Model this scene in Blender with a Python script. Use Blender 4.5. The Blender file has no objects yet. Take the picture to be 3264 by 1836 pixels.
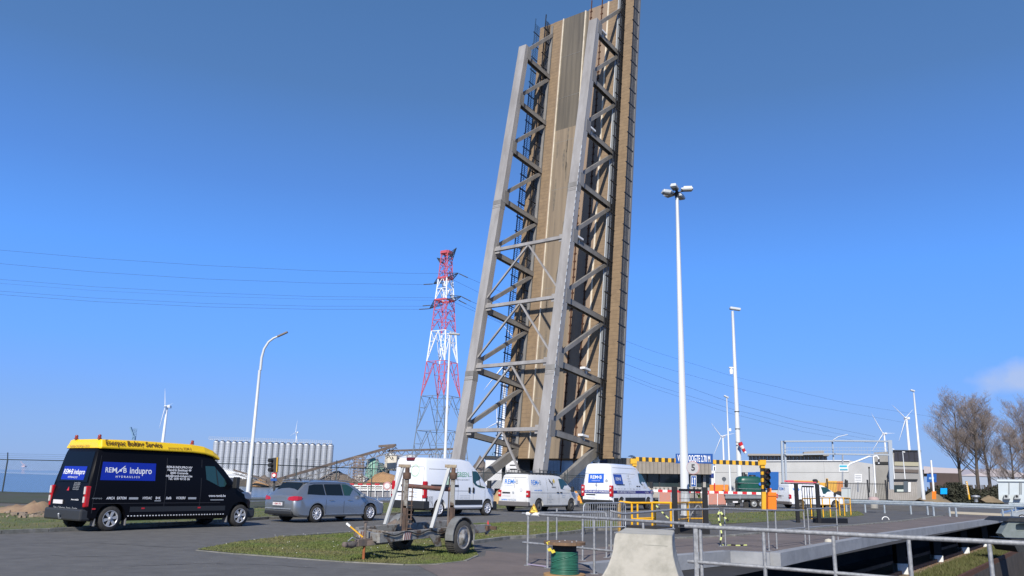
import bpy, bmesh, math, random
from mathutils import Vector, Matrix
from mathutils.geometry import tessellate_polygon
rnd = random.Random(7)
S = bpy.context.scene
COL = S.collection
R = math.radians
# ---------------------------------------------------------------- camera
EYE = Vector((0, 0, 1.6)); FPX = 2560.0; PITCH = .238256; ROLL = .02382
Fv = Vector((0, math.cos(PITCH), math.sin(PITCH)))
_U0 = Vector((1, 0, 0)).cross(Fv)
Rv = Vector((1, 0, 0)) * math.cos(ROLL) + _U0 * math.sin(ROLL)
Uv = -Vector((1, 0, 0)) * math.sin(ROLL) + _U0 * math.cos(ROLL)
cd = bpy.data.cameras.new('camera'); cam = bpy.data.objects.new('camera', cd); COL.objects.link(cam)
cd.sensor_width = 36; cd.lens = 36 * FPX / 3264; cd.clip_start = .1; cd.clip_end = 20000
cam.matrix_world = Matrix(((Rv.x, Uv.x, -Fv.x, EYE.x), (Rv.y, Uv.y, -Fv.y, EYE.y), (Rv.z, Uv.z, -Fv.z, EYE.z), (0, 0, 0, 1)))
S.camera = cam
# ---------------------------------------------------------------- sky and sun
SUN_AZ = R(-167.8); SUN_EL = R(35.5)
w = bpy.data.worlds.new('World'); S.world = w; w.use_nodes = True
nt = w.node_tree; N = nt.nodes; bg = N['Background']
sky = N.new('ShaderNodeTexSky'); sky.sky_type = 'NISHITA'; sky.sun_disc = False
sky.sun_elevation = SUN_EL; sky.sun_rotation = SUN_AZ
sky.air_density = 1.0; sky.dust_density = .25; sky.ozone_density = 3.2; sky.altitude = 0
hs = N.new('ShaderNodeHueSaturation'); hs.inputs['Saturation'].default_value = 1.12; hs.inputs['Value'].default_value = 1.0
hs.inputs['Hue'].default_value = .512
nt.links.new(sky.outputs[0], hs.inputs['Color'])
tc = N.new('ShaderNodeTexCoord')
# clear spring sky: the physical sky blended with the blue measured at each height above the horizon
sx = N.new('ShaderNodeSeparateXYZ'); nt.links.new(tc.outputs['Generated'], sx.inputs[0])
rp = N.new('ShaderNodeValToRGB'); e = rp.color_ramp.elements
SKY = [(0, (.2, .335, .65)), (.06, (.18, .345, .74)), (.15, (.125, .35, .93)), (.25, (.1, .32, .9)), (.34, (.085, .24, .66)), (.45, (.075, .185, .43)), (.58, (.062, .155, .35)), (.75, (.03, .085, .25))]
while len(e) < len(SKY): e.new(.5)
for el, (p_, c_) in zip(e, SKY): el.position = p_; el.color = (*c_, 1)
nt.links.new(sx.outputs['Z'], rp.inputs[0])
sm = N.new('ShaderNodeVectorMath'); sm.operation = 'SCALE'; sm.inputs['Scale'].default_value = 10.0; nt.links.new(rp.outputs[0], sm.inputs[0])
sb = N.new('ShaderNodeMix'); sb.data_type = 'RGBA'; sb.inputs[0].default_value = .88
nt.links.new(hs.outputs[0], sb.inputs[6]); nt.links.new(sm.outputs[0], sb.inputs[7])
# one small thin cloud low on the right
cdir = (Rv * (3240 - 1632) / FPX - Uv * (1205 - 918) / FPX + Fv).normalized()
dp = N.new('ShaderNodeVectorMath'); dp.operation = 'SUBTRACT'; dp.inputs[1].default_value = cdir
nt.links.new(tc.outputs['Generated'], dp.inputs[0])
sc_ = N.new('ShaderNodeVectorMath'); sc_.operation = 'MULTIPLY'; sc_.inputs[1].default_value = (25, 25, 50)
nt.links.new(dp.outputs[0], sc_.inputs[0])
ln = N.new('ShaderNodeVectorMath'); ln.operation = 'LENGTH'; nt.links.new(sc_.outputs[0], ln.inputs[0])
nz = N.new('ShaderNodeTexNoise'); nz.inputs['Scale'].default_value = 26; nz.inputs['Detail'].default_value = 6
nt.links.new(tc.outputs['Generated'], nz.inputs['Vector'])
ad = N.new('ShaderNodeMath'); ad.operation = 'MULTIPLY_ADD'; ad.inputs[1].default_value = 1.9
nt.links.new(nz.outputs[0], ad.inputs[0]); nt.links.new(ln.outputs['Value'], ad.inputs[2])
cr = N.new('ShaderNodeMapRange'); cr.inputs[1].default_value = 1.95; cr.inputs[2].default_value = 1.15; cr.inputs[4].default_value = .5
nt.links.new(ad.outputs[0], cr.inputs[0])
mx = N.new('ShaderNodeMix'); mx.data_type = 'RGBA'; mx.inputs[7].default_value = (5.2, 5.4, 6.0, 1)
nt.links.new(cr.outputs[0], mx.inputs[0]); nt.links.new(sb.outputs[2], mx.inputs[6]); nt.links.new(mx.outputs[2], bg.inputs[0])
bg.inputs[1].default_value = .103
sl = bpy.data.lights.new('sun', 'SUN'); so = bpy.data.objects.new('sun', sl); COL.objects.link(so)
sl.energy = 4.9; sl.angle = R(.55); sl.color = (1, .945, .85)
sd = Vector((math.sin(SUN_AZ) * math.cos(SUN_EL), math.cos(SUN_AZ) * math.cos(SUN_EL), math.sin(SUN_EL)))
so.rotation_euler = sd.to_track_quat('Z', 'Y').to_euler(); so.location = (0, -20, 40)
S.view_settings.view_transform = 'Standard'; S.view_settings.look = 'None'; S.view_settings.gamma = 1
S.view_settings.exposure = .22; S.view_settings.use_curve_mapping = False
S.render.engine = 'CYCLES'

# ---------------------------------------------------------------- photo measures -> places
def ray(x, y): return Fv + Rv * ((x - 1632) / FPX) - Uv * ((y - 918) / FPX)
def G(x, y, h=0.0):
    q = ray(x, y); return EYE + q * ((h - 1.6) / q.z)
def at(x, y, Y):
    q = ray(x, y); return EYE + q * (Y / q.y)
def back(x, dpt): return V(ray(x, 1500).x / ray(x, 1500).y * dpt, dpt, 0)
def stand(xb, yb, yt, Y=None):
    """foot of an upright thing and its height: foot pixel, top pixel row"""
    b = G(xb, yb) if Y is None else at(xb, yb, Y)
    return b, at(xb, yt, b.y).z - b.z

# ---------------------------------------------------------------- materials
MC = {}
def mat(name, col, rough=.6, metal=0.0, col2=None, scale=4.0, amt=1.0, bump=0.0, bscale=None, detail=6, coat=0.0, stretch=(1, 1, 1), lo=.35, hi=.65, spec=.5):
    if name in MC: return MC[name]
    m = bpy.data.materials.new(name); m.use_nodes = True; MC[name] = m
    t = m.node_tree; b = t.nodes['Principled BSDF']
    b.inputs['Base Color'].default_value = (*col, 1); b.inputs['Roughness'].default_value = rough
    b.inputs['Metallic'].default_value = metal; b.inputs['Coat Weight'].default_value = coat
    b.inputs['Specular IOR Level'].default_value = spec
    if col2 is not None or bump:
        c = t.nodes.new('ShaderNodeTexCoord'); mp = t.nodes.new('ShaderNodeMapping'); mp.inputs['Scale'].default_value = stretch
        t.links.new(c.outputs['Object'], mp.inputs[0])
    if col2 is not None:
        n = t.nodes.new('ShaderNodeTexNoise'); n.inputs['Scale'].default_value = scale; n.inputs['Detail'].default_value = detail
        n.inputs['Roughness'].default_value = .62
        t.links.new(mp.outputs[0], n.inputs['Vector'])
        r = t.nodes.new('ShaderNodeMapRange'); r.inputs[1].default_value = lo; r.inputs[2].default_value = hi; r.inputs[4].default_value = amt
        t.links.new(n.outputs[0], r.inputs[0])
        x = t.nodes.new('ShaderNodeMix'); x.data_type = 'RGBA'; x.inputs[6].default_value = (*col, 1); x.inputs[7].default_value = (*col2, 1)
        t.links.new(r.outputs[0], x.inputs[0]); t.links.new(x.outputs[2], b.inputs['Base Color'])
        rr = t.nodes.new('ShaderNodeMapRange'); rr.inputs[3].default_value = max(0, rough - .08); rr.inputs[4].default_value = min(1, rough + .1)
        t.links.new(n.outputs[0], rr.inputs[0]); t.links.new(rr.outputs[0], b.inputs['Roughness'])
    if bump:
        n2 = t.nodes.new('ShaderNodeTexNoise'); n2.inputs['Scale'].default_value = bscale or scale * 6; n2.inputs['Detail'].default_value = 5
        t.links.new(mp.outputs[0], n2.inputs['Vector'])
        bp = t.nodes.new('ShaderNodeBump'); bp.inputs['Strength'].default_value = bump; bp.inputs['Distance'].default_value = .02
        t.links.new(n2.outputs[0], bp.inputs['Height']); t.links.new(bp.outputs[0], b.inputs['Normal'])
    return m
def lines_mat(name, col, line, period, width, axis='Z', rough=.7, col2=None, scale=2, bump=.0):
    """boards / ribs: dark joint lines every `period` metres along one object axis"""
    if name in MC: return MC[name]
    m = mat(name, col, rough, col2=col2 or tuple(c * .8 for c in col), scale=scale, bump=bump)
    t = m.node_tree; b = t.nodes['Principled BSDF']
    src = b.inputs['Base Color'].links[0].from_socket
    c = t.nodes.new('ShaderNodeTexCoord'); s = t.nodes.new('ShaderNodeSeparateXYZ'); t.links.new(c.outputs['Object'], s.inputs[0])
    d = t.nodes.new('ShaderNodeMath'); d.operation = 'DIVIDE'; d.inputs[1].default_value = period; t.links.new(s.outputs[axis], d.inputs[0])
    f = t.nodes.new('ShaderNodeMath'); f.operation = 'FRACT'; t.links.new(d.outputs[0], f.inputs[0])
    g = t.nodes.new('ShaderNodeMath'); g.operation = 'LESS_THAN'; g.inputs[1].default_value = width / period; t.links.new(f.outputs[0], g.inputs[0])
    x = t.nodes.new('ShaderNodeMix'); x.data_type = 'RGBA'; x.inputs[7].default_value = (*line, 1)
    t.links.new(g.outputs[0], x.inputs[0]); t.links.new(src, x.inputs[6]); t.links.new(x.outputs[2], b.inputs['Base Color'])
    return m
def glass(name, col, rough=.08):
    return mat(name, col, rough, spec=.45)

galv = mat('galvanised steel', (.33, .35, .38), .5, .55, (.46, .48, .51), 9, bump=.1)
galv_old = mat('weathered galvanised pipe', (.22, .23, .245), .6, .35, (.36, .37, .39), 16, bump=.2, bscale=60)
alu = mat('pale painted steel', (.55, .58, .6), .45, .1, (.5, .53, .56), 3)
black = mat('black plastic', (.018, .019, .021), .55, bump=.1, bscale=80)
rubber = mat('tyre rubber', (.022, .021, .021), .85, col2=(.045, .042, .04), scale=8, bump=.3, bscale=40)
dark_steel = mat('dark painted steel', (.02, .022, .026), .6, .2, (.04, .042, .045), 6)
white_paint = mat('white paint', (.8, .8, .78), .4)
yellow = mat('yellow paint', (.72, .4, .02), .45, col2=(.62, .33, .02), scale=7)
orange = mat('orange paint', (.8, .2, .01), .45, col2=(.7, .17, .01), scale=6)
blue_sign = mat('blue sign face', (.006, .07, .29), .45)
red = mat('red paint', (.55, .02, .03), .45)
lamp_red = mat('red lamp glass', (.42, .006, .012), .15, coat=.6)
lamp_clear = mat('clear lamp glass', (.6, .55, .53), .15, coat=.5)
concrete = mat('concrete', (.36, .35, .33), .85, col2=(.27, .26, .24), scale=1.3, bump=.3, bscale=18)
rust = mat('rust', (.12, .045, .02), .85, col2=(.05, .025, .016), scale=8, bump=.4)
wood_mat = mat('weathered wood', (.22, .13, .07), .85, col2=(.12, .08, .055), scale=5, bump=.3, stretch=(1, 6, 1))
white_letter = mat('white lettering', (.78, .79, .82), .5)
grey_letter = mat('grey lettering', (.36, .38, .41), .5)
dark_letter = mat('dark lettering', (.05, .05, .06), .5)
logo_blue = mat('blue lettering', (.03, .2, .62), .45)
sign_white = mat('white sign face', (.72, .72, .72), .45)

# ---------------------------------------------------------------- mesh helpers
Z = Vector((0, 0, 1))
def V(*a): return Vector(a)
class MB:
    def __init__(s): s.v = []; s.f = []; s.sm = []
    def add(s, vs, fs, smooth=False):
        o = len(s.v); s.v += [Vector(p) for p in vs]
        for f in fs: s.f.append([i + o for i in f]); s.sm.append(smooth)
    def cell(s, c, a, b, d):
        """box from centre and three half vectors"""
        c = Vector(c); P = [c + a * i + b * j + d * k for k in (-1, 1) for j in (-1, 1) for i in (-1, 1)]
        s.add(P, [(0, 2, 3, 1), (4, 5, 7, 6), (0, 1, 5, 4), (2, 6, 7, 3), (0, 4, 6, 2), (1, 3, 7, 5)])
        return s
    def box(s, x0, x1, y0, y1, z0, z1):
        return s.cell(((x0 + x1) / 2, (y0 + y1) / 2, (z0 + z1) / 2), V((x1 - x0) / 2, 0, 0), V(0, (y1 - y0) / 2, 0), V(0, 0, (z1 - z0) / 2))
    def bar(s, p, q, w, h=None, up=Z):
        p = Vector(p); q = Vector(q); d = q - p; h = h or w
        if d.length < 1e-6: return s
        u = d.normalized(); a = u.cross(up)
        if a.length < 1e-3: a = u.cross(V(1, 0, 0)) if abs(u.x) < .9 else u.cross(V(0, 1, 0))
        a.normalize(); b = a.cross(u)
        return s.cell((p + q) / 2, a * w / 2, b * h / 2, d / 2)
    def tube(s, pts, r, n=8, caps=True, smooth=True):
        pts = [Vector(p) for p in pts]; k = len(pts)
        rs = r if isinstance(r, (list, tuple)) else [r] * k
        vs = []; fs = []; a = None
        for i, p in enumerate(pts):
            t = (pts[min(i + 1, k - 1)] - pts[max(i - 1, 0)]).normalized()
            if a is None:
                a = t.cross(Z)
                if a.length < 1e-3: a = V(1, 0, 0)
            a = (a - t * a.dot(t)); a.normalize(); b = t.cross(a)
            for j in range(n):
                g = 2 * math.pi * j / n; vs.append(p + (a * math.cos(g) + b * math.sin(g)) * rs[i])
        for i in range(k - 1):
            for j in range(n):
                fs.append((i * n + j, i * n + (j + 1) % n, (i + 1) * n + (j + 1) % n, (i + 1) * n + j))
        s.add(vs, fs, smooth)
        if caps:
            s.add(vs[:n], [tuple(range(n - 1, -1, -1))]); s.add(vs[-n:], [tuple(range(n))])
        return s
    def lathe(s, prof, c=(0, 0, 0), n=24, axis=Z, smooth=True, caps=True):
        c = Vector(c); axis = Vector(axis).normalized(); a = axis.cross(V(1, 0, 0) if abs(axis.x) < .9 else V(0, 1, 0)).normalized(); b = axis.cross(a)
        vs = []; fs = []
        for r, z in prof:
            for j in range(n):
                g = 2 * math.pi * j / n; vs.append(c + axis * z + (a * math.cos(g) + b * math.sin(g)) * r)
        for i in range(len(prof) - 1):
            for j in range(n): fs.append((i * n + j, i * n + (j + 1) % n, (i + 1) * n + (j + 1) % n, (i + 1) * n + j))
        s.add(vs, fs, smooth)
        if not caps: return s
        if prof[0][0] > 1e-5: s.add(vs[:n], [tuple(range(n))])
        if prof[-1][0] > 1e-5: s.add(vs[-n:], [tuple(range(n))])
        return s
    def prism(s, poly, ext):
        """3-D outline pushed along ext"""
        P = [Vector(p) for p in poly]; n = len(P); e = Vector(ext)
        tri = tessellate_polygon([P])
        vs = P + [p + e for p in P]
        fs = [tuple(t) for t in tri] + [(c + n, b + n, a + n) for a, b, c in tri]
        fs += [(i, (i + 1) % n, (i + 1) % n + n, i + n) for i in range(n)]
        s.add(vs, fs); return s
    def sheet(s, loops):
        P = [[Vector(p) for p in l] for l in loops]; s.add([p for l in P for p in l], [tuple(t) for t in tessellate_polygon(P)]); return s
    def build(s, name, m, parent=None, world=False, bev=0, label=None, fix=True, sharp=None):
        me = bpy.data.meshes.new(name)
        vs = s.v
        if world and parent is not None:
            iv = wm(parent).inverted(); vs = [iv @ v for v in vs]
        me.from_pydata([tuple(v) for v in vs], [], s.f)
        if any(s.sm): me.polygons.foreach_set('use_smooth', s.sm)
        if fix:
            bm = bmesh.new(); bm.from_mesh(me); bmesh.ops.recalc_face_normals(bm, faces=bm.faces); bm.to_mesh(me); bm.free()
        me.materials.append(m); me.update()
        o = bpy.data.objects.new(name, me); COL.objects.link(o)
        if parent is not None: o.parent = parent
        if label: o['label'] = label
        if bev:
            b = o.modifiers.new('bevel', 'BEVEL'); b.width = bev; b.segments = 2; b.limit_method = 'ANGLE'
        return o
def wm(o):
    m = Matrix.LocRotScale(o.location, o.rotation_euler, o.scale)
    return wm(o.parent) @ m if o.parent else m
def thing(name, label, cat, loc=(0, 0, 0), rotz=0, group=None, scale=1):
    o = bpy.data.objects.new(name, None); COL.objects.link(o); o.empty_display_size = .2
    o.location = loc; o.rotation_euler = (0, 0, rotz); o.scale = (scale,) * 3
    o['label'] = label; o['category'] = cat
    if group: o['group'] = group
    return o
def tag(o, label, cat, group=None):
    o['label'] = label; o['category'] = cat
    if group: o['group'] = group
    return o
def solo(mb, name, m, loc, label, cat, group=None, **k):
    """a thing that is one mesh: world coordinates, origin at its base"""
    loc = Vector(loc); mb.v = [v - loc for v in mb.v]; o = mb.build(name, m, **k); o.location = loc; return tag(o, label, cat, group)
def struct(mb, name, m, kind='structure', **k):
    o = mb.build(name, m, **k); o['kind'] = kind; return o
TC = {}
def text_mb(txt, fn, size=1.0, align='CENTER', bold=0.0, shear=0.0, wide=1.0, spacing=1.0):
    """letters of height ~size*.7 mapped by fn(u, v) -> point"""
    key = (txt, bold, shear, spacing, align)
    if key not in TC:
        c = bpy.data.curves.new('t', 'FONT'); c.body = txt; c.align_x = align; c.align_y = 'CENTER'; c.offset = bold; c.shear = shear
        c.space_character = spacing; c.resolution_u = 3
        o = bpy.data.objects.new('t', c); COL.objects.link(o)
        me = bpy.data.meshes.new_from_object(o.evaluated_get(bpy.context.evaluated_depsgraph_get()))
        TC[key] = ([tuple(v.co) for v in me.vertices], [tuple(p.vertices) for p in me.polygons])
        bpy.data.meshes.remove(me); bpy.data.objects.remove(o); bpy.data.curves.remove(c)
    vs, fs = TC[key]; m = MB(); m.add([fn(x * size * wide, y * size) for x, y, z in vs], fs); return m
def copy_tree(o, parent=None):
    c = o.copy(); COL.objects.link(c)
    if parent is not None: c.parent = parent
    for ch in list(o.children):
        copy_tree(ch, c)
    return c
def merge(*ms):
    r = MB()
    for m in ms: r.add(m.v, m.f)
    return r
# ================================================================ ground, roads, water
asphalt = mat('road asphalt', (.125, .122, .117), .9, col2=(.092, .09, .088), scale=2.2, bump=.35, bscale=40)
asphalt2 = mat('dark path asphalt', (.08, .078, .076), .9, col2=(.115, .11, .105), scale=.5, bump=.4, bscale=30)
apron_m = mat('reddish brown tarmac', (.175, .142, .128), .92, col2=(.12, .1, .093), scale=.7, bump=.45, bscale=45)
soil = mat('bare soil and gravel', (.13, .115, .095), .95, col2=(.08, .075, .06), scale=.12, bump=.5, bscale=4)
grass_base = mat('grass turf', (.075, .11, .022), .95, col2=(.145, .13, .06), scale=.6, bump=.8, bscale=30)
grass_blade = mat('grass blades', (.085, .125, .022), .85, col2=(.15, .14, .06), scale=.6)
conc_edge = mat('pale concrete coping', (.3, .31, .33), .8, col2=(.22, .23, .25), scale=1.5, bump=.3, bscale=14)
kerb_m = mat('old kerb stone', (.26, .25, .23), .9, col2=(.13, .13, .11), scale=3, bump=.4)
water_m = mat('dock water', (.1, .16, .23), .22, bump=.25, bscale=.8, spec=.6)
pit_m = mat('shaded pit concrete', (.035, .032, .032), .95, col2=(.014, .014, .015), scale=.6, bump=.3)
def gp(pts, h=0.0): return [G(x, y, 0) + V(0, 0, h) for x, y in pts]
pit_far = [V(*G(1900, 1793).xy, 0), V(2.39, 18.52, 0), V(5.71, 21.98, 0), V(6.78, 21.61, 0), V(14.71, 32.97, 0), V(39.94, 65.9, 0)]
pit = [V(1.55, 17.45, 0)] + pit_far[1:] + [V(52, 66, 0), V(60, 60, 0), V(30, 24, 0), V(14, 6.2, 0), V(3.6, 13.95, 0), V(1.75, 15.75, 0)]
basin = [V(-7000, 66, 0), V(-40, 66, 0), V(-17, 58, 0), V(-6, 76, 0), V(-2, 110, 0), V(0, 130, 0), V(0, 320, 0), V(-60, 355, 0), V(-118, 372, 0), V(-200, 520, 0), V(-1500, 8800, 0), V(-7000, 8800, 0)]
outer = [V(-7000, -60, 0), V(7000, -60, 0), V(7000, 9000, 0), V(-7000, 9000, 0)]
bas2 = [V(p.x + (1 if p.x < -6900 else 0), p.y, 0) for p in basin]
struct(MB().sheet([outer, pit, bas2]), 'ground', soil)
struct(MB().sheet([[V(-7000, 50, -2.6), V(20, 50, -2.6), V(20, 400, -2.6), V(-7000, 9000, -2.6)]]), 'water', water_m)
# bank and quay faces of the dock
m = MB()
for a, b in zip(basin[:6], basin[1:7]):
    m.add([a, b, b + V(0, 2, -4), a + V(0, 2, -4)], [(0, 1, 2, 3)])
struct(m, 'dock_bank', mat('dark bank', (.07, .065, .055), .95, col2=(.04, .045, .03), scale=.4, bump=.5))
m = MB()
for a, b in zip(basin[6:-1], basin[7:]):
    m.add([a + V(0, 0, .6), b + V(0, 0, .6), b + V(0, 0, -4), a + V(0, 0, -4)], [(0, 1, 2, 3)])
struct(m, 'far_quay', mat('brown quay wall', (.14, .11, .08), .95, col2=(.09, .075, .06), scale=.05))
# embankment between the verge and the water, at the left
m = MB(); rows = []
xs = [-60 + i * 1.5 for i in range(36)]
for j, (yy, hh) in enumerate([(42.5, 0.02), (44.5, .04), (47, .1), (50, .12), (54, .1), (58, .08), (62, .06), (65.8, .0)]):
    rows.append([V(x + rnd.uniform(-.3, .3), yy + rnd.uniform(-.3, .3), hh + (rnd.uniform(-.06, .08) if j not in (0, 7) else 0) - (max(0, x + 13) * .25 if j else 0)) for x in xs])
vs = [p for r_ in rows for p in r_]; n_ = len(xs)
m.add(vs, [(j * n_ + i, j * n_ + i + 1, (j + 1) * n_ + i + 1, (j + 1) * n_ + i) for j in range(7) for i in range(n_ - 1)], True)
struct(m, 'embankment', mat('embankment earth', (.06, .055, .045), .95, col2=(.045, .06, .025), scale=.25, bump=.6, bscale=3))
# road surface
road = gp([(-900, 2400), (-900, 1745), (-300, 1715), (0, 1703), (150, 1697), (500, 1680), (853, 1656), (1223, 1643), (1572, 1629), (1850, 1614), (2040, 1607), (2300, 1603), (2700, 1603)], .004) + \
    gp([(2735, 1632), (2560, 1629), (2420, 1633), (2245, 1641), (1965, 1662), (1860, 1661), (1650, 1664), (1500, 1670), (1300, 1686), (1120, 1697), (900, 1713), (750, 1730), (630, 1753), (750, 1763), (1100, 1789), (1290, 1798), (1330, 1803), (1395, 1836), (1500, 2400)], .004)
struct(MB().sheet([road]), 'road', asphalt)
struct(MB().sheet([gp([(560, 1765), (700, 1715), (1560, 1645), (2300, 1635), (2300, 1715), (1700, 1772), (1400, 1815)], .002)]), 'yard', asphalt2)
far_road = gp([(2300, 1603), (2700, 1603), (2735, 1632), (2900, 1629), (3264, 1650), (3700, 1660), (3700, 1600), (3264, 1598), (2900, 1590), (2600, 1585), (2300, 1590)], .008)
struct(MB().sheet([far_road]), 'far_road', asphalt)
struct(MB().sheet([gp([(2640, 1586), (2850, 1580), (3300, 1586), (3300, 1603), (2960, 1601), (2700, 1599)], .014)]), 'scrub', mat('rough scrub ground', (.1, .09, .05), .95, col2=(.055, .07, .03), scale=.3, bump=.5, bscale=6))
struct(MB().sheet([gp([(2740, 1610), (2960, 1612), (3010, 1630), (2890, 1630), (2760, 1624)], .012)]), 'roadside_gravel', soil)
path = gp([(1545, 1774), (1503, 1735), (1620, 1720), (1700, 1716), (1900, 1692), (1975, 1690), (2270, 1674), (2410, 1667), (2530, 1658), (2700, 1650), (2760, 1628), (3010, 1632), (3020, 1643)], .004) + \
    gp([(3010, 1643), (2862, 1662), (2677, 1678), (2431, 1699), (2334, 1709), (2150, 1717), (1950, 1742), (1690, 1766), (1550, 1757)], .004)
struct(MB().sheet([path]), 'path', asphalt2)
apron = gp([(1330, 1803), (1395, 1796), (1545, 1774), (1550, 1757), (1690, 1766), (1950, 1742), (2150, 1717), (2334, 1709), (2431, 1699), (2677, 1678), (2862, 1662), (3010, 1643), (3221, 1643.5)], .008)
apron += [V(14.71, 32.97, .008), V(6.78, 21.61, .008), V(5.71, 21.98, .008), V(2.39, 18.52, .008), V(1.55, 17.45, .008), V(1.75, 15.75, .008), V(3.6, 13.95, .008), V(6, 10, .008), V(4, 5, .008), V(-.9, 5, .008)] + gp([(1500, 2300), (1395, 1836)], .008)
struct(MB().sheet([apron]), 'quay_apron', apron_m)
# verges
verge = gp([(-1200, 1760), (-300, 1712), (0, 1700), (150, 1694), (500, 1677), (853, 1653), (1223, 1640), (1572, 1626), (1850, 1611), (2040, 1604), (2040, 1596), (1600, 1600), (1250, 1603), (850, 1609), (500, 1614), (0, 1616), (-1200, 1640)], .02)
isl = gp([(630, 1752), (750, 1729), (900, 1712), (1120, 1697), (1300, 1685), (1500, 1669), (1650, 1663), (1860, 1660), (1965, 1661), (1975, 1686), (1900, 1690), (1700, 1714), (1620, 1718), (1503, 1733), (1512, 1752), (1524, 1770), (1482, 1788), (1395, 1798), (1290, 1800), (1100, 1791), (750, 1765)], .012)
isl2 = gp([(2245, 1640), (2420, 1632), (2560, 1628), (2740, 1631), (2755, 1643), (2700, 1648), (2530, 1656), (2410, 1665), (2270, 1672)], .012)
for nm, pl in (('verge', verge), ('lawn', isl), ('lawn', isl2)):
    struct(MB().sheet([pl]), nm, grass_base)
def kerb(pts, nm='kerb', wd=.14, hh=.1, h0=0):
    m = MB(); P = gp(pts)
    for a, b in zip(P, P[1:]):
        L = (b - a).length; k = max(1, int(L)); 
        for i in range(k):
            p = a.lerp(b, i / k); q = a.lerp(b, (i + 1) / k - .015 / max(L / k, .1) / k)
            z = (hh + h0) / 2 + rnd.uniform(-.004, .004); m.bar(p + V(0, 0, z), q + V(0, 0, z), wd, hh)
    struct(m, nm, kerb_m)
kerb([(-300, 1714), (0, 1702), (150, 1696), (500, 1679), (853, 1655), (1223, 1642), (1572, 1628), (1850, 1613), (2040, 1606)])
kerb([(1503, 1734), (1620, 1719), (1700, 1715), (1900, 1691), (1975, 1689)], hh=.09)
kerb([(1950, 1743), (2150, 1718), (2334, 1709.5), (2431, 1700), (2677, 1679), (2862, 1663), (3010, 1644)], hh=.05, wd=.2)
kerb([(1975, 1662), (1965, 1662), (1860, 1661.5), (1650, 1664.5), (1500, 1671), (1300, 1687), (1120, 1698), (900, 1714)], hh=.05, wd=.1)
kerb([(628, 1755), (750, 1767), (1100, 1793), (1290, 1802), (1395, 1800), (1482, 1790), (1522, 1772)], nm='edging', hh=.02, wd=.07)
tar = mat('tar seam', (.045, .045, .047), .8)
m = MB()
for ln_p in ([(0, 1736), (120, 1733), (300, 1731), (470, 1741), (590, 1748)], [(-50, 1790), (160, 1772), (330, 1776), (520, 1765)], [(260, 1836), (420, 1806), (640, 1797), (830, 1800), (1010, 1812)], [(900, 1690), (1010, 1686), (1230, 1668)]):
    P = gp(ln_p, .0075); Q = [P[0]]
    for a, b in zip(P, P[1:]):
        for k in range(1, 9): Q.append(a.lerp(b, k / 8) + V(rnd.uniform(-.04, .04), rnd.uniform(-.05, .05), 0))
    for a, b in zip(Q, Q[1:]):
        w_ = V(0, rnd.uniform(.008, .02), 0); m.add([a - w_, b - w_, b + w_, a + w_], [(0, 1, 2, 3)])
struct(m, 'tar_seams', tar, fix=False)
m = MB()
for i in range(160):
    q = G(rnd.uniform(0, 1600), rnd.uniform(1760, 1830)); s_ = rnd.uniform(.002, .006); m.cell(q + V(0, 0, .012), V(s_, 0, 0), V(0, s_, 0), V(0, 0, s_ * .5))
struct(m, 'road_grit', kerb_m, kind='stuff', fix=False)
# grass: one mass of short blades per lawn
def inside(p, poly):
    c = False; n = len(poly)
    for i in range(n):
        a = poly[i]; b = poly[i - 1]
        if (a.y > p.y) != (b.y > p.y) and p.x < (b.x - a.x) * (p.y - a.y) / (b.y - a.y) + a.x: c = not c
    return c
def blades(poly, count, hgt, nm, m_, near=False):
    xs_ = [p.x for p in poly]; ys_ = [p.y for p in poly]; m = MB(); k = 0
    while k < count:
        x = rnd.uniform(min(xs_), max(xs_)); y = rnd.uniform(min(ys_), max(ys_))
        if x > 40 or x < -30: continue
        if near and rnd.random() < (y - min(ys_)) / (max(ys_) - min(ys_)) * .75: continue
        p = V(x, y, poly[0].z)
        if not inside(p, poly): k += .2; continue
        k += 1; a = rnd.uniform(0, 6.28); h = hgt * rnd.uniform(.5, 1.3) * (1 + .9 * (math.sin(x * 2.1 + 1) * math.sin(y * 1.7 + x) > .35)); wd = rnd.uniform(.004, .009) * (1 + y / 30)
        d = V(math.cos(a), math.sin(a), 0); l = V(rnd.uniform(-1, 1), rnd.uniform(-1, 1), 0) * h * .7
        m.add([p - d * wd, p + d * wd, p + l + V(0, 0, h)], [(0, 1, 2)])
    struct(m, nm, m_, kind='stuff', fix=False)
blades(isl, 80000, .024, 'grass', grass_blade, True)
blades([p for p in verge if p.x > -40], 26000, .04, 'grass', grass_blade)
blades(isl2, 5000, .06, 'grass', grass_blade)
m = MB()
for i in range(190):
    poly = isl
    p = V(rnd.uniform(-6.5, 6), rnd.uniform(16, 30), .075)
    if inside(p, isl): m.cell(p + V(0, 0, rnd.uniform(0, .03)), V(.007, 0, 0), V(0, .007, 0), V(0, 0, .004))
tag(m.build('daisies', white_paint, fix=False), 'tiny white daisies scattered over the lawn under the trailer', 'flowers')['kind'] = 'stuff'
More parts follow.
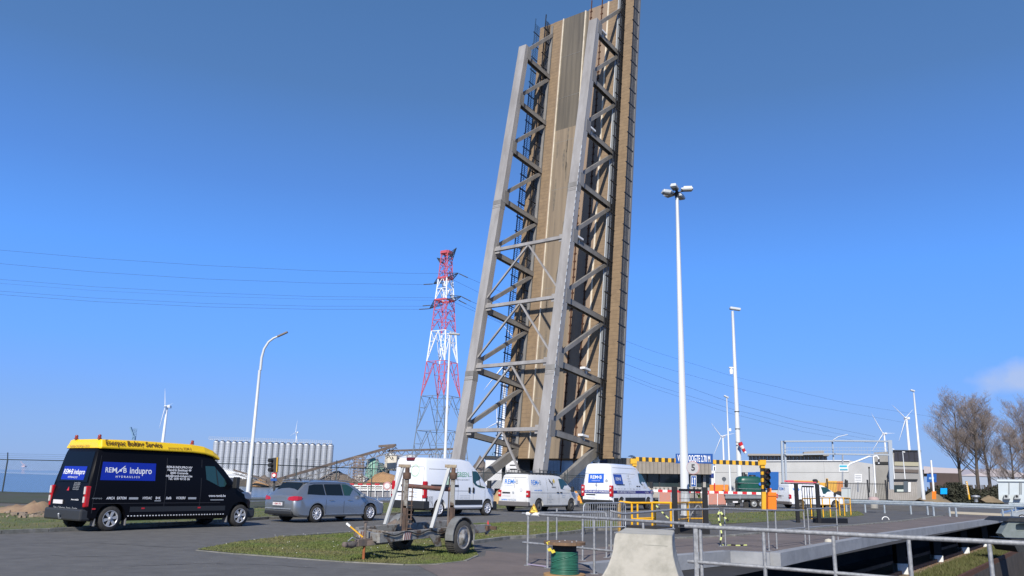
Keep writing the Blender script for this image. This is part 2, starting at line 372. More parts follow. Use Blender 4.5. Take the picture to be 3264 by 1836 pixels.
# ---------------------------------------------------------------- the pit with its railway line
m = MB()
for a, b in zip(pit_far[1:], pit_far[2:]):
    d = (b - a).normalized(); n = V(d.y, -d.x, 0)
    m.bar(a + n * .12 + V(0, 0, -.14), b + n * .12 + V(0, 0, -.14), .3, .34)
a, b = V(1.50, 17.5, 0), V(2.39, 18.52, 0); m.bar(a + V(.1, -.1, -.143), b + V(.1, -.1, -.143), .3, .34)
struct(m, 'pit_coping', conc_edge)
pd = (V(39.94, 65.9, 0) - V(6.78, 21.61, 0)).normalized(); pn = V(pd.y, -pd.x, 0); P0 = V(6.78, 21.61, 0)
def pp(u, s, z): return P0 + pd * u + pn * s + V(0, 0, z)
m = MB(); m.add([pp(-12, -4, -.32), pp(-12, 0.2, -.32), pp(70, .2, -.32), pp(70, -4, -.32), pp(-12, -4, -4), pp(70, -4, -4), pp(70, 30, -4), pp(70, 30, .0)], [(0, 1, 2, 3), (0, 3, 5, 4)])
m.add([pp(58, -4, -.1), pp(58, 30, -.1), pp(58, 30, -4), pp(58, -4, -4)], [(0, 1, 2, 3)])
m.add([pp(-12, -4, -.31), pp(-12, 30, -.31), pp(-12, 30, -4), pp(-12, -4, -4)], [(0, 1, 2, 3)])
a, b, c = V(1.7, 15.7, -.0), V(3.6, 13.9, -.0), V(14, 6.1, 0)
for p, q in ((a, b), (b, c), (a, V(1.5, 17.5, 0))):
    m.add([p, q, q + V(0, 0, -4), p + V(0, 0, -4)], [(0, 1, 2, 3)])
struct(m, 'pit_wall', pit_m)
FL = -1.95
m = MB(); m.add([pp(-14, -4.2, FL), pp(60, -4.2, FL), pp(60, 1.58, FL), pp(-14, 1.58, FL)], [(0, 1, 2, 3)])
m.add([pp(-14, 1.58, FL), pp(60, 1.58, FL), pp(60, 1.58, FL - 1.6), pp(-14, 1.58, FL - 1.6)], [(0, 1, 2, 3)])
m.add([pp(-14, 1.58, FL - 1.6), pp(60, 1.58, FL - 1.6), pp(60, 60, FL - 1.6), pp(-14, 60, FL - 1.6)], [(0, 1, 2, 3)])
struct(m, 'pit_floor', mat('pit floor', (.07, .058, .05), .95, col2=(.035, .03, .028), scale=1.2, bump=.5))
gl = [pp(-14, -.4, FL + .02), pp(60, -.4, FL + .02), pp(60, 1.4, FL + .02), pp(-14, 1.4, FL + .02)]
struct(MB().sheet([gl]), 'pit_grass_bed', mat('dry turf', (.05, .06, .02), .95, col2=(.1, .085, .05), scale=1.5, bump=.8, bscale=20))  # turf colour darkened to carry the part shade of the pit
m = MB()
for i in range(17000):
    p = pp(rnd.uniform(4, 58), rnd.uniform(-.32, 1.38), FL + .02); h = rnd.uniform(.06, .26); a = rnd.uniform(0, 6.28); d = V(math.cos(a), math.sin(a), 0) * .025
    m.add([p - d, p + d, p + V(rnd.uniform(-.1, .1), rnd.uniform(-.1, .1), h)], [(0, 1, 2)])
struct(m, 'pit_weeds', mat('dry weeds', (.07, .085, .02), .85, col2=(.12, .11, .045), scale=1), kind='stuff', fix=False)  # blade colour lowered too, shade in the pit is in the tone
t = thing('railway_track', 'rusty railway track running along the bottom of the shaded pit', 'railway track', pp(0, -1.7, FL))
m = MB(); m.bar(pp(-12, -.8, FL + .12), pp(58, -.8, FL + .12), .1, .2); m.build('rail', mat('brown rail rust', (.3, .14, .08), .8, col2=(.2, .09, .05), scale=4), t, world=True)
m = MB(); m.bar(pp(-12, -2.25, FL + .12), pp(58, -2.25, FL + .12), .09, .2); m.build('rail', mat('brown rail rust', (.3, .14, .08), .8, col2=(.2, .09, .05), scale=4), t, world=True)
m = MB()
for i in range(110): m.cell(pp(-10 + i * .62, -1.5, FL + .03), pd * .12, pn * 1.05, V(0, 0, .05))
m.build('sleepers', wood_mat, t, world=True)
m = MB()
for i in range(3000):
    p = pp(rnd.uniform(2, 56), rnd.uniform(-.74, -.36), FL + .03); s_ = rnd.uniform(.02, .05)
    m.cell(p, V(s_, rnd.uniform(-.02, .02), 0), V(0, s_, rnd.uniform(-.02, .02)), V(0, 0, s_ * .7))
struct(m, 'ballast', mat('pale ballast', (.3, .25, .19), .9, col2=(.16, .12, .09), scale=5), kind='stuff', fix=False)
m = MB(); m.bar(pp(-12, 1.5, FL + .1), pp(58, 1.5, FL + .1), .12, .22)
solo(m, 'steel_edge_beam', rust, pp(0, 1.5, FL), 'long rusty steel beam edging the grass strip in the pit', 'beam')
colm = mat('whitewashed column', (.82, .83, .8), .8, col2=(.6, .6, .58), scale=4, bump=.3)  # sunlight falling on the column feet is put into this pale colour
for i, (x, yb, yt) in enumerate([(2872, 1834, 1795), (2987, 1795, 1769), (3073, 1767, 1744), (3139, 1746, 1727)]):
    b_ = G(x, yb, FL); t = thing('concrete_column', ['nearest white footed column standing in the dark pit beside the track', 'second white footed column in the pit beside the track', 'third white footed column in the pit beside the track', 'farthest white footed column in the pit beside the track'][i], 'column', b_, group='columns under the quay edge')
    hh = at(x, yt, b_.y).z - FL
    k = [V(-.2, -.2, 0), V(.2, -.2, 0), V(.2, .2, 0), V(-.2, .2, 0)]
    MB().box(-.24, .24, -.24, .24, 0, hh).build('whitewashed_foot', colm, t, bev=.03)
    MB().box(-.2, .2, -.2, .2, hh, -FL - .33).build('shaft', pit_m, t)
# steel bearing piece at the right
b_ = at(3235, 1720, 44); t = thing('steel_bracket', 'grey green steel bearing bracket with an oval hole at the pit edge', 'steel bracket', b_)
o_ = [(3192, 1701), (3215, 1663), (3300, 1665), (3300, 1716), (3203, 1713)]
hole = [(3238, 1672), (3250, 1668), (3290, 1668), (3290, 1694), (3244, 1693), (3237, 1685)]
P = [at(x, y, 44) for x, y in o_]; H = [at(x, y, 44) for x, y in hole]
m = MB(); m.sheet([P, H]); m.sheet([[p + V(0, .5, 0) for p in P]])
for L in (P, H):
    for i in range(len(L)): m.add([L[i], L[(i + 1) % len(L)], L[(i + 1) % len(L)] + V(0, .5, 0), L[i] + V(0, .5, 0)], [(0, 1, 2, 3)])
m.build('web_plate', mat('grey green steel', (.22, .25, .25), .55, .2, (.16, .19, .18), 3), t, world=True)
m = MB(); m.prism([at(3205, 1662, 43.9), at(3300, 1664, 43.9), at(3300, 1650, 43.9), at(3222, 1650, 43.9)], V(0, 2, 0)); m.build('top_beam', dark_steel, t, world=True)
m = MB(); m.prism([at(3222, 1717, 43.9), at(3300, 1719, 43.9), at(3300, 1760, 43.9), at(3245, 1760, 43.9)], V(0, 2, 0)); m.build('lower_beam', dark_steel, t, world=True)
# ================================================================ the raised bascule leaf
a_ = .64954; ln_ = .10708
Wd, Dp, pl_, hh_, s0_, Ltot, wl_, bot_, wr_, tap_ = 9.897, 9.572, 6.754, .0386, 1.485, 57.18, 2.266, .249, 2.554, -4.884
nh = V(-math.sin(a_), -math.cos(a_), 0); ld = V(math.cos(a_), -math.sin(a_), 0)
lu = V(0, 0, 1) * math.cos(ln_) - nh * math.sin(ln_); lnn = nh * math.cos(ln_) + V(0, 0, 1) * math.sin(ln_)
leaf = thing('bascule_bridge', 'huge raised bridge leaf standing upright with grey trusses and a brown deck', 'lifting bridge', (1.068, 90, 4))
M3 = Matrix((ld, -lnn, lu)).transposed(); leaf.rotation_euler = M3.to_euler()
st_l = mat('grey bridge paint', (.36, .345, .335), .5, .1, (.25, .235, .225), .9, bump=.05, stretch=(1, 1, .25))
st_d = mat('grey truss paint', (.25, .24, .225), .55, .1, (.17, .16, .15), .8, stretch=(1, 1, .4))
tile = lines_mat('brown steel deck boards', (.25, .175, .105), (.15, .105, .065), .47, .045, 'Z', .75, (.185, .13, .08), 1.2)
smooth_deck = mat('tan bridge deck', (.25, .195, .135), .8, col2=(.165, .13, .095), scale=.8, stretch=(2.2, 1, .07), bump=.2)
worn_deck = mat('worn grey bridge deck', (.15, .128, .098), .85, col2=(.082, .072, .06), scale=.9, stretch=(1.6, 1, .07), bump=.2)
pinkdeck = mat('rust tinted deck', (.28, .195, .13), .75, col2=(.22, .165, .12), scale=.6, stretch=(1.5, 1, .1))
cream = mat('cream line', (.66, .58, .45), .65, col2=(.5, .43, .33), scale=1.5)
black_rail = mat('black railing steel', (.02, .024, .032), .55, .2)
mesh_grey = mat('grey infill panel', (.16, .15, .14), .7, col2=(.07, .065, .06), scale=6)
def dk(x0, x1, z0, z1, y0, y1, m_, nm='deck_panel'): return MB().box(x0, x1, y0, y1, z0, z1).build(nm, m_, leaf)
dk(0, 1.18, bot_, Ltot, 0, .9, tile, 'deck_boards'); dk(1.18, 1.42, bot_, Ltot, .03, .9, pinkdeck, 'deck_edge')
dk(1.46, 1.6, bot_, Ltot, -.12, .9, cream, 'guide_strip')
dk(1.62, 4.8, 40.5, Ltot, .01, .9, worn_deck, 'worn_carriageway'); dk(1.62, 4.8, bot_, 40.5, -.004, .9, smooth_deck, 'carriageway')
dk(4.8, 4.95, 30, Ltot, -.06, .9, cream, 'guide_strip')
dk(4.95, 5.4, 40.5, Ltot, .16, .9, worn_deck); dk(4.8, 5.4, bot_, 30, .0, .9, smooth_deck); dk(4.95, 5.4, 30, 40.5, .05, .9, smooth_deck)
dk(5.4, 8.2, bot_, Ltot, .02, .9, pinkdeck, 'rail_bed'); dk(8.2, 8.4, bot_, Ltot, -.12, .9, cream, 'guide_strip')
dk(8.4, 9.75, bot_, Ltot, 0, .9, tile, 'deck_boards')
for x in (5.75, 7.35):
    m = MB(); m.box(x - .035, x + .035, -.14, .02, -1.2, Ltot + 1.2)
    k = 0.6
    while k < Ltot: m.box(x - .16, x - .06, -.08, .02, k, k + .12); m.box(x + .06, x + .16, -.08, .02, k, k + .12); k += .95
    m.build('rail', rust, leaf)
for i in range(1, 9):
    z = bot_ + i * 6.4 + rnd.uniform(-.3, .3); MB().box(1.62, 4.78, -.009, .02, z, z + .04).build('deck_joint', st_d, leaf)
stn = mat('dark deck stain', (.12, .1, .08), .85, col2=(.19, .155, .11), scale=2)
for i in range(26):
    x = rnd.uniform(1.9, 4.2); z = rnd.uniform(2, 39); w_ = rnd.uniform(.06, .22); h_ = rnd.uniform(.5, 2.4); n_ = 9
    m = MB(); m.sheet([[V(x + w_ * math.cos(k * 6.283 / n_) * rnd.uniform(.6, 1.2), -.0065, z + h_ * math.sin(k * 6.283 / n_) * rnd.uniform(.7, 1.1)) for k in range(n_)]]); m.build('deck_stain', stn, leaf)
# dark expansion seam and back girders
MB().box(-.05, 9.8, .95, 2.2, .4, Ltot - .6).build('deck_girders', st_d, leaf)
MB().box(-wl_, -1.25, 0, .5, bot_, Ltot).build('walkway_deck', tile, leaf)
MB().box(-1.25, -.55, .25, .6, bot_, Ltot).build('walkway_kerb', st_d, leaf)
MB().box(10.75, 12.15, 0, .5, bot_, Ltot).build('walkway_deck', tile, leaf)
MB().box(10.1, 10.75, .3, .6, bot_, Ltot).build('walkway_kerb', dark_steel, leaf)
MB().box(12.15, 12.3, -.05, .5, bot_, Ltot).build('walkway_edge', alu, leaf)
for k in range(9):
    z = s0_ + pl_ * k
    MB().box(-1.3, .1, .3, .9, z - .2, z + .2).build('cantilever_bracket', st_d, leaf); MB().box(9.7, 10.8, .3, .9, z - .2, z + .2).build('cantilever_bracket', st_d, leaf)
MB().box(-1.24, -.01, .02, .9, Ltot - 1.6, Ltot - .03).build('end_plate', tile, leaf)
def lrail(x, mt, infill, rungs, nm='railing'):
    m = MB(); z = bot_ + .4; 
    m.box(x - .045, x + .045, -1.16, -1.04, bot_, Ltot + .8)
    m.box(x - .03, x + .03, -.6, -.54, bot_, Ltot); 
    while z < Ltot:
        m.box(x - .06, x + .06, -1.35, .1, z, z + .1); z += 1.9
    if rungs:
        z = bot_
        while z < Ltot: m.box(x - .02, x + .02, -1.1, .1, z, z + .035); z += rungs
    r_ = m.build(nm, mt, leaf)
    if infill:
        MB().box(x - .012, x + .012, -.95, -.1, bot_, Ltot).build('infill_panel', mesh_grey, r_)
lrail(-2.3, mat('blue black railing', (.03, .08, .17), .5), False, .24)
lrail(-.62, black_rail, False, .16); lrail(10.75, black_rail, False, .12)
lrail(12.62, black_rail, True, None)
MB().box(12.3, 12.66, .0, .35, bot_, Ltot).build('outer_flange', st_d, leaf)
# top chords, posts, diagonals
def cy(z): return -Dp - tap_ * z / 60          # y of the chord plane
def chord_bar(x, nm='top_chord'):
    m = MB(); z0, z1 = -4.3, s0_ + pl_ * (7 + hh_) + 1.0; w2 = .55
    P = lambda z, sx, sy: V(x + sx, cy(z) + sy, z)
    for a, b in (((-w2, -.42), (w2, .42)),):
        vs = [P(z, sx, sy) for z in (z0, z1) for sx, sy in ((-w2, -.42), (w2, -.42), (w2, .42), (-w2, .42))]
        m.add(vs, [(0, 1, 2, 3), (4, 5, 6, 7), (0, 1, 5, 4), (1, 2, 6, 5), (2, 3, 7, 6), (3, 0, 4, 7)])
    c = m.build(nm, st_l, leaf, bev=.02)
    for k in (1, 4):
        m = MB()
        z = s0_ + pl_ * k - 1.3
        for dz in (0, .9): m.cell(P(z + dz, 0, 0), V(w2 + .012, 0, 0), V(0, .432, 0), V(0, 0, .05))
        for i in range(9):
            for j in range(3): m.cell(P(z + .2 + j * .25, -.45 + i * .11, -.43), V(.025, 0, 0), V(0, .02, 0), V(0, 0, .025))
        m.cell(P(z + .45, 0, 0), V(w2 + .006, 0, 0), V(0, .426, 0), V(0, 0, .5)); m.build('splice_plate', st_d, c)
for x in (-.2, 9.98):
    chord_bar(x)
    for k in range(8):
        z = s0_ + pl_ * (k + hh_); MB().cell(V(x + .56, cy(z) + .45, z), V(.015, 0, 0), V(0, .42, 0), V(0, 0, .75)).build('gusset_plate', st_d, leaf)
m = MB()
m.box(9.82, 9.9, -.3, .9, bot_ - .4, Ltot - .2)
m.build('bottom_chord', alu, leaf)
MB().box(-.42, -.08, -.1, .85, bot_, Ltot - .5).build('bottom_chord', st_d, leaf)
for x in (-.2, 9.98):
    for k in range(8):
        z = s0_ + pl_ * k; zc = s0_ + pl_ * (k + hh_)
        p = V(x, cy(zc), zc - .25); q = V(x, .1, z)
        d_ = (q - p).normalized(); u_ = V(1, 0, 0).cross(d_)
        if u_.z < 0: u_ = -u_
        m = MB(); m.bar(p + u_ * .27, q + u_ * .27, .56, .05)
        for sx in (-.25, .25): m.bar(p + V(sx, 0, 0), q + V(sx, 0, 0), .04, .56)
        m.build('truss_post', st_d, leaf)
        zn = s0_ + pl_ * (k + 1); MB().bar(V(x, cy(zc), zc + .15), V(x, .1, zn - .1), .3, .42).build('truss_diagonal', st_d, leaf)
    p = V(x, .1, s0_ - .3); q = V(x, cy(-5), -5.4); MB().bar(p, p.lerp(q, .8), .5, .95).build('truss_diagonal', st_d, leaf)
# sway bracing between the chords
for k in range(4):
    zc = s0_ + pl_ * (k + hh_) - .1; y = cy(zc); zl = s0_ + pl_ * (k - 1 + hh_)
    MB().bar(V(.3, y, zc), V(9.45, y, zc), .34, .34, up=V(0, 1, 0)).build('crossbeam', st_l, leaf)
    for sx in (.3, 9.45):
        MB().bar(V(4.87, y, zc - .1), V(sx, cy(zl), zl + (.9 if k else 0)), .17, .2, up=V(0, 1, 0)).build('sway_brace', st_l, leaf)
        MB().cell(V(sx + (.25 if sx < 5 else -.25), y, zc - .02), V(.4, 0, 0), V(0, .03, 0), V(0, 0, .42)).build('gusset_plate', st_l, leaf)
for k in (7, 5, 3, 1, 0):
    z = s0_ + pl_ * k + .45; y = cy(z)
    if k in (0,): y *= .48; z += .1
    if k == 1: y *= .55; z += .1
    m = MB(); m.cell(V(10.25, y + 1.4, z), V(.28, 0, 0), V(0, .62, 0), V(0, 0, .12)); m.cell(V(10.2, y + 1.6, z - .25), V(.08, 0, 0), V(0, .08, 0), V(0, 0, .25))
    m.build('floodlight', sign_white, leaf, bev=.04)
m = MB()
for k in range(46): z = s0_ - 3 + k * .75; m.box(10.54, 10.58, cy(z) - .42, cy(z) - .36, z, z + .4)
m.build('cable_clips', alu, leaf)
# pivot columns and bearing behind the leaf foot
t = thing('bridge_pier', 'dark steel pivot posts and low fence at the foot of the raised leaf', 'bridge pier', at(1670, 1545, 92))
m = MB()
for x0, x1 in ((1650, 1690), (1600, 1612)):
    m.prism([at(x0, 1560, 91.5), at(x1, 1560, 91.5), at(x1, 1462, 91.5), at(x0, 1462, 91.5)], V(0, 1.2, 0))
m.build('pivot_post', dark_steel, t, world=True)
m = MB()
for y in (1483, 1496): m.bar(at(1625, y, 90.8), at(1655, y, 90.8), .12)
for x in range(1600, 1660, 5): m.bar(at(x, 1497, 90.8), at(x, 1545, 90.8), .07)
m.build('guard_bars', dark_steel, t, world=True)
# ================================================================ far side of the dock and the skyline
tw = mat('turbine white', (.72, .74, .78), .5)
tr_ = mat('turbine red', (.6, .06, .07), .5)
def turbine(hx, hy, bx, by, tips, Y, w0, w1, label, bands=(), long=3.2):
    b = at(hx + (7 if hx > 2000 else 2), hy, Y); b.z = 0; h = at(hx, hy, Y); t = thing('wind_turbine', label, 'wind turbine', b, group='wind turbines on the skyline')
    k = Y / FPX
    top = V(b.x + (h.x - b.x), Y, h.z)
    m = MB(); m.lathe([(w0 * k / 2, 0), (w1 * k / 2, h.z - b.z)], b, 16); m.build('tower', tw, t, world=True)
    for x, y0, y1 in bands:
        p = at(x, y0, Y); q = at(x, y1, Y); f0 = (p.z - b.z) / (h.z - b.z); f1 = (q.z - b.z) / (h.z - b.z); rr = lambda f: (w0 + (w1 - w0) * f) * k / 2 * 1.03
        MB().lathe([(rr(f0), p.z), (rr(f1), q.z)], (b.x, b.y, 0), 16).build('red_band', tr_, t, world=True)
    hub = V(b.x, b.y, h.z)
    n = MB(); s = w1 * k * .8
    n.cell(hub + V(s * .9, s * 1.2, 0), V(s * .9, .2 * s, 0), V(-s * .3, s * 2.2, 0), V(0, 0, s * .8)); n.build('nacelle', tw, t, world=True, bev=s * .2)
    hc = h - V(0, s * 2.2, 0); MB().lathe([(.001, -s), (s * .6, -s * .5), (s * .75, 0), (s * .7, s)], hc, 12, V(0, 1, 0)).build('hub', tw, t, world=True)
    for (x, y) in tips:
        q = at(x, y, hc.y); d = (q - hc); L = d.length; u = d.normalized(); a = u.cross(V(0, 1, 0)).normalized(); bb = V(0, 1, 0)
        m = MB(); vs = []
        for f, c, th in ((0, .022, .02), (.06, .024, .02), (.2, .038, .012), (.5, .026, .007), (.85, .014, .004), (1, .004, .002)):
            c0 = hc + u * L * f
            vs += [c0 - a * L * c * .35, c0 - bb * L * th, c0 + a * L * c, c0 + bb * L * th]
        m.add(vs, [(i * 4 + j, i * 4 + (j + 1) % 4, i * 4 + 4 + (j + 1) % 4, i * 4 + 4 + j) for i in range(5) for j in range(4)] + [(0, 1, 2, 3)], True)
        m.build('blade', tw, t, world=True)
turbine(531, 1296, 527, 1503, [(526, 1238), (507, 1366), (551, 1286)], 900, 13, 6, 'white wind turbine rising behind the yellow roof of the black van')
turbine(944, 1378, 942, 1510, [(948, 1340), (924, 1390), (949, 1412)], 1500, 6, 3, 'small distant wind turbine standing above the row of silos')
turbine(1585, 1347, 1579, 1520, [(1583, 1280), (1535, 1373), (1618, 1388)], 1100, 9, 6, 'wind turbine seen low behind the left truss of the raised bridge', [(1579, 1489, 1478)])
turbine(1608, 1163, 1612, 1520, [(1542, 1243), (1612, 1075), (1680, 1205)], 800, 13, 8, 'large wind turbine with a blade pointing down left behind the left truss')
turbine(1652, 1098, 1655, 1520, [(1600, 1030), (1690, 1010), (1655, 1200)], 700, 19, 10, 'tall thick wind turbine tower with a red band seen through the bridge gap', [(1654, 1393, 1382)])
turbine(2297, 1391, 2308, 1530, [(2265, 1346), (2342, 1381), (2275, 1450)], 1000, 7, 4.5, 'wind turbine standing behind the black and yellow height bar')
turbine(2811, 1382, 2822, 1560, [(2777, 1316), (2853, 1381), (2778, 1441)], 1000, 8, 5, 'wind turbine behind the right end of the steel sign gantry')
turbine(2882, 1333, 2903, 1570, [(2842, 1289), (2911, 1304), (2865, 1407)], 800, 12, 6, 'wind turbine behind the dark grey tower building')

# ---- lattice pylon in red, white and grey bands
PY = 250; kp = PY / FPX
pb = at(1400, 1500, PY); pyl = thing('transmission_tower', 'tall lattice power pylon painted in red and white bands', 'pylon', pb)
p_red = mat('pylon red', (.5, .085, .11), .5); p_white = mat('pylon white', (.74, .76, .8), .5); p_grey = mat('pylon grey', (.17, .2, .23), .6, .3)
prof = [(1500, 1312, 1492), (1375, 1330, 1478), (1265, 1344, 1465), (1155, 1361, 1457), (1058, 1375, 1452), (957, 1387, 1447), (888, 1397, 1443), (805, 1407, 1441)]
def pyl_lv(y):
    for (y0, a0, b0), (y1, a1, b1) in zip(prof, prof[1:]):
        if y <= y0 + 1e-6 and y >= y1 - 1e-6:
            f = (y0 - y) / (y0 - y1); a = a0 + (a1 - a0) * f; b = b0 + (b1 - b0) * f
            c = at((a + b) / 2, y, PY); r = (b - a) / 2 * kp / .97
            return c, r
def corner(y, j):
    c, r = pyl_lv(y); g = R(14 + 90 * j); return c + V(math.cos(g) * r, math.sin(g) * r, 0)
def band(ys, m_, nm, th, sub=2):
    th = th * .8
    m = MB()
    for y0, y1 in zip(ys, ys[1:]):
        for j in range(4):
            A, B, C_, D = corner(y0, j), corner(y0, j + 1), corner(y1, j), corner(y1, j + 1)
            m.bar(A, C_, th * 1.7); m.bar(C_, D, th)
            mid = (C_ + D) / 2
            m.bar(A, mid, th); m.bar(B, mid, th)
            for f in ((.33, .66) if sub > 1 else (.5,)):
                a1 = A.lerp(C_, f); a2 = A.lerp(mid, f); b1 = B.lerp(D, f); b2 = B.lerp(mid, f)
                m.bar(a1, a2, th * .7); m.bar(b1, b2, th * .7); m.bar(a2, A.lerp(C_, f + .33), th * .55); m.bar(b2, B.lerp(D, f + .33), th * .55)
    m.build(nm, m_, pyl, world=True)
band([1500, 1375, 1265], p_grey, 'grey_lower_lattice', .17)
band([1265, 1155], p_red, 'red_lattice', .2); band([1155, 1058], p_white, 'white_lattice', .26)
band([1058, 1022, 990, 957], p_red, 'red_lattice', .17, 1); band([957, 922, 888], p_white, 'white_lattice', .24, 1)
band([888, 866, 845, 825, 806], p_red, 'red_lattice', .15, 1)
m = MB()
for j in range(4):
    m.bar(corner(806, j), corner(806, j + 1), .9); m.bar(corner(958, j), corner(958, j + 1), .5); m.bar(corner(888, j), corner(888, j + 1), .6)
m.build('red_cap', p_red, pyl, world=True)
arm_m = mat('dark arm steel', (.06, .075, .09), .6, .3)
def parm(x, y, yb, dy, j):
    m = MB(); tip = at(x, y, PY + dy); rt = [corner(yb, j), corner(yb, j + 1), corner(yb - 14, j), corner(yb - 14, j + 1)]
    for p in rt: m.bar(p, tip, .16)
    for f in (.25, .5, .75):
        q = [p.lerp(tip, f) for p in rt]; g = [p.lerp(tip, f - .25) for p in rt]
        m.bar(q[0], q[1], .1); m.bar(q[0], q[2], .1); m.bar(q[1], q[3], .1); m.bar(g[0], q[3], .1); m.bar(g[1], q[2], .1); m.bar(g[0], q[1], .1)
    m.build('cross_arm', arm_m, pyl, world=True); return tip
a1 = parm(1455, 790, 830, -4, 3); a2 = parm(1393, 822, 840, 3, 1)
a3 = parm(1461, 870, 890, -6, 3); a4 = parm(1382, 905, 897, 6, 1)
a5 = parm(1471, 944, 960, -7, 3); a6 = parm(1369, 984, 966, 6, 1)
for x0, y0, x1, y1 in ((1463, 872, 1491, 885), (1472, 946, 1500, 960), (1462, 957, 1486, 969), (1380, 905, 1350, 907), (1368, 984, 1336, 986), (1372, 973, 1347, 975)):
    MB().tube([at(x0, y0, PY - 3), at(x1, y1, PY - 3)], .16, 6).build('insulator', arm_m, pyl, world=True)
wire = mat('power line wire', (.05, .07, .1), .6)
def cable(pts, Y0, Y1, r, label):
    P = []; n = len(pts)
    for i in range(n - 1):
        for k in range(5):
            f = k / 5; x = pts[i][0] * (1 - f) + pts[i + 1][0] * f; y = pts[i][1] * (1 - f) + pts[i + 1][1] * f
            P.append(at(x, y, Y0 + (Y1 - Y0) * (i + f) / (n - 1)))
    P.append(at(pts[-1][0], pts[-1][1], Y1))
    m = MB(); m.tube(P, r, 4, smooth=False); solo(m, 'power_line', wire, P[0], label, 'power line', 'power lines hanging from the pylon')
cable([(-80, 790), (300, 823), (650, 846), (1000, 863), (1300, 871), (1448, 872)], 230, 247, .034, 'uppermost power line running left from the pylon')
cable([(-80, 833), (300, 867), (650, 889), (1000, 902), (1349, 907)], 230, 247, .034, 'second highest power line running left from the pylon')
cable([(-80, 884), (300, 914), (650, 933), (1000, 945), (1388, 949)], 230, 247, .03, 'third highest power line running left from the pylon')
cable([(-80, 897), (300, 926), (650, 944), (1000, 954), (1388, 957)], 230, 247, .022, 'thin fourth power line running left from the pylon')
cable([(-80, 922), (300, 950), (650, 967), (1000, 976), (1346, 976)], 230, 247, .03, 'second lowest power line running left from the pylon')
cable([(-80, 933), (300, 961), (650, 978), (1000, 986), (1336, 986)], 230, 247, .034, 'lowest power line running left from the pylon')
cable([(1491, 885), (1750, 995), (2080, 1119), (2337, 1200), (2700, 1286), (3000, 1333)], 247, 500, .04, 'uppermost power line sloping down right from the pylon behind the bridge')
cable([(1440, 890), (1750, 1042), (2080, 1162), (2330, 1232), (2560, 1289), (2900, 1350)], 255, 500, .04, 'second power line sloping down right from the pylon behind the bridge')
cable([(1500, 960), (1750, 1066), (2080, 1193), (2330, 1283), (2560, 1345), (2790, 1392)], 247, 500, .05, 'third power line sloping down right from the pylon behind the bridge')
cable([(1445, 962), (1750, 1099), (2080, 1226), (2330, 1303), (2560, 1362), (2790, 1404)], 255, 500, .04, 'fourth power line sloping down right from the pylon behind the bridge')
cable([(1486, 969), (1750, 1110), (2080, 1237), (2330, 1318), (2560, 1376), (2790, 1415)], 247, 500, .04, 'lowest power line sloping down right from the pylon behind the bridge')

# ---- silos
silo_m = lines_mat('corrugated silo steel', (.44, .46, .5), (.34, .36, .39), 1.1, .14, 'Z', .42, (.37, .39, .42), .5)
silo_m.node_tree.nodes['Principled BSDF'].inputs['Metallic'].default_value = .35
roofm = mat('pale metal roof', (.55, .57, .6), .5, .2)
for i in range(20):
    x = 677 + i * 19.4; yt = 1409 + i * .62; Y = 400 - i * .5
    b = at(x, 1536, Y); h = at(x, yt, Y).z - b.z; r = 9.3 * Y / FPX
    pos = ['leftmost', 'second', 'third', 'fourth', 'fifth', 'sixth', 'seventh', 'eighth', 'ninth', 'tenth', 'eleventh', 'twelfth', 'thirteenth', 'fourteenth', 'fifteenth', 'sixteenth', 'seventeenth', 'eighteenth', 'nineteenth', 'last'][i]
    t = thing('grain_silo', f'round corrugated steel silo, {pos} of the row counted from the left', 'silo', b, group='row of steel silos across the dock')
    MB().lathe([(r, 0), (r, h)], (0, 0, 0), 24).build('shell', silo_m, t)
    MB().lathe([(r * 1.02, h), (r * .9, h + .5), (.3, h + 1.1)], (0, 0, 0), 16).build('roof', roofm, t)
a = at(668, 1401, 399); b = at(1058, 1414, 389); t = thing('silo_walkway', 'light steel catwalk running along the tops of the silo row', 'catwalk', a, group=None)
m = MB(); m.bar(a, b, 1.0, .16); m.build('deck', roofm, t, world=True)
m = MB()
for k in range(60):
    p = a.lerp(b, k / 59); m.bar(p + V(0, -1, 0), p + V(0, -1, 1.3), .12)
for z in (.6, 1.3): m.bar(a + V(0, -1, z), b + V(0, -1, z), .1)
m.build('handrail', galv, t, world=True)
def pxbox(name, label, cat, x0, x1, y0, y1, Y, dpt, m_, group=None, parts=()):
    a = at(x0, y1, Y); b = at(x1, y1, Y); zt = at((x0 + x1) / 2, y0, Y).z
    t = thing(name, label, cat, (a + b) / 2, group=group); zb = min(a.z, b.z)
    e_ = back((x0 + x1) / 2, dpt) if x0 > 1900 else V(0, dpt, 0)
    MB().prism([V(a.x, Y, zb), V(b.x, Y, zb), V(b.x, Y, zt), V(a.x, Y, zt)], e_).build('wall', m_, t, world=True); return t, a.x, b.x, zb, zt
def pxroof(t, x0, x1, zt, Y, dpt, rise, m_, axis='x'):
    m = MB(); mid = (x0 + x1) / 2
    if axis == 'x': m.prism([(x0 - .3, Y - .3, zt), (x1 + .3, Y - .3, zt), (mid, Y - .3, zt + rise)], V(0, dpt + .6, 0))
    else: m.prism([(x0 - .3, Y - .3, zt), (x0 - .3, Y + dpt + .3, zt), (x0 - .3, Y + dpt / 2, zt + rise)], V(x1 - x0 + .6, 0, 0))
    m.build('roof', m_, t, world=True)
shed_w = mat('white shed cladding', (.7, .71, .73), .6, col2=(.62, .64, .67), scale=.1)
shed_d = mat('dark opening', (.05, .06, .09), .8)
cream_w = mat('cream cladding', (.62, .58, .5), .7, col2=(.55, .51, .44), scale=.15)
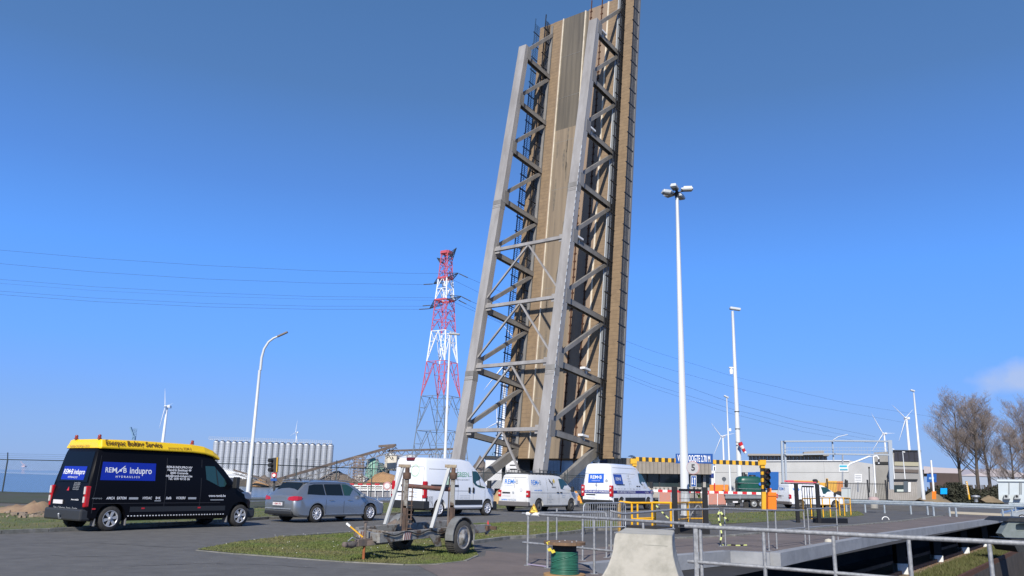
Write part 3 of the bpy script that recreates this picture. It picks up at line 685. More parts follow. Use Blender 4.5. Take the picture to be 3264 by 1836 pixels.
for (x0, x1, y0, y1, Y, rise, lab) in [(560, 800, 1512, 1545, 385, 3, 'low white shed across the dock in front of the silos'), (806, 905, 1504, 1522, 430, 2.5, 'long white tent roof below the silos'), (905, 1040, 1508, 1524, 440, 3, 'white warehouse roof between the silos and the sand heaps'), (1225, 1262, 1452, 1498, 395, 1.5, 'tall cream works building at the end of the conveyor'), (1262, 1345, 1462, 1535, 400, 2, 'cream hall behind the roof of the white van'), (1128, 1168, 1522, 1540, 372, 1.2, 'small pale site hut beside the conveyor tower')]:
    t, xa, xb, zb, zt = pxbox('warehouse', lab, 'warehouse', x0, x1, y0, y1, Y, 30, cream_w if 'cream' in lab else shed_w); pxroof(t, xa, xb, zt, Y, 30, rise, shed_w if 'cream' not in lab else roofm)
    if x0 == 560:
        for xx in (762, 741): p = at(xx, 1525, Y); MB().box(p.x - 1.2, p.x + 1.2, Y - .2, Y + .1, zb, zt - 1.3).build('doorway', shed_d, t, world=True)
t, xa, xb, zb, zt = pxbox('green_hall', 'pale green tank house between the conveyor tower and the cream building', 'industrial hall', 1172, 1222, 1490, 1540, 388, 18, mat('pale green cladding', (.2, .36, .3), .6)); pxroof(t, xa, xb, zt, 388, 18, 2.5, mat('dark green roof', (.07, .12, .11), .6))
b = at(1185, 1540, 380); MB().lathe([(3.3, 0), (3.3, 8.6), (2.4, 10.6), (.4, 11.4)], (0, 0, 0), 20).build('tank_shell', mat('green tank', (.22, .42, .34), .5), thing('green_tank', 'round pale green tank standing before the green hall', 'tank', b))
# sand heaps
def heap(pts, Y, base_y, m_, label, dpt=.5, loc=None, cat='sand heap'):
    """ridge outline from the photograph, built as a real mound"""
    prof_ = [at(x, y, Y) for x, y in pts]; zb = at(pts[0][0], base_y, Y).z - .3
    rows = []
    for s in (-1, -.75, -.5, -.25, 0, .3, .6, 1):
        r_ = []
        for i, p in enumerate(prof_):
            f = 1 - abs(s) ** 1.15; h = (p.z - zb) * f; wdt = (max(q.z for q in prof_) - zb) * 1.5
            j = .1 * (p.z - zb)
            r_.append(V(p.x + rnd.uniform(-j, j), Y + s * wdt, zb + max(0, h + rnd.uniform(-j, j) * f)))
        rows.append(r_)
    n = len(prof_); m = MB(); m.add([q for r_ in rows for q in r_], [(a * n + i, a * n + i + 1, (a + 1) * n + i + 1, (a + 1) * n + i) for a in range(7) for i in range(n - 1)], True)
    solo(m, 'sand_heap', m_, V((prof_[0].x + prof_[-1].x) / 2, Y, zb), label, cat, 'heaps of sand and gravel')
brown_s = mat('brown gravel', (.21, .17, .14), .95, col2=(.16, .13, .105), scale=.2, bump=.3, bscale=1)
orange_s = mat('orange sand', (.42, .25, .12), .95, col2=(.34, .2, .1), scale=.3, bump=.3, bscale=1)
def ridge(x0, x1, pk, yb, yt, n=14, skew=.5):
    out = []
    for i in range(n + 1):
        f = i / n; g = f / skew if f < skew else (1 - f) / (1 - skew); out.append((x0 + (x1 - x0) * f, yb - (yb - yt) * min(1, g ** .95 * 1.02) ** .9 + rnd.uniform(-.6, .6)))
    return out
heap(ridge(995, 1150, 0, 1542, 1498), 372, 1542, brown_s, 'wide grey brown gravel heap across the dock behind the estate car')
heap(ridge(1160, 1330, 0, 1542, 1503, skew=.35), 362, 1542, orange_s, 'orange sand heap across the dock left of the white van')
heap(ridge(795, 890, 0, 1545, 1514), 366, 1545, brown_s, 'brown heap beside the traffic light across the dock')
heap(ridge(800, 860, 0, 1547, 1525), 360, 1547, orange_s, 'small tan heap at the foot of the conveyor across the dock')
heap(ridge(1480, 1600, 0, 1545, 1458, skew=.42), 330, 1545, brown_s, 'tall brown heap behind the white van and the left truss')
# conveyors
conv_m = mat('brown conveyor steel', (.1, .08, .07), .75, col2=(.16, .12, .095), scale=.6)
lat_m = mat('grey lattice steel', (.24, .225, .215), .7)
def conveyor(p, q, h, label, legs):
    t = thing('conveyor', label, 'conveyor', (p.x, p.y, 0)); 
    m = MB(); m.bar(p, q, 2.2, h * .4); m.build('belt_gallery', conv_m, t, world=True)
    m = MB(); L = (q - p).length; n = int(L / 4); 
    for sy in (-1, 1):
        o = V(0, sy, 0); m.bar(p + o - V(0, 0, h), q + o - V(0, 0, h), .22)
        for i in range(n):
            a = p.lerp(q, i / n) + o; b = p.lerp(q, (i + .5) / n) + o - V(0, 0, h); c = p.lerp(q, (i + 1) / n) + o; m.bar(a, b, .14); m.bar(b, c, .14)
    m.build('truss', lat_m, t, world=True)
    for f in legs:
        a = p.lerp(q, f); m = MB()
        for sx, sy in ((-2, -2), (2, -2), (2, 2), (-2, 2)): m.bar(a + V(sx, sy, -h), V(a.x + sx * 1.4, a.y + sy, 0), .22)
        k = a.z - h
        while k > 2:
            m.bar(V(a.x - 2.2, a.y - 2, k), V(a.x + 2.2, a.y - 2, k - 2.5), .14); m.bar(V(a.x + 2.2, a.y - 2, k), V(a.x - 2.2, a.y - 2, k - 2.5), .14); m.bar(V(a.x - 2.2, a.y - 2, k), V(a.x + 2.2, a.y - 2, k), .14); k -= 2.6
        m.build('trestle', lat_m, t, world=True)
conveyor(at(850, 1538, 352), at(1256, 1422, 380), 2.6, 'long brown conveyor rising to the right across the dock', (.35, .5, .68, .75, .9))
conveyor(at(1240, 1437, 380), at(1475, 1430, 395), 2.2, 'level brown conveyor running behind the pylon', (.3, .6, .9))
conveyor(at(745, 1498, 350), at(850, 1530, 352), 1.4, 'short conveyor sloping down beside the traffic light', (.5,))
m = MB(); b = at(1140, 1538, 358); hh = at(1140, 1456, 358).z - b.z
t = thing('steel_tower', 'open rusty steel frame tower beside the long conveyor', 'steel frame tower', b)
for z in range(0, 9): z0 = hh * z / 9; z1 = hh * (z + 1) / 9; \
    [m.bar(V(x, y, z0), V(x, y, z1), .3) for x in (-1.8, 1.8) for y in (-1.5, 1.5)] + [m.bar(V(-2.3, y, z1), V(2.3, y, z1), .3) for y in (-1.5, 1.5)] + [m.bar(V(-1.8, -1.5, z0), V(1.8, -1.5, z1), .2)]
m.build('frame', mat('rusty frame steel', (.25, .2, .16), .8, col2=(.13, .08, .06), scale=1), t)
MB().box(-3, 3, -2, 2, hh * .55, hh * .62).build('platform', conv_m, t)
# concrete works plant details at the conveyor head
b = at(1238, 1500, 384); t = thing('drive_house', 'cluttered steel drive house at the top of the long conveyor', 'drive house', b)
m = MB(); zt = at(1238, 1410, 384).z
for i in range(34):
    p = V(b.x + rnd.uniform(-4, 4), 383 + rnd.uniform(-2, 2), zt - rnd.uniform(2, 7)); q = p + V(rnd.uniform(-1.4, 1.4), rnd.uniform(-1, 1), rnd.uniform(-2, .1)); m.bar(p, q, .25)
m.bar(V(b.x - 5, 383, zt - 2), V(b.x + 3, 383, zt - 1.2), 2.5, 1); m.build('frames', conv_m, t, world=True)
# lattice cranes
def crane(x, yb, yt, jx, jy, Y, label, m_, cb=1.6):
    b = at(x, yb, Y); h = at(x, yt, Y).z - b.z; t = thing('harbour_crane', label, 'harbour crane', b)
    m = MB(); n = 8; r = h * (.09 if cb > 1 else .035)
    for i in range(n):
        z0 = h * i / n; z1 = h * (i + 1) / n; rr = r * (1 - .3 * i / n)
        for sx, sy in ((-1, -1), (1, -1), (1, 1), (-1, 1)): m.bar(V(sx * rr, sy * rr, z0), V(sx * rr, sy * rr, z1), .4)
        m.bar(V(-rr, -rr, z0), V(rr, -rr, z1), .25); m.bar(V(rr, -rr, z0), V(-rr, -rr, z1), .25)
    m.build('tower', m_, t); j = at(jx, jy, Y); m = MB(); m.bar(b + V(0, 0, h * .8), j, h * .06, h * .03); m.build('jib', m_, t, world=True)
    MB().cell((0, 0, h * .78), V(r * cb, 0, 0), V(0, r * cb, 0), V(0, 0, h * .05)).build('cab', m_, t)
hz_b = mat('hazy blue steel', (.14, .25, .38), .8); hz_p = mat('pale pink steel', (.5, .4, .45), .8)  # the far red crane's pale tone carries the distance haze in its colour
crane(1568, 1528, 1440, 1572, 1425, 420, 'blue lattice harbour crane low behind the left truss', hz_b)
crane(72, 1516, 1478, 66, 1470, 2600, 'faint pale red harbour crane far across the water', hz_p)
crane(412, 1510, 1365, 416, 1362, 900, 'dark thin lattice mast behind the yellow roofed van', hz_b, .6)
# walkway of the lock gate with white rails, behind the estate car
b = G(1200, 1585); t = thing('jetty', 'white railed jetty across the water behind the estate car', 'jetty', at(1210, 1585, 150))
Yj = 150
m = MB(); m.prism([at(1050, 1585, Yj), at(1350, 1586, Yj), at(1350, 1566, Yj), at(1070, 1562, Yj)], V(0, 5, 0)); m.build('hull', mat('grey jetty wall', (.27, .26, .27), .8, col2=(.2, .19, .2), scale=.3), t, world=True)
for y0, y1, nm in ((1545, 1549, 'top_rail'), (1553, 1556, 'rail'), (1559, 1563, 'rail')):
    m = MB(); m.prism([at(1085, y1, Yj - .3), at(1350, y1 + 2, Yj - .3), at(1350, y0 + 2, Yj - .3), at(1105, y0, Yj - .3)], V(0, .2, 0)); m.build(nm, white_paint, t, world=True)
for k in range(11):
    x = 1100 + k * 24; MB().bar(at(x, 1587, Yj - .5), at(x, 1546, Yj - .5), .12).build('rail_post', white_paint, t, world=True)
for k in range(8):
    p = at(1122 + k * 27, 1544, Yj); MB().cell(p, V(.42, 0, 0), V(0, .3, 0), V(0, 0, .16)).build('red_lamp_box', red, t, world=True)
b = at(1234, 1583, 70); t = thing('round_sign', 'round red ringed sign seen through the fence left of the white van', 'traffic sign', b)
MB().lathe([(.35, 0), (.35, .03)], at(1234, 1549, 70), 24, V(0, 1, 0)).build('face', mat('faded red sign', (.55, .3, .3), .5), t, world=True)
MB().lathe([(.23, 0), (.23, .035)], at(1234, 1549, 70) - V(0, .03, 0), 24, V(0, 1, 0)).build('centre', sign_white, t, world=True)
MB().bar(b, at(1234, 1549, 70) + V(0, .06, 0), .05).build('post', galv, t, world=True)
# ---- low far shore so the horizon is not bare
m = MB(); 
pts = []
for i in range(121):
    x = -3200 + i * 55; pts.append((x, 4 + 5 * abs(math.sin(i * .7)) * abs(math.sin(i * .13)) + rnd.uniform(0, 4)))
vs = []
for x, h in pts: vs += [V(x, 4300, -3), V(x, 4300, h), V(x, 4330, h), V(x, 4330, -3)]
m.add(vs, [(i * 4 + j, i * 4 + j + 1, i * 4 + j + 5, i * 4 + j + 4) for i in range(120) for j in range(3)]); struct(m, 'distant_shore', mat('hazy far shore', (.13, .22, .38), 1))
# ================================================================ right hand buildings
ribbed = lines_mat('ribbed concrete', (.3, .27, .24), (.16, .145, .13), .42, .08, 'X', .9, (.22, .195, .17), .7, .3)
panel_c = lines_mat('precast concrete panels', (.47, .475, .475), (.37, .37, .37), 6.0, .1, 'X', .85, (.41, .415, .415), .35, .15)
win_dark = glass('dark window glass', (.03, .045, .05))
# white building behind the foot of the leaf
t, xa, xb, zb, zt = pxbox('white_building', 'long white building behind the foot of the raised bridge', 'building', 1545, 1955, 1466, 1556, 112, 12, mat('white render', (.66, .66, .67), .7, col2=(.58, .58, .6), scale=.4))
MB().box(xa - .2, xb + .2, 111.7, 124.2, zt, zt + .35).build('roof_edge', dark_steel, t, world=True)
for x in (1693, 1700): p = at(x, 1480, 111.9); MB().box(p.x - .5, p.x + .5, 111.85, 111.99, p.z - .9, p.z + .9).build('window', win_dark, t, world=True)
p0 = at(1742, 1500, 111.8); p1 = at(1795, 1500, 111.8); MB().box(p0.x, p1.x, 111.7, 111.98, zb, zt - .2).build('ribbed_door', lines_mat('grey ribbed door', (.42, .44, .47), (.28, .3, .32), .5, .1, 'X'), t, world=True)
t = thing('gable_shed', 'small white gabled shed beside the white high roofed van', 'shed', at(1885, 1560, 95)); m = MB()
m.prism([at(1866, 1560, 95), at(1925, 1560, 95), at(1925, 1485, 95), at(1902, 1468, 95), at(1868, 1492, 95)], V(0, 8, 0)); m.build('wall', shed_w, t, world=True)
t, xa, xb, zb, zt = pxbox('low_white_shed', 'low grey shed behind the fence between two white vans', 'shed', 1560, 1622, 1531, 1556, 84, 5, mat('grey shed', (.35, .36, .38), .7))
# control building with ribbed fascia
YB = 88
t = thing('control_building', 'long low control building with a ribbed concrete fascia above dark windows', 'building', at(2160, 1580, YB))
def qd(x0, x1, y0, y1, Y, dpt, m_, nm, slope=0):
    m = MB(); m.prism([at(x0, y1, Y), at(x1, y1 + slope, Y), at(x1, y0 + slope, Y), at(x0, y0, Y)], back((x0 + x1) / 2, dpt)); return m.build(nm, m_, t, world=True)
qd(1935, 2268, 1459, 1508, YB, 9, ribbed, 'fascia', 4)
qd(1935, 2262, 1508.5, 1550, YB + 1.3, 7, win_dark, 'window_band', 4)
for x in (2062, 2100, 2163, 2206, 2235): qd(x, x + 4, 1508.5, 1550, YB + 1.2, .1, dark_steel, 'mullion', 2)
qd(2241, 2250, 1508, 1555, YB + 1.1, .3, concrete, 'pillar', 3)
qd(1935, 2262, 1550, 1584, YB + 1, 8, mat('pale band concrete', (.4, .37, .34), .85, col2=(.3, .28, .26), scale=.6), 'plinth', 4)
qd(1935, 2262, 1552, 1562, YB + .8, .2, lines_mat('notched band', (.4, .38, .36), (.14, .13, .12), .45, .18, 'X'), 'notched_band', 4)
qd(1890, 1936, 1463, 1474, YB, 6, mat('navy panel', (.02, .03, .1), .5), 'navy_panel')
# blue and white narrow facade beside it
t = thing('narrow_facade', 'narrow white wall with a dark blue stripe between the two concrete buildings', 'building', at(2268, 1580, 92))
qd(2249, 2278, 1500, 1575, 91, 4, shed_w, 'wall'); qd(2262, 2278, 1509, 1522, 90.9, .08, mat('navy stripe', (.015, .04, .2), .5), 'blue_stripe')
# big concrete hall
YC = 120
t = thing('concrete_hall', 'large pale concrete hall with a blue door and white roof edge', 'industrial hall', at(2500, 1585, YC))
m = MB(); m.prism([at(2278, 1590, YC), at(2706, 1598, YC), at(2706, 1469, YC), at(2540, 1468, YC), at(2278, 1471, YC)], back(2278, 30)); m.build('wall', panel_c, t, world=True)
m = MB(); m.prism([at(2276, 1471, YC - .2), at(2708, 1469.5, YC - .2), at(2708, 1466.5, YC - .2), at(2276, 1468, YC - .2)], back(2276, 31)); m.build('roof_edge', shed_w, t, world=True)
m = MB(); m.prism([at(2706, 1598, YC), at(2790, 1600, YC + 1), at(2790, 1480, YC + 1), at(2706, 1468, YC)], back(2706, 20)); m.build('side_wall', mat('grey side concrete', (.5, .5, .5), .85, col2=(.42, .42, .42), scale=.3), t, world=True)
qd(2409, 2482, 1504, 1560, YC - .15, .2, mat('blue door', (.01, .1, .35), .5), 'blue_door'); qd(2384, 2424, 1505, 1562, YC - .16, .2, MC['blue door'], 'blue_door')
qd(2540, 2706, 1580, 1592, YC - .3, .2, mat('lower dado', (.24, .23, .22), .9), 'dado')
qd(2280, 2706, 1505, 1506, YC - .03, .04, mat('joint grey', (.25, .25, .25), .9), 'panel_joint')
ORD = 'leftmost,second,third,fourth,fifth,sixth,seventh,eighth,ninth,tenth,eleventh,twelfth,thirteenth,fourteenth,fifteenth,sixteenth,seventeenth,eighteenth,nineteenth,twentieth,last'.split(',')
# roof silos behind
for i in range(21):
    x = 2393 + i * 11.9; b = at(x, 1469, 210); pos_ = 'left' if i < 7 else 'middle' if i < 14 else 'right'
    m = MB(); r = 5.4 * 210 / FPX; m.lathe([(r, -6), (r, 1.5)], b, 14)
    solo(m, 'roof_silo', mat('dirty silo concrete', (.42, .4, .39), .8, col2=(.24, .23, .22), scale=.8), b - V(0, 0, 6), f'squat round silo top behind the pale hall roof, {ORD[i]} from the left', 'silo', 'row of silo tops behind the pale concrete hall')
m = MB(); m.prism([at(2383, 1452, 208), at(2643, 1453, 208), at(2643, 1449, 208), at(2590, 1447, 208), at(2383, 1446, 208)], back(2383, 6)); m.prism([at(2562, 1450, 206), at(2626, 1450, 206), at(2626, 1436, 206), at(2562, 1440, 206)], back(2383, 5))
solo(m, 'silo_gallery', mat('old gallery concrete', (.3, .28, .26), .85), at(2500, 1469, 208), 'grey gallery running along the silo tops behind the pale hall', 'gallery')
# dark tower building
YD = 150
t = thing('tower_building', 'grey tower building with a dark slatted top behind the guard booth', 'building', at(2870, 1590, YD))
b_gry = mat('grey facade', (.3, .295, .29), .85, col2=(.24, .235, .23), scale=.3)
m = MB(); m.prism([at(2786, 1595, YD + 6), at(2850, 1595, YD + 6), at(2850, 1438, YD + 6), at(2786, 1442, YD + 6)], back(2786, 20)); m.build('low_block', b_gry, t, world=True)
qd(2790, 2846, 1472, 1480, YD + 5.8, .2, dark_steel, 'dark_band')
m = MB(); m.prism([at(2846, 1595, YD), at(2936, 1595, YD), at(2936, 1437, YD), at(2846, 1437, YD)], back(2846, 24)); m.build('wall', b_gry, t, world=True)
qd(2851, 2928, 1440, 1470, YD - .3, .3, lines_mat('dark slatted screen', (.03, .03, .045), (.015, .015, .02), 1.0, .2, 'X'), 'slatted_screen', 2)
qd(2851, 2928, 1470, 1484, YD - .2, .2, mat('beige band', (.36, .34, .25), .8), 'beige_band', 2); qd(2846, 2936, 1434, 1438, YD - .4, 24, dark_steel, 'roof_edge', 1)
qd(2851, 2928, 1495, 1505, YD - .2, .2, mat('brown band', (.12, .1, .09), .8), 'brown_band', 2)
qd(2936, 2945, 1497, 1590, YD, 10, dark_steel, 'side_wing')
t, xa, xb, zb, zt = pxbox('brown_warehouse', 'long dark brown warehouse with a pale roof behind the bare trees', 'warehouse', 2968, 3064, 1508, 1590, 240, 30, mat('brown cladding', (.075, .05, .045), .8, col2=(.055, .04, .035), scale=.3))
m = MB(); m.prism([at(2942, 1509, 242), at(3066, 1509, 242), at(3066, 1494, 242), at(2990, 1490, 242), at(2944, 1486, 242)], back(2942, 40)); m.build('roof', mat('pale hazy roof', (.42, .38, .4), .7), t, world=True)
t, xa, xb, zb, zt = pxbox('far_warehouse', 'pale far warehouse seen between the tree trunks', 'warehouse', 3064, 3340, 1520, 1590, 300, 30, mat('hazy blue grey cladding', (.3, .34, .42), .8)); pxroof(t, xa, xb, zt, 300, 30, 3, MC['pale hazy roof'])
# booth
bz = G(2840, 1590).y; YG = 118
t = thing('guard_booth', 'small grey boarded guard booth with one wide window', 'booth', at(2880, 1592, YG))
boards = lines_mat('grey vertical boards', (.33, .31, .29), (.2, .19, .17), .3, .04, 'X', .85, (.27, .25, .23), 1)
m = MB(); m.prism([at(2831, 1592, YG), at(2925, 1595, YG), at(2922, 1530, YG), at(2831, 1530, YG)], back(2831, 5)); m.build('wall', boards, t, world=True)
qd(2829, 2925, 1527, 1531, YG - .3, 5.6, dark_steel, 'roof'); 
fw = qd(2850, 2882, 1546, 1569, YG - .06, .1, win_dark, 'window'); qd(2859, 2880, 1560, 1567, YG - .1, .03, mat('pale papers in window', (.5, .55, .5), .6), 'papers')
qd(2880, 2894, 1534, 1568, YG - .12, .1, mat('slate panel', (.09, .11, .13), .5), 'noticeboard'); qd(2895, 2903, 1537, 1568, YG - .1, .08, sign_white, 'notice')
# container with air conditioners
YK = 95
t = thing('site_container', 'pale grey container cabin with two air conditioning units', 'container', at(3225, 1600, YK))
cont = mat('pale container paint', (.5, .55, .58), .5, col2=(.45, .5, .53), scale=.8)
m = MB(); m.prism([at(3184, 1600, YK), at(3360, 1606, YK), at(3360, 1537, YK), at(3181, 1533, YK)], back(3184, 3)); m.build('wall', cont, t, world=True)
qd(3178, 3362, 1528, 1534.5, YK - .2, 3.4, mat('container roof rim', (.55, .6, .63), .5), 'roof', 1)
for x in (3215, 3249, 3254): qd(x, x + 3, 1537, 1575, YK - .08, .08, mat('container joint', (.2, .22, .24), .6), 'joint')
for x in (3200, 3234):
    qd(x, x + 15, 1577, 1588, YK - .6, .5, mat('air conditioner casing', (.33, .35, .36), .5), 'air_conditioner')
    c_ = at(x + 7, 1582, YK - .62); MB().lathe([(.15, 0), (.15, .02)], c_, 16, V(0, 1, 0)).build('fan', black, t, world=True)
    qd(x - 1, x + 20, 1588, 1591, YK - .62, .6, MC['air conditioner casing'], 'shelf')

# ---- motorway style steel gantry
YS = 100
t = thing('sign_gantry', 'galvanised steel sign gantry with a railed catwalk spanning the yard', 'gantry', at(2500, 1560, YS))
gb = mat('gantry steel', (.38, .43, .49), .5, .2)
for x in (2494, 2504): MB().bar(at(x + 2, 1548, YS), at(x - 3, 1405, YS), .22).build('leg', gb, t, world=True)
for x in (2833, 2839): MB().bar(at(x + 6, 1560, YS + 4), at(x, 1403, YS + 4), .24).build('leg', gb, t, world=True)
for x0, x1, y0, y1 in ((2497, 2655, 1407, 1406), (2655, 2828, 1405, 1407), (2500, 2655, 1449, 1447), (2658, 2830, 1447, 1450)):
    MB().bar(at(x0, y0, YS), at(x1, y1, YS), .9, .16).build('beam', gb, t, world=True)
m = MB()
for k in range(34): x = 2500 + k * 9.8; m.bar(at(x, 1447, YS - .4), at(x, 1424, YS - .4), .022)
for y in (1425, 1435): m.bar(at(2500, y + 1, YS - .4), at(2830, y + 1, YS - .4), .035)
m.build('catwalk_rail', gb, t, world=True)
MB().bar(at(2653, 1407, YS), at(2657, 1468, YS), .15).build('hanger', gb, t, world=True)
# traffic signals, signs and small masts near it
def polesign(name, label, cat, x, yb, Y, face, m_, yt=None, pw=.1, pm=None):
    b = at(x, yb, Y); t = thing(name, label, cat, b); 
    MB().bar(b, at(x, yt or face[2], Y), pw).build('post', pm or galv, t, world=True)
    x0, x1, y0, y1 = face; m = MB(); m.prism([at(x0, y1, Y - .1), at(x1, y1, Y - .1), at(x1, y0, Y - .1), at(x0, y0, Y - .1)], V(0, .05, 0)); m.build('face', m_, t, world=True)
    return t
t = polesign('direction_sign', 'white and turquoise direction sign on a striped post before the concrete hall', 'road sign', 2686, 1575, 98, (2674, 2704, 1481, 1503), sign_white, 1450, .14)
qd(2676, 2700, 1483, 1488.5, 97.85, .04, mat('turquoise stripe', (.05, .4, .55), .5), 'stripe'); qd(2677, 2702, 1494, 1499, 97.85, .04, mat('teal lettering', (.1, .35, .45), .5), 'lettering')
t = polesign('notice_board', 'small white notice board with rows of text on two posts', 'notice board', 2735, 1568, 96, (2724, 2747, 1511, 1537), sign_white, 1511)
for y in (1515, 1520, 1525, 1531): qd(2726, 2745, y, y + 1.5, 95.85, .02, grey_letter, 'text_line')
t = thing('curved_arm_mast', 'white mast with a long curved arm reaching left over the yard', 'mast', at(2792, 1572, 99))
MB().tube([at(2792, 1572, 99), at(2783, 1455, 99), at(2770, 1455, 99), at(2740, 1467, 99), at(2710, 1478, 99), at(2702, 1486, 99)], .1, 8).build('arm', tw, t, world=True)
MB().tube([at(2783, 1455, 99), at(2795, 1453, 99), at(2800, 1460, 99), at(2801, 1478, 99)], .1, 8).build('hook', tw, t, world=True); qd(2799, 2804, 1463, 1472, 98.8, .3, black, 'signal_head')
t = thing('small_floodlight_post', 'thin dark post with a small floodlight before the hall side wall', 'light post', at(2772, 1570, 110)); MB().bar(at(2772, 1570, 110), at(2770, 1490, 110), .1).build('post', dark_steel, t, world=True); qd(2767, 2773, 1488, 1493, 109.8, .3, black, 'lamp')
# cabinet
t = thing('street_cabinet', 'pale grey street cabinet behind the white van bonnet', 'cabinet', at(2698, 1590, 80)); qd(2682, 2711, 1556, 1588, 80, 1, mat('cabinet grey', (.42, .46, .46), .5), 'body'); qd(2681, 2712, 1554, 1557, 79.95, 1.1, galv, 'lid'); qd(2703, 2703.6, 1558, 1587, 79.97, .04, dark_steel, 'door_seam')
t = thing('black_box_sign', 'black box on a post beside the pale street cabinet', 'signal box', at(2698, 1556, 84)); qd(2692, 2703, 1531, 1552, 84, .4, black, 'box'); MB().bar(at(2698, 1585, 84.2), at(2698, 1545, 84.2), .12).build('post', dark_steel, t, world=True)
# signs on the right
t = polesign('blue_panel_sign', 'large dark blue sign on a post by the bare trees', 'road sign', 2977, 1580, 125, (2955, 2985, 1510, 1537), mat('deep blue panel', (.01, .09, .35), .5), 1537); qd(2961, 2977, 1521, 1528, 124.8, .05, mat('pale blue panel', (.3, .45, .6), .5), 'panel_text')
t = polesign('bright_blue_sign', 'bright sky blue square sign on dark posts by the hedge', 'road sign', 3008, 1590, 98, (2998, 3019, 1556, 1575), mat('bright blue panel', (.0, .32, .85), .4), 1556, .12, dark_steel)
t = thing('raised_barrier', 'orange barrier cabinet with its white boom raised upright', 'barrier', at(2977, 1592, 92)); MB().bar(at(2976, 1567, 92), at(2967, 1467, 92), .14).build('boom', white_paint, t, world=True); qd(2971, 2984, 1566, 1591, 91.8, .6, orange, 'cabinet')
t = thing('marker_post', 'leaning yellow marker post with white letters by the hedge', 'marker post', at(3090, 1592, 80)); MB().bar(at(3090, 1592, 80), at(3080, 1534, 80), .13).build('post', yellow, t, world=True)
for k in range(7):
    x = 3080.5 + k * .95; y = 1538 + k * 6; q = at(x, y, 79.87)
    text_mb('A', lambda u, v: q + V(u, 0, v), .16, bold=.02).build('letter', white_letter, t, world=True)
b = at(3112, 1600, 80); MB().lathe([(.16, 0), (.16, .4), (.38, .45), (.38, .58), (.15, .64)], (0, 0, 0), 16).build('head', galv, thing('mooring_bollard', 'grey mushroom shaped bollard beyond the guard rail', 'bollard', b))
b = at(2787, 1620, 66); t = thing('concrete_bollard', 'squat concrete and red capped bollard in the road beyond the guard rail', 'bollard', b); MB().lathe([(.3, 0), (.28, .5)], (0, 0, 0), 16).build('body', concrete, t); MB().lathe([(.36, .5), (.42, .62), (.38, .8), (.2, .88)], (0, 0, 0), 18).build('cap', mat('pinkish cap', (.4, .3, .29), .7), t)
heap(ridge(2928, 3012, 0, 1592, 1567, skew=.5), 112, 1592, mat('tan soil', (.24, .18, .11), .95, col2=(.17, .13, .08), scale=.6), 'tan soil heap between the lamp mast and the blue sign', cat='soil heap')
heap(ridge(3125, 3182, 0, 1592, 1580), 95, 1592, MC['tan soil'], 'low soil heap left of the container', cat='soil heap')

# ---- trees
bark = mat('grey brown bark', (.085, .07, .058), .9, col2=(.06, .05, .044), scale=2)
twig = mat('fine twigs', (.22, .19, .175), .9, col2=(.27, .215, .19), scale=.5)
def bare_tree(base, H, spread, label, seed, forks=1, low=.28, tw_n=1.0, m_b=bark, m_t=twig):
    r_ = random.Random(seed); t = thing('bare_tree', label, 'tree', base, group='leafless trees at the right')
    tr, lb, tg = MB(), MB(), MB()
    def limb(mb, p, d, L, r0, depth):
        pts = [p]; rr = [r0]; n = 4 if depth < 3 else 2; dd = d.copy()
        for i in range(n):
            dd = (dd + V(r_.uniform(-.16, .16), r_.uniform(-.16, .16), r_.uniform(-.02, .14))).normalized(); pts.append(pts[-1] + dd * L / n); rr.append(r0 * (1 - .62 * (i + 1) / n))
        mb.tube(pts, rr, 6 if depth < 2 else 3, caps=False, smooth=depth < 2); return pts, rr, dd
    def grow(p, d, L, r0, depth):
        mb = lb if depth < 3 else tg
        pts, rr, dd = limb(mb, p, d, L, r0, depth)
        if depth >= 5: return
        n = [0, 5, 6, 6, 4][depth] if depth else 6
        n = max(2, int(n * tw_n + .5))
        for k in range(n):
            f = .25 + .75 * (k + r_.random()) / n; i = min(len(pts) - 2, int(f * (len(pts) - 1))); q = pts[i].lerp(pts[i + 1], f * (len(pts) - 1) - i)
            a = r_.uniform(0, 6.28); side = V(math.cos(a), math.sin(a), r_.uniform(-.15, .7)); nd = (dd * .75 + side * .8).normalized()
            grow(q, nd, L * r_.uniform(.42, .62), max(.0085, r0 * .4), depth + 1)
    pts = [V(0, 0, 0)]; rr = [H * .019]; d = V(0, 0, 1)
    for i in range(9):
        d = (d + V(r_.uniform(-.07, .07), r_.uniform(-.05, .05), .12)).normalized(); pts.append(pts[-1] + d * H * .095); rr.append(H * .019 * (1 - .085 * (i + 1)))
    tr.tube(pts, rr, 9)
    n = 24
    for k in range(n):
        f = low + (1 - low) * (k + r_.random()) / n; x = f * 9; i = min(8, int(x)); q = pts[i].lerp(pts[i + 1], x - i); a = r_.uniform(0, 6.28); up = .35 + .9 * f
        nd = V(math.cos(a), math.sin(a) * .8, up).normalized(); grow(q, nd, spread * (1.15 - .72 * f) * r_.uniform(.75, 1.1), rr[i] * .33, 1)
    tr.build('trunk', m_b, t); lb.build('limbs', m_b, t, fix=False); tg.build('twigs', m_t, t, fix=False)
for (xb, yb, yt, Y, spr, lab, sd_, lo) in [(3070, 1588, 1262, 170, 8.6, 'leftmost tall leafless tree spreading over the brown warehouse', 1, .3), (3122, 1592, 1253, 168, 7.6, 'tall leafless tree in the middle of the three big bare trees', 2, .28), (3163, 1590, 1275, 172, 7.2, 'third tall leafless tree next to the container cabin', 3, .3),
        (3240, 1592, 1362, 150, 5.2, 'smaller dark leafless tree behind the container cabin', 4, .12), (3282, 1592, 1285, 160, 9, 'leafless tree cut by the right edge of the picture', 5, .2)]:
    b = at(xb, yb, Y); b.z = -.2; bare_tree(b, (at(xb, yt, Y).z - b.z) * .97, spr, lab, sd_, low=lo, tw_n=.95)
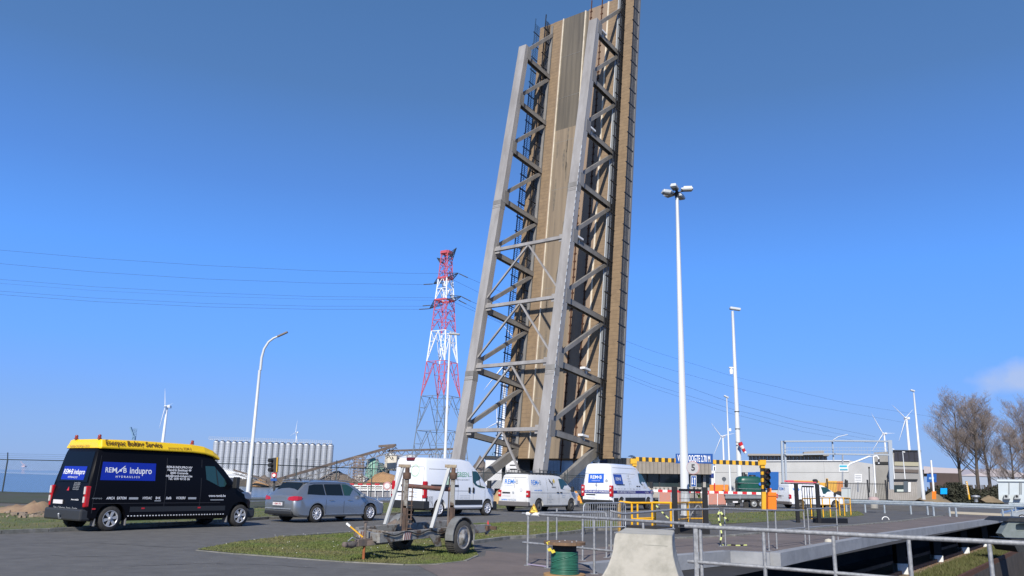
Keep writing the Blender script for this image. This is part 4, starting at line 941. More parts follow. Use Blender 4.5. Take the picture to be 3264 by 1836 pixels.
# hedges
hedge_m = mat('dark hedge leaves', (.025, .03, .018), .8, col2=(.045, .045, .028), scale=.5)
def hedge(x0, x1, yt, yb, Y, label, n):
    a = at(x0, yb, Y); b = at(x1, yb, Y); h = at((x0 + x1) / 2, yt, Y).z; t = thing('hedge', label, 'hedge', V((a.x + b.x) / 2, Y, 0)); m = MB(); s = MB()
    for i in range(n):
        f = rnd.random(); x = a.x + (b.x - a.x) * f; hh = h * (.7 + .3 * math.sin(f * 9 + x) * math.sin(f * 23)); z = hh * rnd.random() ** .7; y = Y + rnd.uniform(-1.6, 1.6) * (1 - .4 * z / h); r0 = rnd.uniform(.08, .22)
        u = V(rnd.uniform(-1, 1), rnd.uniform(-1, 1), rnd.uniform(-1, 1)).normalized() * r0; w_ = V(rnd.uniform(-1, 1), rnd.uniform(-1, 1), rnd.uniform(-1, 1)).normalized() * r0
        p = V(x, y, z); m.add([p - u, p + w_, p + u, p - w_], [(0, 1, 2, 3)])
    for i in range(60):
        x = rnd.uniform(a.x, b.x); s.bar(V(x, Y, 0), V(x + rnd.uniform(-.6, .6), Y + rnd.uniform(-.5, .5), h * .9), .07)
    m.build('foliage', hedge_m, t, fix=False); s.build('stems', bark, t)
    t.location = (0, 0, 0)
hedge(2955, 3075, 1548, 1590, 130, 'low dark hedge below the blue sign', 9000)
hedge(3020, 3184, 1538, 1592, 120, 'dense dark green hedge below the three bare trees', 16000)
# ---- yard fence in front of the hall
def bar_fence(pts, Y, h0, label, step=5, group=None):
    t = thing('yard_fence', label, 'fence', at(pts[0][0], pts[0][1], Y)); m = MB()
    for (x0, y0), (x1, y1) in zip(pts, pts[1:]):
        a = at(x0, y0, Y); b = at(x1, y1, Y)
        for z in (.15, h0 - .1): m.bar(a + V(0, 0, z), b + V(0, 0, z), .06)
        n = int(abs(x1 - x0) / step)
        for k in range(n + 1): p = a.lerp(b, k / n); m.bar(p, p + V(0, 0, h0), .022)
    m.build('bars', dark_steel, t, world=True)
    for x, y in pts: p = at(x, y, Y); MB().bar(p, p + V(0, 0, h0 + .3), .12).build('post', dark_steel, t, world=True)
bar_fence([(2640, 1594), (2700, 1596), (2770, 1597), (2828, 1598)], 82, 1.75, 'dark bar fence in front of the concrete hall')
bar_fence([(1600, 1588), (1700, 1588), (1800, 1590), (1890, 1592)], 78, 2.1, 'dark bar fence below the foot of the raised bridge', 5)
bar_fence([(905, 1570), (1050, 1571)], 118, 2.0, 'dark bar fence behind the roof of the estate car', 4)
# ---- orange site fencing, panels
of = mat('orange barrier netting', (.5, .2, .15), .8, col2=(.38, .22, .19), scale=3)
t = thing('site_barrier', 'orange netting barrier left of the tall lamp mast', 'site barrier', at(2130, 1608, 70)); qd(2100, 2178, 1567, 1607, 70, .1, of, 'netting')
for x in (2099, 2138, 2177): qd(x, x + 3, 1563, 1610, 69.9, .15, galv, 'post')
t = thing('site_barrier', 'orange netting barrier behind the black gate and the flat trailer', 'site barrier', at(2280, 1615, 72)); qd(2256, 2318, 1572, 1608, 72, .1, of, 'netting')
for x in (2256, 2286, 2315): qd(x, x + 2, 1569, 1611, 71.9, .12, sign_white, 'post')
t = thing('orange_skip', 'orange open container in front of the concrete hall', 'skip', at(2295, 1572, 80)); qd(2262, 2322, 1545, 1566, 80, 3, mat('skip orange', (.75, .25, .03), .5, col2=(.6, .2, .03), scale=1), 'body'); qd(2300, 2322, 1560, 1570, 79.7, .3, orange, 'ramp')
t = thing('orange_screen', 'sloping orange plastic screen between two white vans', 'screen', at(1845, 1605, 60)); m = MB(); m.prism([at(1828, 1604, 60), at(1857, 1604, 60), at(1850, 1585, 60), at(1838, 1566, 60), at(1832, 1566, 60)], V(0, .4, 0)); m.build('panel', mat('orange plastic', (.8, .33, .03), .5, col2=(.65, .26, .03), scale=3), t, world=True)
# heap between the vans
heap(ridge(1555, 1645, 0, 1604, 1556, skew=.4), 66, 1604, mat('yellow sand', (.45, .3, .15), .95, col2=(.36, .24, .12), scale=1.5, bump=.4), 'yellow sand heap between the white delivery van and the smaller white van')
# yellow construction machine behind the rightmost van
YM = 86
t = thing('construction_machine', 'yellow wheeled machine with a long boom behind the rightmost white van', 'construction machine', at(2640, 1598, YM))
ym = mat('machine yellow', (.72, .42, .08), .5, col2=(.6, .33, .06), scale=1)
qd(2530, 2612, 1531, 1537, YM, .5, ym, 'boom', 2); qd(2612, 2640, 1538, 1553, YM - .2, 1.6, ym, 'body', 1); qd(2632, 2640, 1525, 1550, YM - .8, .3, ym, 'mirror'); qd(2640, 2668, 1533, 1572, YM, 2, ym, 'cab'); qd(2664, 2687, 1534, 1568, YM + .3, 2, mat('rusty orange panel', (.55, .22, .07), .6), 'rear_box')
qd(2500, 2530, 1531, 1536, YM, .5, mat('pink red paint', (.6, .08, .12), .5), 'boom_tip'); MB().lathe([(.22, 0), (.22, .5)], at(2601, 1534, YM - .3), 14, V(0, 1, 0)).build('boom_pivot', black, t, world=True)
qd(2640, 2685, 1572, 1596, YM + .2, 1.8, dark_steel, 'chassis')
for x in (2650, 2678): MB().lathe([(.5, 0), (.55, .1), (.55, .4), (.5, .5)], at(x, 1583, YM - .3), 20, V(0, 1, 0)).build('wheel', rubber, t, world=True)
# ================================================================ vehicles
class Body:
    """lofted vehicle body: x forward from the rear bumper, y left, z up"""
    def __init__(s, st, rear=0.0, zr=1.0, rl=1.0): s.st = st; s.rear = rear; s.zr = zr; s.rl = rl
    def warp(s, p): return V(p.x + s.rear * max(0, p.z - s.zr) * max(0, 1 - p.x / s.rl), p.y, p.z)
    def half(s, a):
        x, zb, zm, zt, wb, wm, wt, r = a
        return [(0, zb), (wb * .92, zb), (wb, zb + .07), (wb + (wm - wb) * .5, (zb + zm) / 2), (wm, zm), (wt + (wm - wt) * .08, zt - r), (wt - r * .28, zt - r * .3), (wt - r, zt - r * .02), (wt * .5, zt + .012), (0, zt + .018)]
    def params(s, x):
        st = s.st
        for a, b in zip(st, st[1:]):
            if a[0] <= x <= b[0]: f = (x - a[0]) / (b[0] - a[0] + 1e-9); return tuple(p + (q - p) * f for p, q in zip(a, b))
        return st[0] if x < st[0][0] else st[-1]
    def sy(s, x, z):
        h = s.half(s.params(x))[2:6]
        for (w0, z0), (w1, z1) in zip(h, h[1:]):
            if z <= z1: f = (z - z0) / (z1 - z0 + 1e-9); return w0 + (w1 - w0) * max(0, f)
        return h[-1][0]
    def mesh(s, arches=()):
        vs = []; fs = []
        for a in s.st:
            h = s.half(a); ring = [(-y, z) for y, z in h[::-1]][:-1] + h[:-1] if False else [(y, z) for y, z in h] + [(-y, z) for y, z in h[-2:0:-1]]
            vs += [s.warp(V(a[0], y, z)) for y, z in ring]
        n = len(ring); k = len(s.st)
        fs = [(i * n + j, i * n + (j + 1) % n, (i + 1) * n + (j + 1) % n, (i + 1) * n + j) for i in range(k - 1) for j in range(n)]
        fs += [tuple(range(n)), tuple(range(n * (k - 1), n * k))]
        m = MB(); m.add(vs, fs); return m
    def side(s, poly, off=.006, sgn=-1):
        m = MB()
        # cut long outlines into strips so they follow the flank
        P = [s.warp(V(x, sgn * (s.sy(x, z) + off), z)) for x, z in poly]; tri = tessellate_polygon([[V(x, z, 0) for x, z in poly]]); m.add(P, [tuple(t) for t in tri]); return m
    def rect(s, x0, x1, z0, z1, off=.006, sgn=-1, sl=0):
        m = MB(); n = max(2, int((x1 - x0) / .12)); k = max(1, int((z1 - z0) / .15)); vs = []
        for i in range(n + 1):
            for j in range(k + 1):
                z = z0 + (z1 - z0) * j / k; x = x0 + (x1 - x0) * i / n + sl * (z - z0); vs.append(s.warp(V(x, sgn * (s.sy(x, z) + off), z)))
        m.add(vs, [(i * (k + 1) + j, i * (k + 1) + j + 1, (i + 1) * (k + 1) + j + 1, (i + 1) * (k + 1) + j) for i in range(n) for j in range(k)], True); return m
    def rearp(s, poly, off=.006, dep=0):
        P = [s.warp(V(0, y, z)) - V(off, 0, 0) for y, z in poly]; m = MB()
        if dep: m.prism(P, V(dep, 0, 0))
        else: m.add(P, [tuple(range(len(P)))])
        return m
    def stext(s, txt, x, z, size, off=.01, **k): return text_mb(txt, lambda u, v: s.warp(V(x + u, -(s.sy(x + u, z + v) + off), z + v)), size, **k)
    def rtext(s, txt, y, z, size, off=.012, **k): return text_mb(txt, lambda u, v: s.warp(V(0, y - u, z + v)) - V(off, 0, 0), size, **k)
def carve(o, cuts):
    for c in cuts:
        x, z, r = c
        m = MB(); m.lathe([(r, -2), (r, 2)], (x, 0, z), 36, V(0, 1, 0)); co = m.build('cut', black)
        b = o.modifiers.new('b', 'BOOLEAN'); b.operation = 'DIFFERENCE'; b.object = co; b.solver = 'EXACT'
        bpy.context.view_layer.update()
        me = bpy.data.meshes.new_from_object(o.evaluated_get(bpy.context.evaluated_depsgraph_get())); o.modifiers.clear(); o.data = me
        cm = co.data; bpy.data.objects.remove(co); bpy.data.meshes.remove(cm)
    o.data.polygons.foreach_set('use_smooth', [True] * len(o.data.polygons)); o.data.set_sharp_from_angle(angle=R(32)); o.data.update()
rim_m = mat('alloy rim', (.72, .72, .76), .35, .4); rim_d = mat('dark steel rim', (.1, .095, .09), .6, .3)
def wheel_mesh(r, w, style):
    ty = MB(); ty.lathe([(r * .62, -w / 2), (r * .92, -w / 2 - .004), (r * .985, -w * .38), (r, -w * .2), (r, w * .2), (r * .985, w * .38), (r * .92, w / 2 + .004), (r * .62, w / 2)], (0, 0, 0), 32, V(0, 1, 0), caps=False)
    for i in range(44):
        g = 2 * math.pi * i / 44; c = V(math.cos(g), 0, math.sin(g)) * (r + .001); ty.cell(c, V(-math.sin(g), 0, math.cos(g)) * .012, V(0, w * .4, 0), V(math.cos(g), 0, math.sin(g)) * .006)
    rm = MB(); rr = r * .66; y = -w / 2
    rm.lathe([(rr, y - .008), (rr * .94, y - .014), (rr * .87, y + .03), (rr * .87, y + .06)], (0, 0, 0), 32, V(0, 1, 0), caps=False)
    bk = MB(); bk.lathe([(rr * .93, y + .04), (.001, y + .045)], (0, 0, 0), 24, V(0, 1, 0))
    ns, ww = {'ten': (10, .1), 'six': (6, .2), 'disc': (0, 0), 'cap': (8, .16)}[style]
    for i in range(ns):
        g = 2 * math.pi * i / ns + .2; d = V(math.cos(g), 0, math.sin(g)); e = V(-math.sin(g), 0, math.cos(g))
        P = [d * rr * .16 - e * rr * ww * .6, d * rr * .93 - e * rr * ww, d * rr * .93 + e * rr * ww, d * rr * .16 + e * rr * ww * .6]; rm.prism([p + V(0, y - .002, 0) for p in P], V(0, .02, 0))
    if style == 'disc': rm.lathe([(rr * .9, y + .015), (rr * .7, y + .02), (rr * .62, y - .01), (rr * .3, y - .015), (rr * .28, y - .03), (.001, y - .035)], (0, 0, 0), 24, V(0, 1, 0))
    rm.lathe([(rr * .24, y), (rr * .2, y - .02), (.001, y - .024)], (0, 0, 0), 16, V(0, 1, 0))
    return ty, rm, bk
WD = {}
def wheels(t, xs, hw, r, w, style, rim):
    k = (r, w, style, rim.name)
    first = None
    for x in xs:
        for sgn in (-1, 1):
            if first is None:
                ty, rm, bk = wheel_mesh(r, w, style); o = ty.build('wheel', rubber, t); q = rm.build('rim', rim, o); q2 = bk.build('hub_back', black, o); first = o
            else: o = copy_tree(first, t)
            o.location = (x, sgn * (hw - w / 2), r); o.rotation_euler = (0, rnd.uniform(0, 1), 0 if sgn < 0 else math.pi)
def van_st(L, H, W, zb, belt, wt, rear_in, ws_top, ws_bot, hood_z, nose_z, r=.16, taper=.03):
    h = W / 2; 
    return [(0, zb + .12, belt, H - .12, h - rear_in, h - rear_in, wt - rear_in - .02, r), (.05, zb + .04, belt, H - .05, h - rear_in * .4, h - rear_in * .35, wt - rear_in * .4, r), (.16, zb, belt, H - .015, h, h, wt, r),
            (1.2, zb, belt, H, h, h, wt, r), (ws_top[0] - .6, zb, belt, H, h, h, wt, r), (ws_top[0], zb, belt, ws_top[1], h, h, wt - .02, r),
            (ws_top[0] + (ws_bot[0] - ws_top[0]) * .5, zb, belt, (ws_top[1] + ws_bot[1]) / 2 + .03, h, h - .01, wt + (h - wt) * .42 - .04, r * .8), (ws_bot[0], zb, belt, ws_bot[1], h, h - .03, h - .12, .1),
            (ws_bot[0] + (L - ws_bot[0]) * .5, zb, hood_z - .16, hood_z, h - .03, h - .07, h - .17, .09), (L - .13, zb + .04, nose_z - .2, nose_z, h - .16, h - .18, h - .28, .09), (L, zb + .14, nose_z - .32, nose_z - .14, h - .36, h - .36, h - .44, .06)]
def place_vehicle(t, pr, pf, ro, hw, s, wb, col=None):
    """rear and front right-hand wheel contact points give position and heading"""
    if col:
        lo_, hi_ = 0.0, 1.4
        for _ in range(40):
            mi = (lo_ + hi_) / 2; d = pr + V(math.sin(mi), math.cos(mi), 0) * wb * s * 1.03 - EYE
            if 1632 + FPX * d.dot(Rv) / d.dot(Fv) < col: lo_ = mi
            else: hi_ = mi
        pf = pr + V(math.sin(mi), math.cos(mi), 0) * wb * s * 1.03
    d = (pf - pr); h = math.atan2(d.x, d.y); sx = d.length / (wb * s); t.scale = (s * sx, s, s)
    for c in t.children:
        if c.name.startswith('wheel'): c.scale = (1 / sx, 1, 1); c.rotation_euler.y = 0
    t.rotation_euler = (0, 0, math.pi / 2 - h)
    off = Matrix.Rotation(math.pi / 2 - h, 3, 'Z') @ V(ro * sx, -hw, 0) * s; t.location = (pr.x - off.x, pr.y - off.y, .004)
def underbody(t, L, hw, m_=black): MB().box(.35, L - .45, -hw + .28, hw - .28, .26, .85).build('underbody', m_, t)
def mirror(t, x, y, z, s=1.0):
    m = MB(); m.cell(V(x, -y - .16 * s, z), V(.07, 0, 0), V(0, .1 * s, 0), V(0, 0, .19 * s)); m.bar(V(x, -y + .02, z - .1 * s), V(x, -y - .1, z - .08 * s), .06); m.build('mirror', black, t, bev=.02)
    m = MB(); m.cell(V(x, y + .16 * s, z), V(.07, 0, 0), V(0, .1 * s, 0), V(0, 0, .19 * s)); m.bar(V(x, y - .02, z - .1 * s), V(x, y + .1, z - .08 * s), .06); m.build('mirror', black, t, bev=.02)
plate_m = mat('number plate', (.66, .64, .66), .4)
def plate(t, B, y, z, w=.5, txt='1 EKH 729'):
    B.rearp([(y + w / 2, z - .055), (y - w / 2, z - .055), (y - w / 2, z + .055), (y + w / 2, z + .055)], .03, .02).build('number_plate', plate_m, t)
def seam(t, B, xs, z0, z1, hor=()):
    m = MB()
    for x in xs: r = B.rect(x, x + .014, z0, z1, .004); m.add(r.v, r.f)
    for x0, x1, z in hor: r = B.rect(x0, x1, z, z + .014, .004); m.add(r.v, r.f)
    m.build('panel_gap', mat('panel gap', (.03, .03, .035), .7), t)
    m = MB()

# ---------------------------------------------------------------- black high-roof van
blk = mat('glossy black paint', (.0035, .0035, .0055), .4, coat=.0, spec=.12)
t = thing('delivery_van', 'black high roof van with a yellow roof fairing and blue company panels', 'van'); L, H, W = 5.72, 2.36, 1.98; hw = W / 2
B = Body(van_st(L, H, W, .3, 1.15, .86, .05, (3.86, H - .04), (4.95, 1.32), 1.14, .98, .14), .17, .95, .6); ro, fo = .78, 5.11
b = B.mesh().build('body', blk, t); carve(b, [(ro, .36, .43), (fo, .36, .43)]); underbody(t, L, hw)
wheels(t, (ro, fo), hw - .02, .345, .225, 'six', mat('silver wheel trim', (.5, .5, .51), .4, .4))
# yellow roof fairing
fy = mat('yellow fairing', (.85, .55, .01), .35, coat=.3)
m = MB(); vs = []
fs_ = [(-.02, 2.3, 2.47, .84, .76), (.06, 2.29, 2.56, .93, .84), (1.5, 2.3, 2.58, .94, .86), (3.15, 2.3, 2.56, .94, .86), (3.6, 2.27, 2.52, .93, .84), (3.95, 2.2, 2.42, .9, .8), (4.2, 2.1, 2.28, .88, .76)]
for x, z0, z1, w0, w1 in fs_:
    for y, z in ((-w0, z0), (-w0 - .01, z0 + .05), (-w1, z1 - .02), (-w1 + .12, z1), (w1 - .12, z1), (w1, z1 - .02), (w0 + .01, z0 + .05), (w0, z0)): vs.append(B.warp(V(x, y, z)))
m.add(vs, [(i * 8 + j, i * 8 + (j + 1) % 8, i * 8 + 8 + (j + 1) % 8, i * 8 + 8 + j) for i in range(6) for j in range(8)] + [tuple(range(8)), tuple(range(48, 56))]); fo_ = m.build('roof_fairing', fy, t, bev=.015)
def fair(u, v, x0, z0): # the fairing side leans inwards
    z = z0 + v; w_ = .955 - (z - 2.35) * .42; return V(x0 + u, -w_ - .016, z)
txb = mat('brown lettering', (.1, .045, .01), .5)
text_mb('Enerpac Bolting Service', lambda u, v: fair(u, v, 1.24, 2.465), .2, bold=.02, wide=.92).build('lettering', txb, fo_)
text_mb('powered by REM-B', lambda u, v: fair(u, v, 2.7, 2.41), .1, bold=.006).build('lettering', mat('faint brown lettering', (.3, .17, .02), .5), fo_)
text_mb('www.enerpac.com', lambda u, v: B.warp(V(0, .12 - u, 2.37 + v)) - V(.05 - v * .2, 0, 0), .14, bold=.002).build('lettering', MC['faint brown lettering'], fo_)
for x, y in ((.3, -.7), (.3, .55), (3.3, -.65)):
    m = MB(); m.lathe([(.06, 0), (.06, .03)], (x, y, 2.56), 14); m.lathe([(.046, .03), (.046, .1), (.034, .125), (.001, .13)], (x, y, 2.56), 14); m.build('beacon', mat('red brown beacon', (.25, .03, .01), .2, coat=.4), t)
lb_ = mat('royal blue panel', (.004, .018, .33), .35)
pn_ = B.rect(.3, 2.0, 1.41, 1.92, .006).build('logo_panel', lb_, t)
B.stext('REM', .62, 1.69, .2, bold=.012, wide=1.05).build('lettering', white_letter, pn_); B.stext('B', 1.04, 1.69, .2, bold=.012).build('lettering', white_letter, pn_)
B.rect(.88, .95, 1.66, 1.72, .01).build('logo_square', white_letter, pn_); B.side([(.78, 1.6), (.81, 1.6), (.95, 1.72), (1.07, 1.83), (1.03, 1.82), (.91, 1.72)], .011).build('logo_swoosh', white_letter, pn_)
B.stext('indupro', 1.53, 1.69, .26, bold=.014, wide=.84).build('lettering', white_letter, pn_); B.stext('H Y D R A U L I C S', 1.14, 1.51, .078, bold=.02, wide=1.1).build('lettering', white_letter, pn_)
for i, s_ in enumerate(('REM-B INDUPRO NV', 'Hendrik Baelskaai 49', '8400 Oostende', 'info@remb-indupro.be', 'Tel.: 059/ 43 53 36')): B.stext(s_, 2.78, 1.83 - i * .087, .095, bold=.016).build('lettering', white_letter, t)
for s_, x, k in (('rem\u2022proquip', .31, {}), ('AMCA', .69, {'shear': .3, 'bold': .02}), ('EATON', 1.02, {'bold': .03}), ('HYDAC', 1.8, {'bold': .02}), ('B+K', 2.14, {'bold': .03}), ('Staffa', 2.48, {'bold': .02, 'shear': .25}), ('VICKERS', 2.88, {'bold': .02, 'shear': .25})):
    B.stext(s_, x, .91, .1 if k else .065, wide=.84, **k).build('supplier_logo', grey_letter if not k else white_letter, t)
for x0, x1 in ((1.24, 1.52), (3.14, 3.42)): B.rect(x0, x1, .875, .935, .008).build('supplier_logo', grey_letter, t)
B.rect(2.04, 2.24, .82, .845, .008).build('supplier_logo', grey_letter, t)
B.stext('www.remb.be', 4.17, .98, .11, bold=.016).build('lettering', white_letter, t); B.rect(3.93, 4.42, .84, .865, .008).build('lettering_bar', grey_letter, t)
m = MB()
for i in range(34): c = B.warp(V(1.28 + i * .096, -(B.sy(1.28 + i * .096, .41) + .012), .41)); m.cell(c, V(.018, 0, 0), V(0, .003, 0), V(0, 0, .014))
mm = m.build('studded_strip', white_letter, t)
B.rect(1.3, 4.5, .52, .67, .012).build('side_moulding', black, t)
for x in (.2, 1.65, 3.5): B.rect(x, x + .1, .6, .64, .02).build('side_marker', red, t)
gl_s = glass('tinted side glass', (.02, .06, .06)); gl_d = mat('dark privacy glass', (.003, .004, .006), .3, spec=.15)
B.side([(3.74, 1.48), (4.25, 1.26), (4.42, 1.27), (4.5, 1.36), (4.42, 1.5), (4.02, 1.9), (3.68, 1.9)], .012).build('side_window', gl_s, t)
B.side([(4.15, 1.32), (4.19, 1.3), (4.1, 1.82), (4.06, 1.86)], .016).build('window_pillar', black, t)
seam(t, B, (.2, 2.35, 3.55), .5, 2.1, ((.2, 4.3, .76),)); mirror(t, 4.72, hw, 1.4, .95)
B.rearp([(.82, 1.35), (-.82, 1.35), (-.76, 2.2), (.76, 2.2)], .008).build('rear_window', gl_d, t)
rp_ = B.rearp([(.62, 1.4), (-.6, 1.4), (-.6, 1.78), (.62, 1.78)], .012).build('rear_logo_panel', lb_, t)
B.rtext('REM\u2022B indupro', 0, 1.62, .2, .02, bold=.012, wide=.92).build('lettering', white_letter, rp_); B.rtext('HYDRAULICS', 0, 1.47, .07, .02, bold=.01, spacing=1.3).build('lettering', white_letter, rp_)
for i in range(5): B.rtext('Hendrik Baelskaai' if i != 1 else 'REM-B INDUPRO', -.35, 1.32 - i * .045, .045, .014).build('lettering', grey_letter, t)
B.rtext('Sales - Calibration - Repair - Training', 0, .62, .085, .014, bold=.006).build('lettering', grey_letter, t); B.rtext('www.remb.be', -.45, .86, .07, .014, bold=.01).build('lettering', white_letter, t)
B.rearp([(.1, 1.1), (-.02, 1.1), (.04, 1.21)], .014).build('warning_triangle', red, t)
for sg in (-1, 1):
    y = sg * (hw - .07); m = MB(); m.cell(V(.06, y - sg * 0, .95), V(.07, 0, 0), V(0, .062, 0), V(0, 0, .29)); l_ = m.build('tail_light', lamp_red, t, bev=.03)
    MB().cell(V(.0, y, 1.12), V(.03, 0, 0), V(0, .035, 0), V(0, 0, .1)).build('lens', lamp_clear, l_); MB().cell(V(-.0, y, .87), V(.03, 0, 0), V(0, .035, 0), V(0, 0, .08)).build('lens', lamp_clear, l_)
plate(t, B, .42, .78); 
m = MB(); m.cell(V(.06, 0, .45), V(.15, 0, 0), V(0, hw - .01, 0), V(0, 0, .16)); m.build('rear_bumper', mat('dark grey bumper', (.028, .03, .034), .55), t, bev=.05)
m = MB(); m.cell(V(L - .12, 0, .42), V(.18, 0, 0), V(0, hw - .12, 0), V(0, 0, .16)); m.build('front_bumper', MC['dark grey bumper'], t, bev=.07)
m = MB(); m.tube([V(0, 0, .35), V(-.14, 0, .33), V(-.16, 0, .42)], .025, 8); m.lathe([(.001, -.035), (.03, -.015), (.03, .015), (.001, .035)], (-.16, 0, .45), 12); m.build('tow_ball', galv, t)
m = MB(); m.cell(V(L - .42, -hw + .12, .98), V(.24, 0, 0), V(0, .06, 0), V(0, 0, .12)); m.build('headlight', lamp_clear, t, bev=.04)
m = MB(); m.cell(V(L - .42, hw - .12, .98), V(.24, 0, 0), V(0, .06, 0), V(0, 0, .12)); m.build('headlight', lamp_clear, t, bev=.04)
for x in (1.24, .34, 4.62):
    MB().cell(V(x, -hw + .12, .32), V(.01, 0, 0), V(0, .11, 0), V(0, 0, .17)).build('mud_flap', mat('grey mud flap', (.16, .16, .17), .7), t)
MB().side if False else None
place_vehicle(t, G(347, 1694), G(762, 1678), ro, hw, 1.0, fo - ro, 762)

# ---------------------------------------------------------------- grey estate car
t = thing('estate_car', 'grey blue metallic estate car parked between the black van and a white van', 'car'); W = 1.82; hw = W / 2; L = 4.77
car_m = mat('grey blue metallic paint', (.3, .325, .36), .35, .7, coat=.4)
St = [(0, .42, .72, .9, .7, .72, .66, .06), (.04, .34, .72, .96, .8, .82, .72, .06), (.12, .28, .74, .99, .86, .88, .76, .07), (.3, .22, .82, 1.12, .9, .905, .72, .1), (.5, .2, .86, 1.30, .91, .91, .68, .12), (.66, .2, .87, 1.44, .91, .91, .64, .12), (.9, .2, .88, 1.475, .91, .91, .63, .12), (1.6, .2, .89, 1.50, .91, .91, .635, .12), (2.4, .2, .88, 1.495, .91, .91, .64, .12), (2.85, .2, .87, 1.45, .91, .905, .66, .12),
      (3.2, .2, .86, 1.26, .91, .9, .7, .1), (3.62, .2, .83, .98, .91, .89, .78, .08), (4.1, .2, .76, .88, .9, .88, .76, .08), (4.5, .22, .66, .78, .84, .82, .7, .08), (4.68, .26, .58, .68, .7, .7, .58, .07), (4.77, .34, .48, .56, .5, .5, .42, .04)]
B = Body(St); ro, fo = 1.04, 3.76
b = B.mesh().build('body', car_m, t); carve(b, [(ro, .33, .375), (fo, .33, .375)]); MB().box(.3, L - .35, -hw + .24, hw - .24, .2, .6).build('underbody', black, t)
wheels(t, (ro, fo), hw - .01, .325, .22, 'ten', rim_m)
cg = glass('dark car glass', (.008, .012, .016)); 
for sg in (-1, 1):
    B.side([(.6, 1.02), (1.12, 1.0), (1.42, .99), (1.42, 1.385), (1.0, 1.38), (.76, 1.33)], .01, sg).build('rear_quarter_window', cg, t)
    B.side([(1.47, .99), (2.3, .98), (2.3, 1.4), (1.47, 1.39)], .01, sg).build('rear_side_window', cg, t); B.side([(2.36, .98), (3.36, .95), (3.2, 1.06), (2.8, 1.31), (2.6, 1.39), (2.36, 1.4)], .01, sg).build('front_side_window', gl_s, t)
    m = MB(); m.tube([V(.75, sg * .66, 1.5), V(1.0, sg * .67, 1.535), (2.5, sg * .67, 1.535), V(2.75, sg * .67, 1.49)], .016, 6); m.build('roof_rail', car_m, t)
    m = MB(); m.cell(V(3.2, sg * (hw + .1), .98), V(.07, 0, 0), V(0, .09, 0), V(0, 0, .07)); m.build('mirror', car_m, t, bev=.03)
    for x in (1.62, 2.55): B.rect(x, x + .2, .79, .82, .025, sg).build('door_handle', car_m, t)
m = MB(); m.add([V(.27, .6, 1.02), V(.27, -.6, 1.02), V(.6, -.56, 1.41), V(.6, .56, 1.41)], [(0, 1, 2, 3)]); m.v = [v + V(-.035, 0, .012) for v in m.v]; m.build('rear_window', cg, t)
m = MB(); m.cell(V(.68, 0, 1.455), V(.1, 0, 0), V(0, .6, 0), V(0, 0, .018)); m.build('roof_spoiler', car_m, t)
for x0, x1 in ((.98, 1.44), (1.44, 2.33), (2.33, 3.48)): pass
seam(t, B, (1.44, 2.33, 3.44), .32, .9)
B.rect(1.45, 3.4, .29, .31, .012).build('chrome_strip', galv, t)
for sg in (-1, 1):
    # wrap-round tail light
    m = MB(); P = []
    for x, y in ((.06, .36), (.02, .55), (.05, .74), (.16, .83), (.32, .865)):
        P.append((x, y))
    z0s = [.82, .8, .79, .8, .83]; z1s = [.86, .92, .95, .95, .93]
    vs = [V(x - .03, sg * (y + .035), z) for (x, y), z in zip(P, z0s)] + [V(x - .02, sg * (y + .03), z) for (x, y), z in zip(P, z1s)]
    m.add(vs, [(i, i + 1, i + 6, i + 5) for i in range(4)]); o = m.build('tail_light', lamp_red, t)
    s_ = o.modifiers.new('thick', 'SOLIDIFY'); s_.thickness = .03; s_.offset = 0
    m = MB(); m.cell(V(4.45, sg * .66, .66), V(.16, 0, 0), V(0, .1, 0), V(0, 0, .07)); m.build('headlight', lamp_clear, t, bev=.04)
MB().cell(V(.03, 0, .66), V(.05, 0, 0), V(0, .31, 0), V(0, 0, .1)).build('plate_recess', mat('grey plate recess', (.07, .08, .1), .5), t); MB().cell(V(-.03, .02, .66), V(.01, 0, 0), V(0, .26, 0), V(0, 0, .055)).build('number_plate', plate_m, t)
text_mb('1-EMH-792', lambda u, v: V(-.045, .02 - u, .66 + v), .09, bold=.01).build('lettering', mat('plate red', (.35, .03, .06), .5), t)
m = MB(); m.lathe([(.058, 0), (.058, .01), (.048, .012), (.048, 0)], (.03, 0, .87), 20, V(-1, 0, 0)); m.build('badge', galv, t); text_mb('W', lambda u, v: V(.012, -u, .87 + v), .1, bold=.005).build('badge_letters', galv, t)
m = MB(); m.cell(V(.09, 0, .35), V(.11, 0, 0), V(0, .76, 0), V(0, 0, .07)); m.build('rear_bumper', black, t, bev=.04); MB().cell(V(-.02, 0, .49), V(.02, 0, 0), V(0, .7, 0), V(0, 0, .012)).build('bumper_trim', galv, t)
m = MB(); m.bar(V(.95, 0, 1.5), V(.85, 0, 1.6), .03); m.build('antenna', black, t)
place_vehicle(t, G(1008, 1666.5), G(1179, 1660), ro, hw, 1.0, fo - ro, 1179)

